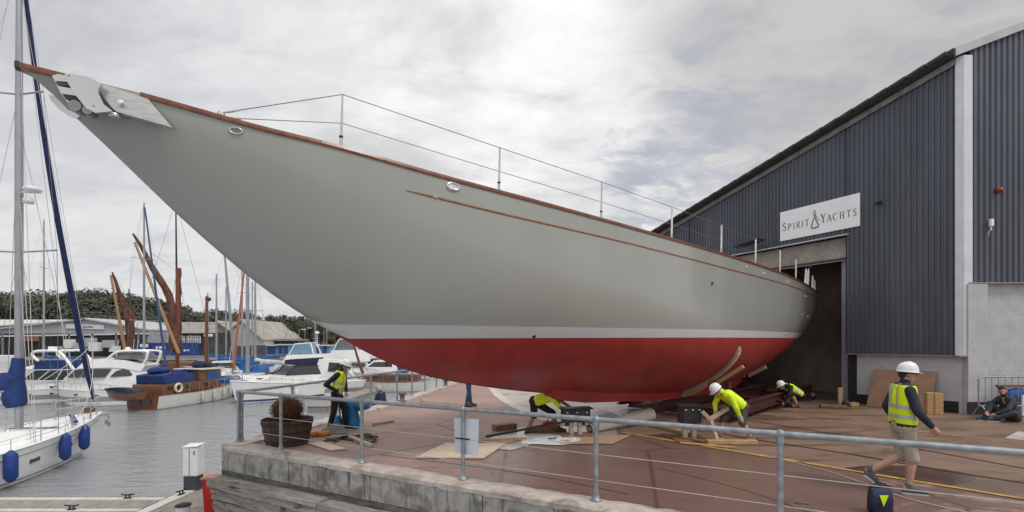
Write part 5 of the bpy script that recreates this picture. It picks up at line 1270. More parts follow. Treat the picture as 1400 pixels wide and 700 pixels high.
m = MB(); m.ell(bp[7]+V(-.28, .05, .92), (.15, .12, .24)); o = m.build('marker_buoy', WHITE2, label='white and blue plastic buoy hung on the harbour railing', cat='buoy'); 
MB().ell(bp[7]+V(-.26, .045, .72), (.165, .13, .20)).build('blue_band', BLUECLOTH2, o)
# ------------------------------------------------------------------ pontoons by the quay
PZ = -1.50
wk = thing('pontoon', 'grey planked pontoon walkway beside the quay wall', 'pontoon', (-7.1, 9, WATER_Z))
y = 5.2; rnd = random.Random(3)
while y < 12.3:
    MB().box((-6.87+rnd.uniform(-.006, .006), y+.068, PZ-.02+rnd.uniform(-.003, .003)), (1.70, .133, .036)).build('plank', DECKWOOD, wk); y += .14
MB().box((-7.86, 8.75, PZ-.005), (.26, 7.1, .06)).build('edge_board', PALETRIM, wk); MB().box((-5.9, 8.75, PZ-.005), (.2, 7.1, .06)).build('edge_board', PALETRIM, wk)
MB().box((-6.9, 8.75, -1.75), (2.0, 7.0, .42)).build('float', CONC, wk); MB().box((-8.02, 8.75, PZ-.06), (.05, 7.1, .12)).build('rubbing_strip', BLACK, wk)
fg = thing('pontoon', 'narrow grey planked pontoon finger reaching out towards the moored yacht', 'pontoon', (-11, 10.4, WATER_Z))
x = -17.5
while x < -8.12:
    MB().box((x+.07, 10.47+rnd.uniform(-.008, .008), PZ-.03), (.132, .62, .034)).build('plank', DECKWOOD, fg); x += .14
for yy in (10.84, 10.10): MB().box((-12.8, yy, PZ-.015), (9.5, .12, .07)).build('edge_board', PALETRIM, fg)
MB().box((-12.8, 10.47, -1.75), (9.4, .7, .4)).build('float', CONC, fg)
def cleat(c, rz, par):
    m = MB(); dx = V(math.cos(rz), math.sin(rz), 0)
    m.box(c+V(0, 0, .01), (.16, .06, .02), rz); m.tube([c-dx*.04, c-dx*.04+V(0, 0, .08)], .016); m.tube([c+dx*.04, c+dx*.04+V(0, 0, .08)], .016); m.tube([c-dx*.14+V(0, 0, .10), c-dx*.06+V(0, 0, .085), c+dx*.06+V(0, 0, .085), c+dx*.14+V(0, 0, .10)], .016)
    m.build('mooring_cleat', DARKSTEEL, par)
cleat(V(-7.84, 11.1, PZ+.03), 1.4, wk); cleat(V(-9.5, 10.10, PZ+.02), .05, fg); cleat(V(-8.9, 10.84, PZ+.02), .05, fg)
pd = V(-7.86, 11.55, PZ+.025)
o = thing('power_pedestal', 'white power pedestal with a dark base on the pontoon walkway', 'pedestal', pd)
MB().box(pd+V(0, 0, .17), (.33, .26, .34), bev=.015).build('base', mat('dark_grey_plastic', (.045, .052, .065), .5), o); hd = MB().box(pd+V(.01, 0, .69), (.36, .30, .70), bev=.02).build('housing', WHITE2, o)
MB().box(pd+V(.0, -.152, .69), (.012, .006, .66)).build('seam', DARKSTEEL, hd); MB().box(pd+V(.12, -.155, .92), (.05, .01, .09)).build('badge', mat('grey_badge', (.3, .3, .25)), hd)
MB().prism([pd+V(-.18, -.16, 1.04), pd+V(.2, -.16, 1.06), pd+V(.2, .16, 1.09), pd+V(-.18, .16, 1.07)], V(0, 0, .02)).build('cap', WHITE2, hd)
pb = V(-6.85, 9.75, PZ); o = thing('low_bollard_light', 'small white post with a black cap on the pontoon walkway', 'bollard light', pb); MB().lathe([(.13, 0), (.13, .20), (.12, .23)], pb, 16).build('post', WHITE2, o); MB().lathe([(.15, .23), (.15, .25), (.1, .27), (0, .275)], pb, 16).build('cap', BLACK, o)
pr = V(-6.27, 9.86, PZ)
o = thing('lifebuoy_housing', 'bright red box post on the pontoon against the quay corner', 'lifebuoy box', pr); RED = mat('red_painted_box', (.50, .012, .010), .4, 0, .08, 4)
MB().prism([pr+V(-.14, -.1, 0), pr+V(.14, -.1, 0), pr+V(.16, -.1, .78), pr+V(-.20, -.1, .76)], V(0, .22, 0)).build('box', RED, o); MB().prism([pr+V(-.22, -.13, .765), pr+V(.18, -.13, .785), pr+V(.18, .15, .80), pr+V(-.22, .15, .78)], V(0, 0, .035)).build('lid', mat('orange_lid', (.5, .22, .12), .6), o)
# ------------------------------------------------------------------ boats in the harbour
def hull_mat(name, col, stripe, z0, z1, bottom=(.03, .03, .035), rough=.25):
    def ex(t, oc, cc):
        sp_ = t.new('ShaderNodeSeparateXYZ'); t.set(sp_.inputs[0], oc); z = sp_.outputs[2]
        cc = t.mix(t.math('MULTIPLY', t.math('GREATER_THAN', z, z0), t.math('LESS_THAN', z, z1)), cc, stripe)
        g = t.ramp(t.math('ADD', z, t.math('MULTIPLY', t.noise(oc, 3, 4), .08)), .10, .02)
        return t.mix(g, cc, bottom)
    return mat(name, col, rough, 0, .04, 2, coat=.3, extra=ex)
class Boat:
    """hull in local space: bow towards +x, waterline at z = 0, built about its own centre"""
    def __init__(s, name, label, cat, L, B, fb, hm, dm=None, T=.5, stern=.72, rake=.09, full=2.2, group=None, trans=None, pos=None, rz=0., tumble=.86):
        s.L, s.B, s.fb, s.T, s.st, s.rk, s.full = L, B, fb, T, stern, rake*L, full
        s.root = thing(name, label, cat, group=group); s.pos, s.rz = pos, rz
        m = MB(); n = 22; rows = (-1., -.45, -.1, .0, .12, .35, .62, .85, 1.)
        for side in (1, -1):
            rings = []
            for i in range(n+1):
                u = i/n; rings.append([s.pt(u, r_, side, tumble) for r_ in rows])
            m.loft(rings)
        s.hull = m.build('hull', hm, s.root)
        bm = bmesh.new(); bm.from_mesh(s.hull.data); bmesh.ops.remove_doubles(bm, verts=bm.verts, dist=.001); bmesh.ops.recalc_face_normals(bm, faces=bm.faces); bm.to_mesh(s.hull.data); bm.free()
        if stern > .2:
            c = [s.pt(0, r_, 1, tumble) for r_ in rows]+[s.pt(0, r_, -1, tumble) for r_ in rows[::-1]]
            MB().face([p+V(-.004, 0, 0) for p in c]).build('transom', trans or hm, s.root, fix=False)
        m = MB(); m.loft([[s.pt(i/n, 1., 1)*1.0+V(0, 0, -.03), V(s.pt(i/n, 1., 1).x, 0, s.h(i/n)+.03), s.pt(i/n, 1., -1)+V(0, 0, -.03)] for i in range(n+1)])
        m.build('deck', dm or WHITE, s.root)
        for side in (1, -1): MB().tube([s.pt(i/n, 1., side)+V(0, 0, .0) for i in range(n+1)], .03, 5).build('gunwale', dm or WHITE, s.root)
    def h(s, u): 
        a, b_, c = s.fb; return ips(u, [0, .45, 1], [a, b_, c])
    def half(s, u):
        if u < .45: return s.B/2*(s.st+(1-s.st)*math.sin(u/.45*math.pi/2))
        return max(.012, s.B/2*(1-((u-.45)/.55)**s.full))
    def pt(s, u, r_, side=1, tumble=.86):
        h_ = s.h(u); z = r_*h_ if r_ >= 0 else r_*s.T*(.35+.65*math.sin(math.pi*min(1, u*.9+.1)))
        f = {True: tumble+(1-tumble)*max(r_, 0)**.7, False: 1}[r_ >= 0]
        if r_ < 0: f = tumble*(1+r_)**.6 if r_ > -1 else 0.
        flare = f*(1-.35*max(0, u-.55)/.45*(1-max(r_, 0))) if u > .55 else f
        x = -s.L/2+u*s.L-s.rk*(1-max(r_, 0))*max(0, (u-.55)/.45)**2-(.15*s.rk*r_*(1-u) if r_ < 0 else 0)
        return V(x, side*s.half(u)*flare, z)
    def sup(s, prof, w0, w1, m, name, par=None, z0=None, z1=None):
        """deckhouse from a side profile (x, z); half width falls from w0 at its foot to w1 at its top"""
        zs = [p[1] for p in prof]; a = z0 if z0 is not None else min(zs); c = z1 if z1 is not None else max(zs)
        def hw(x, z): return (w0+(w1-w0)*max(0, min(1, (z-a)/max(c-a, 1e-3))))*min(1., max(.25, (s.half(min(1, max(0, x/s.L+.5)))+.02)/w0 if w0 else 1))
        L_ = [V(x, hw(x, z), z) for x, z in prof]; Q = [V(x, -hw(x, z), z) for x, z in prof]; n = len(prof); mb = MB()
        mb.add(L_, [list(range(n))]); mb.add(Q, [list(range(n))[::-1]])
        mb.add(L_+Q, [(i, (i+1) % n, n+(i+1) % n, n+i) for i in range(n)])
        o = mb.build(name, m, par or s.root); bv = o.modifiers.new('b', 'BEVEL'); bv.width = .05; bv.segments = 2; bv.limit_method = 'ANGLE'; bv.angle_limit = R(25)
        s.hw = hw; return o
    def win(s, poly, par, m=None, out=.012, name='window', sides=(1, -1)):
        for side in sides:
            MB().prism([V(x, side*(s.hw(x, z)+out), z) for x, z in poly], V(0, -side*.03, 0)).build(name, m or GLASS, par)
    def rails(s, u0, u1, n, h_, inset=.06, sides=(1, -1), pulpit=True, both=True, r_=.014):
        for side in sides:
            us = [u0+(u1-u0)*i/(n-1) for i in range(n)]; P0 = [V(s.pt(u, 1, side).x, side*max(0.02, s.half(u)-inset), s.h(u)) for u in us]
            for p in P0: MB().tube([p, p+V(0, 0, h_)], r_, 5).build('stanchion', STEEL, s.root)
            m = MB().tube([p+V(0, 0, h_) for p in P0], r_*.5, 5)
            if both: m.tube([p+V(0, 0, h_*.5) for p in P0], r_*.4, 5)
            m.build('guard_wire', WIRE, s.root)
        if pulpit:
            us = [u1, .97, 1.0]; a = [V(s.pt(u, 1, 1).x, max(.03, s.half(u)-inset), s.h(u)+h_) for u in us]; m = MB()
            m.tube(cat_rom(a+[V(p.x, -p.y, p.z) for p in a[::-1]], 4), r_*1.2, 6); m.tube([p-V(0, 0, h_*.45) for p in a]+[V(p.x, -p.y, p.z-h_*.45) for p in a[::-1]], r_, 6)
            for side in (1, -1):
                for k in (0, 1): p = a[k]; m.tube([V(p.x, side*p.y, p.z), V(p.x-.05, side*p.y, p.z-h_)], r_*1.1, 6)
            m.build('pulpit', STEEL, s.root)
    def rig(s, u, top, spreaders, m=ALU, r_=.09, furl=None, boom=None, cover=None, wires=True, furl_m=None, radar=None, lean=0., boom_r=.2, boom_dz=1.2, boom_y=0., sag=0.):
        x = -s.L/2+u*s.L; z0 = s.h(u); tp_ = V(x+lean, 0, top); bt = V(x, 0, z0)
        ms = MB().tube([bt, bt.lerp(tp_, .6), tp_], [r_, r_*.95, r_*.6], 10).build('mast', m, s.root)
        for z, ln in spreaders:
            p = bt.lerp(tp_, (z-z0)/(top-z0)); MB().tube([p+V(-.08, -ln, .05), p, p+V(-.08, ln, .05)], .028, 6).build('spreader', m, ms)
        if wires:
            for side in (1, -1):
                prev = V(x-.15, side*(s.half(u)-.08), z0); ch = prev
                for z, ln in spreaders: q = bt.lerp(tp_, (z-z0)/(top-z0))+V(-.08, side*ln, .05); MB().tube([prev, q], .008, 4).build('shroud', WIRE, ms); prev = q
                MB().tube([prev, tp_], .006, 4).build('shroud', WIRE, ms)
                if spreaders: MB().tube([ch+V(.35, 0, 0), bt.lerp(tp_, (spreaders[0][0]-z0)/(top-z0))], .006, 4).build('shroud', WIRE, ms)
            MB().tube([V(-s.L/2+.1, 0, s.h(0)+.1), tp_], .006, 4).build('backstay', WIRE, ms)
            MB().tube([V(s.L/2-.2, 0, s.h(1)+.05), tp_], .006, 4).build('forestay', WIRE, ms)
        if furl:
            a = V(s.L/2-.25, 0, s.h(1)+.15); k = 14
            MB().tube([a.lerp(tp_, .02+.95*i/k)-V(sag*math.sin(math.pi*i/k), 0, 0) for i in range(k+1)], [furl*(.4 if i == 0 else 1-.45*i/k) for i in range(k+1)], 8).build('furled_headsail', furl_m or BLUECLOTH, ms)
        if boom:
            p = bt+V(-.05, 0, boom_dz); q = V(x-math.sqrt(max(.1, boom**2-boom_y**2)), boom_y, z0+boom_dz*.92)
            bo = MB().tube([p, q], .055, 8).build('boom', m, ms)
            if cover is not None:
                k = 12; rings = []
                for i in range(k+1):
                    c = p.lerp(q, i/k)+V(0, 0, boom_r*.75); g = boom_r*(1-.45*i/k); tall = g*1.15
                    bd = V(-(q-p).y, (q-p).x, 0).normalized(); rings.append([c+bd*(g*.62*math.cos(a_)+.02*math.sin(i*2+a_*3))+V(0, 0, tall*math.sin(a_)+(.35*boom_r if i < 2 else 0)) for a_ in [2*math.pi*j/12 for j in range(12)]])
                MB().loft(rings, closed=True, caps=True).build('sail_cover', cover, bo)
        if radar: MB().lathe([(.0, -.02), (.22, .0), (.25, .08), (.2, .16), (0, .2)], bt.lerp(tp_, (radar-z0)/(top-z0))+V(.4, 0, 0), 14).box(bt.lerp(tp_, (radar-z0)/(top-z0))+V(.15, 0, -.02), (.4, .06, .04)).build('radar_dome', WHITE, ms)
        return ms
    def place(s, pos=None, rz=None):
        p = pos or s.pos; s.root.location = (p[0], p[1], WATER_Z); s.root.rotation_euler = (0, 0, s.rz if rz is None else rz); return s.root
    def world(s, q):
        c, d = math.cos(s.rz), math.sin(s.rz); return V(s.pos[0]+q.x*c-q.y*d, s.pos[1]+q.x*d+q.y*c, WATER_Z+q.z)
def fender(c, r_, ln, m, label, group=None, name='fender', rope=.35):
    o = thing(name, label, 'fender', c, group)
    MB().lathe([(r_*.25, -ln*.55), (r_*.6, -ln*.5), (r_, -ln*.38), (r_, ln*.38), (r_*.6, ln*.5), (r_*.25, ln*.56)], c, 14).build('body', m, o)
    MB().tube([c+V(0, 0, ln*.52), c+V(0, 0, ln*.5+rope)], .012, 5).build('lanyard', ROPE if m is not BLUECLOTH2 else DARKSTEEL, o)
    return o
# ---- the near sailing yacht on the left, bow away from the camera
hmA = hull_mat('white_yacht_hull', (.87, .87, .85), (.12, .14, .2), .12, .16, (.16, .10, .07))
bx = Boat('moored_yacht', 'near white sailing yacht with blue sail cover and blue furled headsail moored at the pontoon', 'yacht', 11.2, 3.95, (1.0, 1.0, 1.40), hmA, stern=.75, rake=.07, full=2.1, pos=(-15.62, 12.2), rz=R(90))
L = bx.L
ch_ = bx.sup([(-4, 1.0), (-3.9, 1.42), (1.2, 1.45), (2.2, 1.36), (3.6, 1.16), (3.9, 1.02)], 1.15, .85, WHITE, 'coachroof')
bx.win([(-2.8, 1.18), (-2.7, 1.34), (-1.6, 1.35), (-1.5, 1.18)], ch_); bx.win([(-.9, 1.18), (-.8, 1.33), (.2, 1.34), (.3, 1.18)], ch_)
for x, y in ((2.45, -.35), (2.9, .2), (3.1, -.45)): MB().box((x, y, 1.30-.06*(x-2.4)), (.42, .36, .05), (0, .09, .1)).build('hatch', GLASS2, ch_)
for x, y in ((1.6, -.75), (2.0, .6), (.6, -.8), (4.3, -.3)): MB().lathe([(.07, 0), (.06, .1), (.03, .12)], (x, y, 1.35 if x < 3 else 1.14), 10).build('winch', STEEL, bx.root)
for u in (.47, .775, .62): 
    p = bx.pt(u, .55, -1); q = bx.pt(u+.035, .55, -1); MB().prism([p+V(0, -.012, -.07), q+V(0, -.012, -.07), q+V(0, -.012, .07), p+V(0, -.012, .07)], V(0, .03, 0)).build('hull_window', GLASS, bx.hull)
for side in (1, -1): MB().tube([bx.pt(i/20, .80, side)+V(0, side*.004, 0) for i in range(21)], .012, 5).build('rubbing_line', mat('grey_line', (.2, .21, .22)), bx.hull)
bx.rails(.14, .90, 7, .62)
ms = bx.rig(.735, 16.6, ((6.9, 1.28), (11.9, .85)), r_=.108, furl=.098, furl_m=mat('deep_blue_furled_sail', (.010, .018, .085), .8, 0, .3, 4, .4, 7), boom=4.2, cover=BLUECLOTH, boom_r=.26, boom_dz=1.35, boom_y=2.6, sag=.25)
mx = -L/2+.735*L
MB().tube(cat_rom([V(mx-.03, .06, 2.0), V(mx-.04, .10, 2.35), V(mx-.04, .08, 2.8), V(mx-.02, .03, 3.2), V(mx-.01, .0, 3.55)], 4), [.20, .25, .28, .29, .29, .28, .27, .25, .23, .21, .20, .19, .18, .17, .165, .16, .15], 12).build('mast_cover', BLUECLOTH, ms)
m = MB().lathe([(0, -.02), (.2, 0), (.24, .06), (.2, .14), (0, .17)], V(mx, -.42, 8.82), 14); m.box(V(mx, -.2, 8.80), (.06, .36, .04)); m.build('radar_dome', WHITE2, ms)
m = MB().lathe([(0, -.02), (.13, 0), (.14, .12), (.1, .17), (0, .18)], V(mx, -.30, 8.45), 14); m.box(V(mx, -.15, 8.5), (.05, .2, .04)); m.build('deck_light', WHITE2, ms)
for dz, dy, dx in ((15.5, -.5, 2.3), (11.0, -1.2, 1.0), (12, .9, -1.2), (15.8, .4, -3.6), (9, -1.5, -1.0), (14.5, -1.75, -1.2), (16, -1.2, .6), (6.7, -1.2, -.8), (11.7, .75, .3)): MB().tube([V(mx, 0, dz), V(mx+dx, dy, 1.1)], .009, 4).build('halyard', ROPE, ms)
MB().tube(cat_rom([V(mx+.2, -.2, 2.6), V(mx+1.6, -.5, 3.6), V(mx+2.62, -.02, 4.2)], 5), .012, 5).build('sheet_line', ROPE, ms)
MB().tube(cat_rom([V(mx+2.55, 0, 4.3), V(mx+1.9, -.6, 2.6), V(mx+.6, -1.2, 1.5), V(mx-1.2, -1.45, 1.2)], 6), .013, 5).build('sheet_line', ROPE, ms)
m = MB(); bwx = L/2
m.beam(V(bwx-.5, .0, 1.26), V(bwx+.28, .0, 1.30), .16, .05); m.tube([V(bwx-.25, .0, 1.34), V(bwx+.2, 0, 1.36), V(bwx+.34, .0, 1.12), V(bwx+.30, .0, .95)], .03, 8); m.prism([V(bwx+.28, -.14, .95), V(bwx+.36, 0, .78), V(bwx+.28, .14, .95), V(bwx+.22, 0, 1.12)], V(.03, 0, 0))
m.build('bow_anchor', STEEL, bx.root)
MB().box(V(bwx-.95, -.42, 1.62), (.65, .03, .20), .28).build('name_board', OAKBLOCK, bx.root)
MB().beam(V(3.6, -.9, 1.35), V(4.6, .2, 1.45), .12, .04).build('blue_batten', BLUECLOTH, bx.root)
bx.place()
for u, lb in ((.545, 'left of three blue fenders on the near white yacht, nearest its mast'), (.735, 'middle one of three blue fenders on the near white yacht'), (.85, 'right of three blue fenders on the near white yacht, nearest its bow')):
    q = bx.pt(u, .62, -1); fender(bx.world(q+V(0, -.17, .02)), .15, .78, mat('royal_blue_fender', (.012, .045, .22), .6, 0, .2, 5, .2, 20), lb)
# ---- motor yachts
hmM = hull_mat('motor_yacht_hull', (.82, .82, .81), (.30, .31, .32), .30, .62, (.12, .11, .10))
k = .0461
def motor(name, label, L, B, fb, pos, rz, hm, bow_px, **kw):
    bt = Boat('motor_yacht', label, 'motor yacht', L, B, fb, hm, stern=.88, rake=.13, full=2.6, pos=pos, rz=rz, **kw); return bt
mA = motor('motor_yacht', 'white motor yacht with a curved side window and flybridge, bow pointing left', 5.75, 2.5, (.85, .98, 1.2), (-29.6+.97*2.87, 30.2+.243*2.87), R(194), hmM, 72)
def pf(px, py, x0=72, L=5.75, kk=.0392, kz_=.0478, wl_=4.0): return (L/2-(px-x0)*kk, wl_-(py-HZ)*kz_)
c = mA.sup([pf(*q) for q in ((82, 531), (86, 526), (98, 515.5), (113, 503), (165, 501.5), (200, 503), (212, 511), (217, 524), (217, 533))], 1.15, .92, WHITE, 'cabin')
mA.win([pf(*q) for q in ((102, 515), (115, 504.8), (128, 504.3), (122, 514.8))], c, GLASS); mA.win([pf(*q) for q in ((124.5, 514.8), (130.5, 504.3), (166, 504), (157, 515))], c); mA.win([pf(*q) for q in ((164, 514.5), (172, 507), (182, 504), (191, 506.5), (196, 512), (193, 514))], c)
m_ = mA.sup([pf(*q) for q in ((118, 503), (130, 491.5), (152, 490), (185, 492.5), (214, 499), (208, 508), (182, 503), (166, 502))], 1.02, .95, WHITE, 'flybridge')
f = mA.sup([pf(*q) for q in ((166, 491.5), (176, 482), (207, 481.5), (210, 491))], .85, .75, GLASS2, 'windscreen', m_)
for side in (1, -1): MB().tube(cat_rom([V(*((lambda a: (a[0], side*.88, a[1]))(pf(*q)))) for q in ((158, 492), (170, 482.5), (184, 479.8), (213, 480.5), (216, 484), (211, 497), (198, 506))], 4), .085, 8).build('radar_arch', WHITE, m_)
MB().box(V(pf(198, 480.5)[0], 0, pf(198, 480)[1]), (.75, 1.7, .1), bev=.03).build('hardtop', WHITE, m_)
MB().lathe([(.16, 0), (.17, .1), (.1, .2), (0, .22)], V(pf(181, 478.5)[0], .3, pf(181, 479)[1]), 12).build('satellite_dome', WHITE, m_)
for px in (188, 194): MB().tube([V(pf(px, 480)[0], .3, pf(px, 480)[1]), V(pf(px, 464)[0]-.1, .3, pf(px, 464)[1])], .012, 5).build('aerial', WHITE2, m_)
for px, py in ((148, 536), (118, 537)): q = pf(px, py); u = q[0]/5.75+.5; p = mA.pt(u, .72, 1); [MB().ell(V(p.x, sd_*(abs(p.y)+.01), p.z), (.15, .03, .055)).build('porthole', GLASS, mA.hull) for sd_ in (1, -1)]
mA.rails(.35, .93, 7, .42, both=False); MB().box(V(5.75/2-.1, 0, 1.2), (.5, .2, .12), bev=.03).build('anchor', DARKSTEEL, mA.root)
MB().box(V(pf(113, 519)[0], .3, pf(113, 518.5)[1]), (.35, .3, .04)).build('deck_hatch', GLASS2, mA.root)
mA.place()
mB = motor('motor_yacht', 'white motor cruiser with blue canopy and radar arch, bow pointing right', 6.6, 2.4, (.85, .92, 1.05), (-33.0, 31.6), R(3), hmM, 88)
def pb_(px, py): return (6.6/2-(88-px)*.0494, 4.0-(py-HZ)*.0494)
c = mB.sup([pb_(*q) for q in ((-30, 534), (-30, 521), (30, 519), (36, 517.5), (95, 519), (104, 523), (80, 534))], 1.0, .9, WHITE, 'cabin')
m_ = mB.sup([pb_(*q) for q in ((33, 519), (52, 505), (97, 504.5), (103, 512), (98, 519.5))], .92, .75, GLASS, 'windscreen', c)
for a, b_ in (((36, 518.5), (53, 504.8)), ((53, 504.8), (98, 504.5)), ((58, 518), (72, 505)), ((80, 519), (87, 505)), ((34, 518.7), (100, 519.6))):
    for side in (1, -1): MB().tube([V(pb_(*a)[0], side*.94, pb_(*a)[1]), V(pb_(*b_)[0], side*.86, pb_(*b_)[1])], .03, 6).build('screen_frame', WHITE2, m_)
mB.sup([pb_(*q) for q in ((51, 505), (53, 493), (94, 492), (98, 504.5))], .9, .85, BLUECLOTH, 'canopy', c)
for side in (1, -1): MB().tube(cat_rom([V(pb_(*q)[0], side*.9, pb_(*q)[1]) for q in ((58, 493), (50.5, 486), (53, 480.5), (70, 479.5), (84, 481), (96, 495), (107, 512))], 4), .09, 8).build('radar_arch', WHITE, c)
MB().box(V(pb_(67, 480)[0], 0, pb_(67, 480)[1]), (.7, 1.8, .09), bev=.03).build('arch_top', WHITE, c)
MB().box(V(pb_(65, 475)[0], -.3, pb_(65, 476)[1]), (.4, .3, .22), bev=.03).build('radar_unit', WHITE, c)
for px in (47, 70): p = mB.pt(pb_(px, 537)[0]/6.6+.5, .68, -1); [MB().ell(V(p.x, s_*(abs(p.y)+.01), p.z), (.17, .03, .06)).build('porthole', GLASS, mB.hull) for s_ in (1, -1)]
mB.rails(.5, .93, 5, .4, both=False); mB.place()
fender(mB.world(mB.pt(.70, .45, -1)+V(0, -.14, 0)), .09, .5, WHITE2, 'white fender hanging on the cruiser with the blue canopy')
mC = motor('motor_yacht', 'white motor boat cut off by the left edge beyond the near mast', 7.5, 2.6, (.9, 1.0, 1.15), (-42.8, 36.5), R(180), hmM, 0)
def pc_(px, py): return (7.5/2-(px-(700-46.5*640/36.5))*.057*-1*-1, 4.0-(py-HZ)*.057)
c = mC.sup([(2.2, 1.0), (1.4, 2.3), (.6, 3.1), (-3.1, 3.1), (-3.0, 2.6), (-2.4, 1.4), (-2.4, .9)], 1.1, .95, WHITE, 'cabin'); mC.win([(1.1, 2.2), (.5, 2.85), (-2.6, 2.85), (-2.4, 2.4)], c); mC.win([(1.2, 1.5), (.9, 2.0), (-2.2, 2.1), (-1.9, 1.5)], c); mC.rails(.5, .93, 5, .4, both=False); mC.place()
# ---- classic boat with the varnished transom, its dinghy and fenders
hmD = hull_mat('white_planked_hull', (.66, .65, .61), (.66, .65, .61), 5, 6, (.05, .045, .04), .45)
def tr(t, oc, cc): return t.mix(t.ramp(t.noise(oc, 2.2, 3), .52, .56), cc, (.02, .018, .02))
cd = Boat('classic_motor_sailer', 'classic white wooden boat with a varnished transom, cabin sides and blue covers', 'boat', 8.6, 2.75, (.86, .92, 1.4), hmD, TEAK, stern=.80, rake=.06, full=2.4, trans=VARN, pos=(-22.35+.105*4.3, 28.3+.9945*4.3), rz=R(84))
MB().prism([V(-4.33, y, z) for y, z in ((-.62, .30), (-.55, .66), (-.05, .70), (-.1, .34))], V(-.02, 0, 0)).build('transom_window', GLASS, cd.root); MB().prism([V(-4.33, y, z) for y, z in ((.12, .34), (.10, .70), (.62, .66), (.68, .30))], V(-.02, 0, 0)).build('transom_window', GLASS, cd.root)
c = cd.sup([(-4.0, .85), (-3.95, 1.5), (.6, 1.55), (1.0, 1.0)], 1.05, 1.0, TEAK, 'cabin'); cd.win([(-3.6, 1.12), (-3.6, 1.36), (-3.25, 1.36), (-3.25, 1.12)], c); cd.win([(-2.2, 1.12), (-2.2, 1.36), (-1.85, 1.36), (-1.85, 1.12)], c); cd.win([(-.6, 1.12), (-.6, 1.36), (-.25, 1.36), (-.25, 1.12)], c)
cd.sup([(-3.7, 1.5), (-3.8, 2.05), (-3.0, 2.15), (-1.4, 2.1), (-1.3, 1.55)], 1.0, .9, BLUECLOTH, 'canvas_cover', c); cd.sup([(-.9, 1.55), (-.8, 2.25), (1.2, 2.2), (1.2, 1.5)], .9, .8, TEAK, 'wheelhouse', c); cd.sup([(-1.0, 2.24), (-1.0, 2.32), (1.4, 2.3), (1.4, 2.2)], .98, .96, PALETRIM, 'wheelhouse_roof', c)
cd.sup([(-.2, 1.52), (-.1, 2.02), (.9, 1.95), (1.0, 1.5)], .97, .93, BLUECLOTH2, 'side_curtain', c); MB().ell(V(-2.9, .2, 2.3), (.75, .5, .26)).build('blue_bundle', BLUECLOTH, c); MB().ell(V(.2, .1, 2.55), (.5, .4, .25)).ell(V(.8, -.2, 2.5), (.3, .3, .22)).build('roof_bundle', NAVYCLOTH, c)
cd.sup([(1.8, 1.0), (1.9, 1.35), (4.0, 1.5), (4.3, 1.2)], .8, .7, BLUECLOTH2, 'fore_cover')
cd.rails(.25, .9, 8, .55, both=False); ms = cd.rig(.60, 7.4, (), m=VARN, r_=.12, boom=3.0, cover=BLUECLOTH, boom_r=.22, boom_dz=1.0)
MB().box(V(1.02, 0, 4.6), (.32, .5, .18), bev=.03).build('mast_band', CREAM, ms); MB().ell(V(1.0, 0, 7.2), (.2, .2, .16)).build('mast_head', TAN, ms)
cd.place()
def torus_mesh(c, ax, r0, r1, n=20): 
    a = Vector(ax).normalized(); u = a.cross(V(0, 0, 1)).normalized(); v = a.cross(u); return [c+u*r0*math.cos(2*math.pi*i/n)+v*r0*math.sin(2*math.pi*i/n) for i in range(n)]
p = cd.world(V(-2.9, -1.14, 1.22)); ax = V(math.sin(cd.rz), -math.cos(cd.rz), 0)
MB().tube(torus_mesh(p, ax, .25, .08), .075, 8, closed=True).build('lifebuoy', mat('cream_lifebuoy', (.66, .60, .5), .6), label='pale lifebuoy on the varnished cabin side of the classic boat', cat='lifebuoy')
for u, w_ in ((.36, 'first from the transom'), (.48, 'second from the transom'), (.60, 'middle one of five'), (.71, 'fourth from the transom'), (.80, 'nearest the bow')): q = cd.pt(u, .5, -1); fender(cd.world(q+V(0, -.12, .02)), .10, .62, mat('grey_white_fender', (.52, .51, .48), .6, 0, .12, 6), 'dirty white fender on the classic boat, '+w_, 'fenders on the classic boat', rope=.3)
dg = Boat('dinghy', 'small varnished dinghy under a navy cover hung across the wooden transom', 'dinghy', 2.75, 1.1, (.34, .32, .46), TEAK, NAVYCLOTH, T=.25, stern=.6, rake=.1, full=2.0, pos=(-22.95, 27.6), rz=R(166))
dg.sup([(-1.3, .32), (-1.2, .44), (-.2, .56), (.8, .54), (1.3, .46)], .5, .2, NAVYCLOTH, 'cover'); dg.place(); dg.root.location.z = WATER_Z+.86
# ---- cruisers right of it
hmE = hull_mat('white_cruiser_hull', (.80, .81, .81), (.03, .06, .2), .10, .24, (.02, .03, .08))
ce = Boat('motor_cruiser', 'white open cruiser with a dark windscreen and blue waterline stripe, bow to the left', 'cruiser', 8.4, 2.8, (1.0, 1.15, 1.55), hmE, stern=.85, rake=.05, full=2.8, pos=(-18.5+.55*4.2, 30.7+.835*4.2), rz=R(180+56.6))
c = ce.sup([(3.0, 1.3), (2.0, 1.75), (-.2, 1.8), (-3.2, 1.6), (-3.2, 1.0)], 1.15, .95, WHITE, 'cabin'); w_ = ce.sup([(.9, 1.76), (.1, 2.35), (-1.6, 2.4), (-2.0, 1.75)], 1.0, .78, GLASS, 'windscreen', c); 
for side in (1, -1): MB().tube(cat_rom([V(.9, side*1.0, 1.78), V(.1, side*.8, 2.37), (V(-1.6, side*.8, 2.42)), V(-2.0, side*.98, 1.8)], 3), .035, 6).build('screen_frame', NAVYCLOTH, w_)
for x in (2.3, 1.6): MB().box((x, .3, 1.72-.12*(x-1.6)), (.4, .4, .05)).build('hatch', GLASS2, c)
ce.rails(.4, .93, 7, .45); ce.place()
fender(ce.world(ce.pt(.55, .4, 1)+V(0, .14, 0)), .11, .6, WHITE2, 'white fender hanging on the open cruiser with the blue stripe')
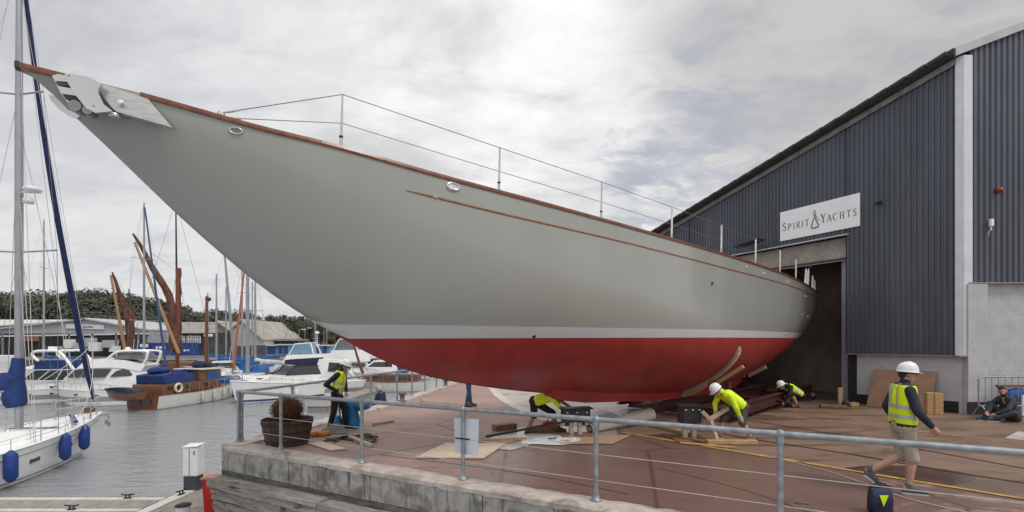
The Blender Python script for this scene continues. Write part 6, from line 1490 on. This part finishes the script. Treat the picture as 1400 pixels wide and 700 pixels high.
cf = Boat('motor_cruiser', 'white cabin cruiser with a navy canopy behind the man in the dust mask', 'cruiser', 5.6, 2.3, (.95, 1.0, 1.15), hmM, stern=.88, rake=.1, full=2.6, pos=(-14.2, 36.2), rz=R(12))
c = cf.sup([(2.2, .95), (1.7, 1.75), (.9, 2.75), (-.7, 2.85), (-.5, 1.4), (-.5, .95)], 1.0, .9, WHITE, 'cabin'); cf.win([(1.5, 1.9), (.9, 2.55), (.2, 2.6), (.1, 1.9)], c); cf.sup([(-.6, 2.55), (-.5, 2.95), (-2.9, 2.8), (-2.9, 2.5)], .95, .9, NAVYCLOTH, 'canopy', c); cf.sup([(-.62, 1.3), (-.7, 2.55), (-1.9, 2.5), (-1.9, 1.3)], .8, .8, GLASS, 'saloon_door', c)
for x in (-2.7, -2.0): 
    for side in (1, -1): MB().tube([V(x, side*.95, 1.0), V(x+.2, side*.9, 2.6)], .03, 6).build('canopy_post', STEEL, c)
MB().prism([V(-2.2, -.97, 2.5), V(-1.8, -.97, 2.5), V(-1.2, -.97, 1.5), V(-1.6, -.97, 1.5)], V(0, .04, 0)).build('canopy_flap', NAVYCLOTH, c); cf.rails(.3, .93, 6, .5, both=False); cf.place()
def bigcruiser(label, pos, rz, L, hgt, glass):
    b_ = Boat('motor_yacht', label, 'motor yacht', L, 3.2, (1.1, 1.25, 1.7), hmM, stern=.9, rake=.12, full=2.6, pos=pos, rz=rz)
    c = b_.sup([(L*.32, 1.4), (L*.22, 2.1), (-L*.35, 2.2), (-L*.4, 1.1)], 1.35, 1.2, WHITE, 'cabin'); b_.win([(L*.2, 1.55), (L*.16, 1.95), (-L*.3, 2.0), (-L*.3, 1.55)], c)
    f = b_.sup([(L*.16, 2.1), (L*.10, hgt*.72), (-L*.36, hgt*.74), (-L*.36, 2.15)], 1.3, 1.2, WHITE, 'flybridge', c)
    g = b_.sup([(L*.08, hgt*.72), (L*.02, hgt*.95), (-L*.14, hgt*.97), (-L*.16, hgt*.73)], 1.1, .9, glass, 'windscreen', f)
    for side in (1, -1): MB().tube([V(L*.08, side*1.1, hgt*.73), V(L*.02, side*.93, hgt*.97), V(-L*.16, side*.93, hgt), V(-L*.2, side*1.1, hgt*.74)], .06, 6).build('screen_frame', WHITE, g)
    MB().tube([V(-L*.2, 0, hgt*.9), V(-L*.2, 0, hgt*1.25)], .04, 6).lathe([(.2, 0), (.22, .12), (0, .25)], V(-L*.2, 0, hgt*1.22), 12).build('radar_mast', WHITE, f)
    b_.rails(.3, .93, 8, .6, both=False); b_.place(); return b_
bigcruiser('white flybridge motor yacht with a pale blue windscreen beyond the open cruiser', (-20.6, 45.5), R(186), 8.0, 4.1, mat('pale_blue_glass', (.16, .27, .38), .15))
bigcruiser('large white flybridge motor yacht with roof rails behind the cabin cruiser', (-18.0, 50), R(184), 8.6, 4.6, GLASS2)
bigcruiser('white motor yacht berthed at the far end of the row behind the wooden boat', (-13.2, 58), R(180), 8.5, 3.9, GLASS)
hmW = hull_mat('white_wooden_hull', (.62, .61, .58), (.62, .61, .58), 5, 6, (.17, .04, .02), .5)
wb = Boat('wooden_launch', 'white wooden launch with varnished coaming and red waterline beyond the quay railing', 'launch', 7.4, 2.5, (.9, .85, 1.2), hmW, TEAK, stern=.6, rake=.08, full=2.2, pos=(-10.9, 39.6), rz=R(183))
c = wb.sup([(1.6, .85), (1.3, 1.5), (-3.0, 1.45), (-3.1, .85)], 1.0, .9, VARN, 'coaming'); wb.win([(.9, 1.1), (.8, 1.35), (-2.5, 1.3), (-2.5, 1.1)], c, out=.01)
MB().tube([V(1.5, 0, 1.0), V(2.0, 0, 2.4), V(2.7, 0, 4.8)], [.14, .11, .07], 8).build('raked_mast', mat('rust_brown_spar', (.14, .06, .04), .7), wb.root); wb.rails(.2, .85, 6, .5, both=False); wb.place()
for px, z_, rz_, L_, lb in ((306, 45, 182, 6.5, 'small white cruiser between the classic boat and the open cruiser'), (487, 50, 176, 7.0, 'white cruiser moored left of the rust brown raked mast'), (520, 47, 184, 6.2, 'low white cruiser just beyond the wooden launch'), (548, 54, 178, 7.2, 'white cruiser under the red hull, furthest right of the moored boats'), (150, 44, 181, 7.0, 'white cruiser half hidden behind the flybridge motor yacht')):
    b_ = Boat('motor_cruiser', lb, 'cruiser', L_, 2.4, (.9, 1.0, 1.25), hmM, stern=.88, rake=.12, full=2.6, pos=((px-700)/F*z_, z_), rz=R(rz_))
    c = b_.sup([(L_*.34, 1.1), (L_*.2, 1.7), (L_*.08, 2.35), (-L_*.22, 2.4), (-L_*.3, 1.6), (-L_*.3, .95)], 1.05, .85, WHITE, 'cabin'); b_.win([(L_*.17, 1.72), (L_*.07, 2.2), (-L_*.2, 2.22), (-L_*.22, 1.72)], c)
    b_.sup([(-L_*.22, 2.2), (-L_*.22, 2.45), (-L_*.44, 2.2), (-L_*.44, 1.1), (-L_*.3, 1.1)], .95, .9, NAVYCLOTH if px % 2 else BLUECLOTH2, 'canopy', c); b_.rails(.4, .93, 5, .5, both=False)
    MB().tube([V(-L_*.1, .2, 2.35), V(-L_*.14, .2, 4.4)], .025, 5).build('aerial', WHITE2, c); b_.place()
# pontoon the cruisers lie on
p2 = thing('pontoon', 'dark timber pontoon between the cruisers and the quay', 'pontoon', (-11.2, 36, WATER_Z))
y = 27.2
while y < 38: MB().box((-11.3-.0*(y), y+.13, PZ-.05), (1.3, .245, .04)).build('plank', DECKWOOD, p2); y += .26
MB().box((-11.3, 32.6, -1.72), (1.25, 10.7, .36)).build('float', ROTWOOD, p2)
p3 = thing('pontoon', 'long low pontoon under the bows of the motor yachts', 'pontoon', (-30, 27.3, WATER_Z)); MB().box((-31, 33.4, -1.62), (20, .7, .12)).build('deck', DECKWOOD, p3); MB().box((-31, 33.4, -1.8), (19.8, .6, .25)).build('float', ROTWOOD, p3)
# ---- sailing yachts further out, one per mast
hmY = hull_mat('pale_yacht_hull', (.70, .70, .68), (.03, .05, .14), .2, .3)
hmN = hull_mat('navy_yacht_hull', (.02, .035, .11), (.6, .6, .6), .15, .2)
def far_yacht(px, z, top_py, label, hm, L=9.5, rz=R(240), cover=BLUECLOTH2, spr=1, lean=0., furl=None, fm=None, m=ALU, r_=.10, boomc=True):
    X = (px-700)/F*z; b_ = Boat('sailing_yacht', label, 'yacht', L, 2.9, (1.0, 1.0, 1.3), hm, stern=.7, rake=.1, full=2.1, group='yachts moored in rows')
    b_.rz = rz; u = .58; x = -L/2+u*L; b_.pos = (X-x*math.cos(rz), z-x*math.sin(rz))
    c = b_.sup([(-2.6, 1.0), (-2.5, 1.5), (1.4, 1.5), (2.8, 1.15)], 1.0, .8, WHITE, 'coachroof'); b_.win([(-2, 1.2), (-1.9, 1.4), (.8, 1.4), (1, 1.2)], c)
    b_.sup([(-2.7, 1.45), (-2.5, 2.05), (-1.4, 1.95), (-1.1, 1.5)], .95, .8, cover, 'spray_hood', c)
    top = EYE-WATER_Z+(HZ-top_py)/F*z; b_.rig(u, top, [(top*(i+1)/(spr+1)+.5, 1.1-.2*i) for i in range(spr)], m=m, r_=r_, furl=furl, furl_m=fm, boom=3.4 if boomc else None, cover=cover, lean=lean)
    b_.rails(.15, .9, 6, .6, both=False); b_.place(); return b_
far_yacht(197, 42, 277, 'white yacht with a tall silver mast left of the largest brown barge sail', hmY, 10, R(331), spr=2, furl=.11, fm=mat('steel_blue_furl', (.03, .07, .17), .8))
far_yacht(296, 47, 374, 'yacht with a short bare mast right of the brown timber post', hmY, 8.5, R(250), spr=1)
far_yacht(322, 44, 345, 'navy yacht with a raked grey mast in front of the white gabled shed', hmN, 9.5, R(205), spr=1, lean=.9, r_=.13)
far_yacht(331, 52, 350, 'yacht with a thin mast behind the raked grey mast', hmY, 9, R(245), spr=2)
far_yacht(338.5, 38.5, 330, 'white yacht with an orange furled sail beside its thick mast', hmN, 9.5, R(284), spr=1, furl=.10, fm=mat('faded_orange_sailcloth', (.34, .11, .05), .8, 0, .2, 4), r_=.15)
far_yacht(349, 43, 360, 'white yacht with a pale sail bundled on its boom beside the open cruiser', hmY, 10, R(168), cover=WHITECLOTH, spr=1)
far_yacht(60, 55, 300, 'yacht with a thin mast far behind the near white yacht', hmY, 9.5, R(200), spr=2)
far_yacht(309, 60, 392, 'small yacht with a thin mast left of the raked grey mast', hmY, 8, R(190), spr=1)
far_yacht(345, 58, 385, 'small yacht with a thin mast close behind the pale bundled sail', hmY, 8.5, R(182), spr=1)
far_yacht(284, 62, 400, 'small yacht with a thin mast between the brown post and the short bare mast', hmN, 8, R(200), spr=1)
far_yacht(431, 62, 425, 'yacht with a short white mast beside the large flybridge yacht', hmY, 8, R(180), spr=1)
# ---- Thames barges with brailed tan sails
def barge(label, px, z, mast_py, top_py, sail, sprit, L=17, rz=R(188), both=True):
    X = (px-700)/F*z; b_ = Boat('sailing_barge', label, 'barge', L, 4.4, (1.2, 1.0, 1.5), hull_mat('black_barge_hull', (.02, .02, .022), (.25, .12, .04), .9, 1.0), OAKBLOCK, stern=.8, rake=.03, full=4, group=None)
    kz_ = z/F; b_.rz = rz; x = 2.; b_.pos = (X-x*math.cos(rz), z-x*math.sin(rz))
    sx = math.cos(rz)
    def loc(ppx, ppy, dy=0): return V(x+((ppx-px)*kz_)/sx, dy, EYE-WATER_Z+(HZ-ppy)*kz_)
    ms = MB().tube([V(x, 0, .9), loc(px, mast_py)], [.2, .17], 10).build('mast', VARN, b_.root)
    MB().tube([loc(px-1, mast_py+8), loc(px-2, top_py)], [.10, .06], 8).build('topmast', mat('dark_spar', (.03, .025, .022), .6), ms)
    rings = []; pts = cat_rom([loc(a, c, .25) for a, c, w_ in sail], 5); ws = []
    for i in range(len(sail)-1): ws += [sail[i][2]+(sail[i+1][2]-sail[i][2])*j/5 for j in range(5)]
    ws.append(sail[-1][2])
    for i, p in enumerate(pts):
        r_ = ws[i]*kz_*.31; d = (pts[min(i+1, len(pts)-1)]-pts[max(i-1, 0)]).normalized(); u_ = d.cross(V(0, 1, 0)).normalized()
        rings.append([p+u_*r_*math.cos(a)*(1+.15*math.sin(5*a+i*.9))+V(0, r_*.8*math.sin(a)*(1+.15*math.cos(4*a+i)), 0) for a in [2*math.pi*j/14 for j in range(14)]])
    MB().loft(rings, closed=True, caps=True).build('brailed_sail', TAN, ms)
    rings = [[loc(px+1, py_, -.25)+V(r_*kz_*math.cos(a)*(1+.2*math.sin(3*a+py_)), r_*kz_*math.sin(a), 0) for a in [2*math.pi*j/10 for j in range(10)]] for py_, r_ in [(mast_py-2+i*(485-mast_py)/14, 1.9+.6*math.sin(i*2.1)+i*.05) for i in range(15)]]
    MB().loft(rings, closed=True, caps=True).build('furled_topsail', TAN, ms)
    MB().tube([loc(*sprit[0], .75), loc(*sprit[1], .75)], [.12, .19], 8).build('sprit', mat('pale_spar', (.33, .19, .10), .6), ms)
    for a, c in (((px-2, top_py+4), (px-60, 486)), ((px-2, top_py+4), (px+48, 486)), ((px, mast_py), (px-20, 490)), ((px, mast_py), (px+22, 490)), (sprit[0], (px+8, mast_py+10))): MB().tube([loc(*a), loc(*c)], .016, 4).build('shroud', WIRE, ms)
    MB().box(V(-4, 0, 1.4), (3, 2.2, .9), bev=.08).build('hatch_house', OAKBLOCK, b_.root); MB().box(V(-.5, 0, 1.25), (3, 2.4, .5), bev=.05).build('cargo_hatch', NAVYCLOTH, b_.root)
    for side in (1, -1): MB().prism([V(a, side*2.25, c) for a, c in ((1.6, 1.4), (1.0, 1.6), (-2, 1.1), (-2.3, -.3), (-.6, -.4))], V(0, side*.08, 0)).build('leeboard', VARN, b_.root)
    b_.place(); return b_
barge('sailing barge with the smaller tan sail, left of the tall silver mast', 178.5, 55, 420, 395, ((158, 373, 3), (164, 392, 7), (170, 412, 9), (176, 440, 8), (178, 478, 9)), ((160, 378), (178, 484)))
barge('sailing barge with the largest tan sail and a black topmast', 242.5, 50, 368, 270, ((190, 322, 4), (203, 345, 8), (216, 372, 12), (230, 396, 14), (237, 420, 15), (239, 450, 16), (240, 482, 19)), ((196, 335), (249, 483)))
# ------------------------------------------------------------------ far shore
SHZ = -.4
shore_m = mat('far_quay_ground', (.16, .15, .14), .9, 0, .2, .2)
pl = [(-260, 72), (-40, 72), (-22, 76), (-8, 84), (9, 96), (9, 400), (-400, 400), (-400, 72)]
MB().face([V(x, y, SHZ) for x, y in pl]).build('far_shore', shore_m, kind='structure', centre=False)
m = MB()
for a, c in zip(pl[:4], pl[1:5]): m.face([V(*a, SHZ), V(*c, SHZ), V(*c, -3), V(*a, -3)])
m.build('shore_wall', mat('dark_far_wall', (.06, .058, .055), .9, 0, .3, .5), label='dark stone wall along the far shore behind the moored boats', cat='wall')
def at(px, z, py): return V((px-700)/F*z, z, EYE-(py-HZ)/F*z)
SHEDW = mat('pale_grey_shed_cladding', (.36, .37, .40), .6, 0, .08, .6, extra=streaks((.30, .31, .33), .5, .7, (1.2, 1.2, .1))); SHEDR = mat('pale_shed_roof', (.46, .45, .43), .7, 0, .12, .4); BAYSHADE = mat('painted_bay_shade', (.018, .017, .017), .8)
def gable(name, label, z, pts, roofm, wallm, depth=26, cat='shed', group=None, base=SHZ):
    """gabled shed facing the water; pts = eave left, ridge, eave right in photo pixels"""
    a, r_, c = [at(px, z, py) for px, py in pts]; o = thing(name, label, cat, (r_.x, z, base), group)
    MB().prism([V(a.x, z, base), V(c.x, z, base), c, r_, a], V(0, .3, 0)).build('front_wall', wallm, o)
    MB().prism([V(a.x, z+.3, base), V(a.x+.3, z+.3, base), V(a.x+.3, z+.3, a.z-.1), V(a.x, z+.3, a.z-.1)], V(0, depth, 0)).build('side_wall', wallm, o); MB().prism([V(c.x-.3, z+.3, base), V(c.x, z+.3, base), V(c.x, z+.3, c.z-.1), V(c.x-.3, z+.3, c.z-.1)], V(0, depth, 0)).build('side_wall', wallm, o)
    for p, q in ((a, r_), (r_, c)):
        d = (q-p).normalized(); MB().prism([p-d*.5+V(0, -.5, .02), q+V(0, -.5, .02), q+V(0, -.5, .3), p-d*.5+V(0, -.5, .3)], V(0, depth+1, 0)).build('roof', roofm, o)
    return o, a, r_, c
o, a, r_, c = gable('boat_store', 'wide pale grey boat store with a low gable and white sign across the harbour', 92, ((-75, 459), (119, 437), (205, 452)), SHEDR, SHEDW, 40)
z = 91.9
MB().prism([at(-90, 93, 452), at(117, 93, 437.6), at(116, 122, 438), at(-90, 122, 438)], (0, 0, .2)).build('roof', mat('pale_roof_sheet', (.58, .57, .54), .7, 0, .08, .3), o)
MB().prism([at(-75, z, 456), at(200, z, 456), V(at(200, z, 456).x, z, SHZ+.02), V(at(-75, z, 456).x, z, SHZ+.02)], V(0, -.06, 0)).build('bay_shade_sheet', BAYSHADE, o)  # flat dark sheet painted in for the shade inside the open bays
MB().prism([at(-75, z, 460), at(205, z, 455.2), at(205, z, 457), at(-75, z, 462)], V(0, -.25, 0)).build('eaves_trim', TRIM, o)
sgn = MB().prism([at(90.5, z, 449), at(143, z, 450.5), at(143, z, 444.5), at(90.5, z, 443)], V(0, -.12, 0)).build('sign_board', mat('far_white_sign', (.62, .64, .68), .5), o)
# the lettering is too far off to read in the photograph: a short word-like run of blue strokes
m = MB(); rnd = random.Random(5)
for i in range(9):
    x = 114.6+i*1.55; hh = (1.5 if i in (2, 5, 6) else 1.0); m.prism([at(x, z, 448.2), at(x+.5, z, 448.2), at(x+.5, z, 448.2-1.6*hh), at(x, z, 448.2-1.6*hh)], V(0, -.16, 0)); m.prism([at(x, z, 447.0), at(x+1.2, z, 447.0), at(x+1.2, z, 446.4), at(x, z, 446.4)], V(0, -.16, 0))
m.build('blue_lettering', mat('blue_lettering', (.02, .04, .25), .5), sgn, kind='stuff')
for px in (-50, -20, 5, 32, 60, 96, 128, 160, 190): p = at(px, z, 456); MB().box(V(p.x, z-.1, (p.z+SHZ)/2), (.35, .3, p.z-SHZ)).build('column', mat('grey_column', (.2, .2, .21), .7), o)
for px, w_ in ((34, 12), (46, 14)): p = at(px, z-.2, 463); MB().box(p, (w_*.1437, .2, 1.0)).build('brown_panel', mat('rust_panel', (.22, .12, .08), .8), o)
for i, (px, py, w_, h_, col) in enumerate(((95, 470, 9, 12, 0), (106, 473, 8, 9, 1), (118, 468, 12, 12, 1), (131, 474, 12, 12, 0), (146, 470, 10, 10, 1), (152, 477, 9, 8, 0), (88, 478, 8, 9, 1))):
    cl = ['white crate second from the left in the dark bay', 'small grey crate between two larger crates in the dark bay', 'large grey crate in the middle of the dark bay', 'large white crate right of the large grey crate in the dark bay', 'grey crate at the right end of the dark bay, upper one', 'white crate at the right end of the dark bay, lower one', 'low grey crate at the left end of the pile in the dark bay'][i]
    p = at(px, 88, py); MB().box(V(p.x, 88+.4*(i % 3), p.z), (w_*.1375, 1.2, h_*.1375)).build('stacked_crate', WHITE2 if col == 0 else mat('grey_crate', (.40, .41, .42), .7), label=cl, cat='crate', group='crates in the boat store bay')
# long shed with the strip of windows, blue hoardings
o = thing('workshop', 'long dark workshop with a pale roof and small paned windows', 'workshop', at(225, 100, 480)*1.0)
BRK = mat('dark_brown_boarding', (.05, .045, .042), .85, 0, .3, .7); z = 100
MB().prism([V(at(150, z, 455).x, z, SHZ), V(at(291, z, 455).x, z, SHZ), at(291, z, 454), at(150, z, 454)], V(0, 14, 0)).build('wall', BRK, o)
MB().prism([at(146, z-.6, 455.5), at(294, z-.6, 455.5), at(294, z+9, 441.5), at(150, z+9, 441.5)], V(0, .3, .2)).build('roof', mat('weathered_asbestos_roof', (.30, .285, .255), .85, 0, .15, .5, extra=streaks((.22, .205, .18), .5, .7, (.6, .6, .6))), o)
for px in (248.5, 260.5, 270):
    p0, p1 = at(px-4.5, z-.1, 469), at(px+4.5, z-.1, 459.5); w_ = MB().box(V((p0.x+p1.x)/2, z-.1, (p0.z+p1.z)/2), (p1.x-p0.x, .12, p1.z-p0.z)).build('window', GLASS2, o)
    m = MB()
    for k_ in range(5): x = p0.x+(p1.x-p0.x)*k_/4; m.box(V(x, z-.2, (p0.z+p1.z)/2), (.12, .08, p1.z-p0.z))
    for k_ in range(3): m.box(V((p0.x+p1.x)/2, z-.2, p0.z+(p1.z-p0.z)*k_/2), (p1.x-p0.x, .07, .12))
    m.build('glazing_bars', WHITE2, w_)
for px in (200, 225): p = at(px, z-.1, 465); MB().box(p, (1.6, .12, 1.4)).build('window', GLASS2, o)
for i, (a_, b_, lb) in enumerate(((186, 207, 'blue hoarding panel at the left end of the row below the workshop'), (208, 240, 'blue hoarding panel left of the biggest barge mast'), (241, 272, 'blue hoarding panel with pale writing below the paned windows'))):
    z = 86; p0, p1 = at(a_, z, 486), at(b_, z, 468.5); o = thing('hoarding', lb, 'hoarding', V((p0.x+p1.x)/2, z, p0.z))
    MB().box(V((p0.x+p1.x)/2, z, (p0.z+p1.z)/2), (p1.x-p0.x-.1, .3, p1.z-p0.z)).build('panel', mat('blue_hoarding', (.014, .045, .22), .6, 0, .2, .8), o)
    m = MB(); x = p0.x+1.0
    while i and x < p1.x-1.5: w_ = rnd.uniform(.25, .55); m.box(V(x, z-.17, p1.z-.9-(.5 if rnd.random() < .3 else 0)), (w_, .03, rnd.uniform(.2, .5))); x += w_+.22
    if i: m.build('pale_lettering', WHITE2, o, kind='stuff')
p = at(197, 85, 472.5); MB().box(p, (1.3, .3, .55)).build('notice', WHITE2, label='small white notice on the left blue hoarding', cat='notice')
WG = mat('white_grey_sheeting', (.50, .50, .49), .7, 0, .07, .4, extra=streaks((.43, .43, .42), .5, .72, (.8, .8, .08)))
gable('white_shed', 'left of two joined pale gabled sheds behind the raked mast', 108, ((278, 458), (299, 441.5), (322, 458)), mat('fawn_roof', (.36, .33, .29), .85, 0, .12, .4), WG, 20)
gable('white_shed', 'right of two joined pale gabled sheds with the long lean-to slope', 107.4, ((312, 455), (331, 439.5), (361, 466)), mat('fawn_roof', (.36, .33, .29)), WG, 20)
for i, (a_, b_, t_, lb, m_) in enumerate(((279, 302, 469, 'dark grey fence panel left of the raked mast on the far shore', mat('dark_grey_fence', (.07, .075, .078), .8)), (308, 338, 473, 'dark grey fence panel below the white gabled sheds', mat('dark_grey_fence', (.07, .075, .078))), (338, 364, 472, 'dark fence panel right of the thick mast on the far shore', mat('dark_grey_fence', (.07, .075, .078))))):
    p0, p1 = at(a_, 90, 486), at(b_, 90, t_); MB().box(V((p0.x+p1.x)/2, 90, (p0.z+p1.z)/2), (p1.x-p0.x, .15, p1.z-p0.z)).build('fence_panel', m_, label=lb, cat='fence')
o = thing('low_building', 'low dark building with a flat grey roof right of the white sheds', 'building', at(380, 112, 480)); p0, p1 = at(361, 112, 484), at(402, 112, 466)
MB().box(V((p0.x+p1.x)/2, 115, (p0.z+p1.z)/2), (p1.x-p0.x, 6, p1.z-p0.z)).build('wall', BRK, o); MB().box(V((p0.x+p1.x)/2, 115, p1.z+.25), (p1.x-p0.x+1, 7, .5)).build('flat_roof', FLASH, o)
LB = mat('light_blue_boarding', (.17, .33, .52), .7, 0, .1, .8)
for i, (a_, b_, t_, lb) in enumerate(((364, 378, 473, 'small light blue shed right of the dark fence'), (378, 396, 472, 'wider light blue shed behind the pale blue windscreen'), (405, 425, 472, 'light blue shed between the lamp posts'), (425, 452, 473, 'long light blue shed nearest the grey hull'))):
    p0, p1 = at(a_+.4, 95, 486), at(b_-.4, 95, t_); o = thing('blue_shed', lb, 'shed', V((p0.x+p1.x)/2, 95, p0.z)); MB().box(V((p0.x+p1.x)/2, 97, (p0.z+p1.z)/2), (p1.x-p0.x, 4, p1.z-p0.z)).build('wall', LB, o); MB().box(V((p0.x+p1.x)/2, 96.9, p1.z+.12), (p1.x-p0.x+.3, 4.6, .24)).build('roof', TRIM, o)
    for k_ in range(2): p = at(a_+(b_-a_)*(.3+.4*k_), 94.95, 478); MB().box(p, (.8, .12, 1.5)).build('door', mat('navy_door', (.03, .06, .2), .6), o)
o = thing('house', 'distant house with a red tiled roof below the trees', 'house', at(382, 150, 470)); a_, c_ = at(374, 150, 464), at(390, 150, 464); rr_ = at(382, 150, 456.5)
MB().box(V((a_.x+c_.x)/2, 153, (a_.z-6)/2), (c_.x-a_.x, 6, a_.z+6)).build('wall', mat('pale_render', (.45, .42, .38), .8), o); MB().prism([a_+V(-.6, -.5, 0), c_+V(.6, -.5, 0), rr_+V(1.6, 3, .2), rr_+V(-1.2, 3, .2)], V(0, 3, .0)).build('roof', mat('red_tile', (.28, .07, .04), .8, 0, .2, 1), o)
MB().prism([at(373, 149.6, 464.5), at(380, 149.6, 457), at(381, 149.6, 464.5)], V(0, .3, 0)).build('gable_end', WHITE2, o)
for i, (px, tp, zz_) in enumerate(((409, 451, 105), (417, 449, 112), (443, 452, 108), (391, 455, 118), (447, 449, 100))):
    p = at(px, zz_, tp); o = thing('street_lamp', ['grey street lamp above the small blue sheds', 'grey street lamp between the two right hand blue sheds', 'grey street lamp nearest the grey hull', 'grey street lamp beside the red roofed house', 'tall street lamp at the end of the blue sheds'][i], 'street lamp', V(p.x, zz_, SHZ)); MB().tube([V(p.x, zz_, SHZ), p, p+V(.9, 0, .15)], .09, 6).build('pole', FLASH, o); MB().box(p+V(1.1, 0, .1), (.8, .3, .18)).build('lamp_head', WHITE2, o)
# ---- hill, wood and trees
SKY = ([-420, -200, 0, 20, 35, 60, 90, 120, 165, 185, 205, 245, 280, 330, 370, 400, 440, 470, 600, 760, 900], [418, 412, 409, 406, 405, 413, 411, 404, 405, 411, 411, 420, 432, 431, 440, 437, 439, 444, 452, 456, 458])
hill_m = mat('dark_wooded_ground', (.045, .05, .032), .95, 0, .3, .08)
rows = []
for zz_, f in ((120, 0), (150, .02), (190, .25), (230, .58), (265, .70), (320, .6), (420, .2)):
    rows.append([V((px-700)/F*265*(1+(zz_-265)/900), zz_, SHZ+.05+f*(EYE+(HZ-ip(px, *SKY))/F*265)) for px in range(-420, 900, 20)])
MB().loft(rows).build('hill', hill_m, kind='structure', centre=False)
wood_leaf = leaf_mat('woodland_leaf', (.095, .108, .075), (.120, .126, .088), (.080, .090, .070))  # greyed, lightened leaf tones stand in for the thin haze of distance
pts = []; rnd = random.Random(11)
def crown_pts(c, rx, rz_, n, lumps):
    out = []; L_ = [(V(rnd.uniform(-.55, .55), rnd.uniform(-.55, .55), rnd.uniform(-.35, .6)), rnd.uniform(.38, .62)) for _ in range(lumps)]
    for _ in range(n):
        o_, r_ = rnd.choice(L_); d = V(rnd.gauss(0, 1), rnd.gauss(0, 1), rnd.gauss(0, 1)).normalized(); q = o_+d*r_*rnd.uniform(.9, 1.04); out.append((c+V(q.x*rx, q.y*rx, q.z*rz_), d))
    return out
for i in range(560):
    px = rnd.uniform(-330, 760); zz_ = rnd.choice((182, 205, 228, 250, 262, 270)); f = ip(zz_, [120, 150, 190, 230, 265, 320], [0, .02, .25, .58, .70, .6]); top = EYE+(HZ-ip(px, *SKY))/F*265
    if zz_ < 200 and 340 < px: continue
    r_ = rnd.uniform(3.4, 6.2); h_ = r_*rnd.uniform(.9, 1.25); base = f*top; tz = min(base+h_*1.3+rnd.uniform(0, 3), (top+rnd.uniform(-2.2, .6))*(zz_/265 if zz_ < 240 else 1)-h_*.55)
    X = (px-700)/F*265*(1+(zz_-265)/900); pts += crown_pts(V(X, zz_, tz), r_, h_, 380 if zz_ > 215 else 420, 9)
leaf_mesh('woodland', wood_leaf, None, pts, 1.35, 4, kind='stuff', flat_=.12)
tree_leaf = leaf_mat('tree_leaf', (.080, .092, .058), (.115, .120, .070), (.062, .072, .052)); BARK = mat('tree_bark', (.07, .055, .045), .9)
for i, (px, zz_, tp, w_, lb) in enumerate(((368, 128, 440, 15, 'dark round tree behind the lean-to of the white shed'), (384, 140, 441, 14, 'broad tree right above the red roofed house'), (397, 128, 437, 17, 'tallest tree of the far bank, right of the red roofed house'), (412, 136, 440, 15, 'full green tree between the street lamps'), (425, 126, 439, 16, 'olive green tree left of the tall lamp post'), (438, 134, 442, 16, 'dense tree at the foot of the grey bow'), (451, 128, 447, 14, 'low tree half hidden by the grey hull'), (250, 130, 424, 15, 'bushy tree behind the brown barge mast'), (268, 138, 430, 13, 'lower tree between the barge mast and the brown post'))):
    p = at(px, zz_, tp); r_ = w_*zz_/F/2*1.25; hh = p.z-SHZ; o = thing('broadleaf_tree', lb, 'tree', V(p.x, zz_, SHZ)); cz = p.z-min(r_*1.5, hh*.42)
    m = MB().tube([V(p.x, zz_, SHZ), V(p.x+.2, zz_, SHZ+hh*.35), V(p.x, zz_, cz)], [.38, .28, .16], 7)
    for k_ in range(5): a_ = k_*1.26; m.tube([V(p.x+.1, zz_, SHZ+hh*.38), V(p.x+math.cos(a_)*r_*.55, zz_+math.sin(a_)*r_*.55, cz+.4)], [.15, .05], 5)
    m.build('trunk', BARK, o); leaf_mesh('crown', tree_leaf, o, crown_pts(V(p.x, zz_, cz), r_, min(r_*1.5, hh*.42), 900, 11), .6, 20+i, flat_=.12)
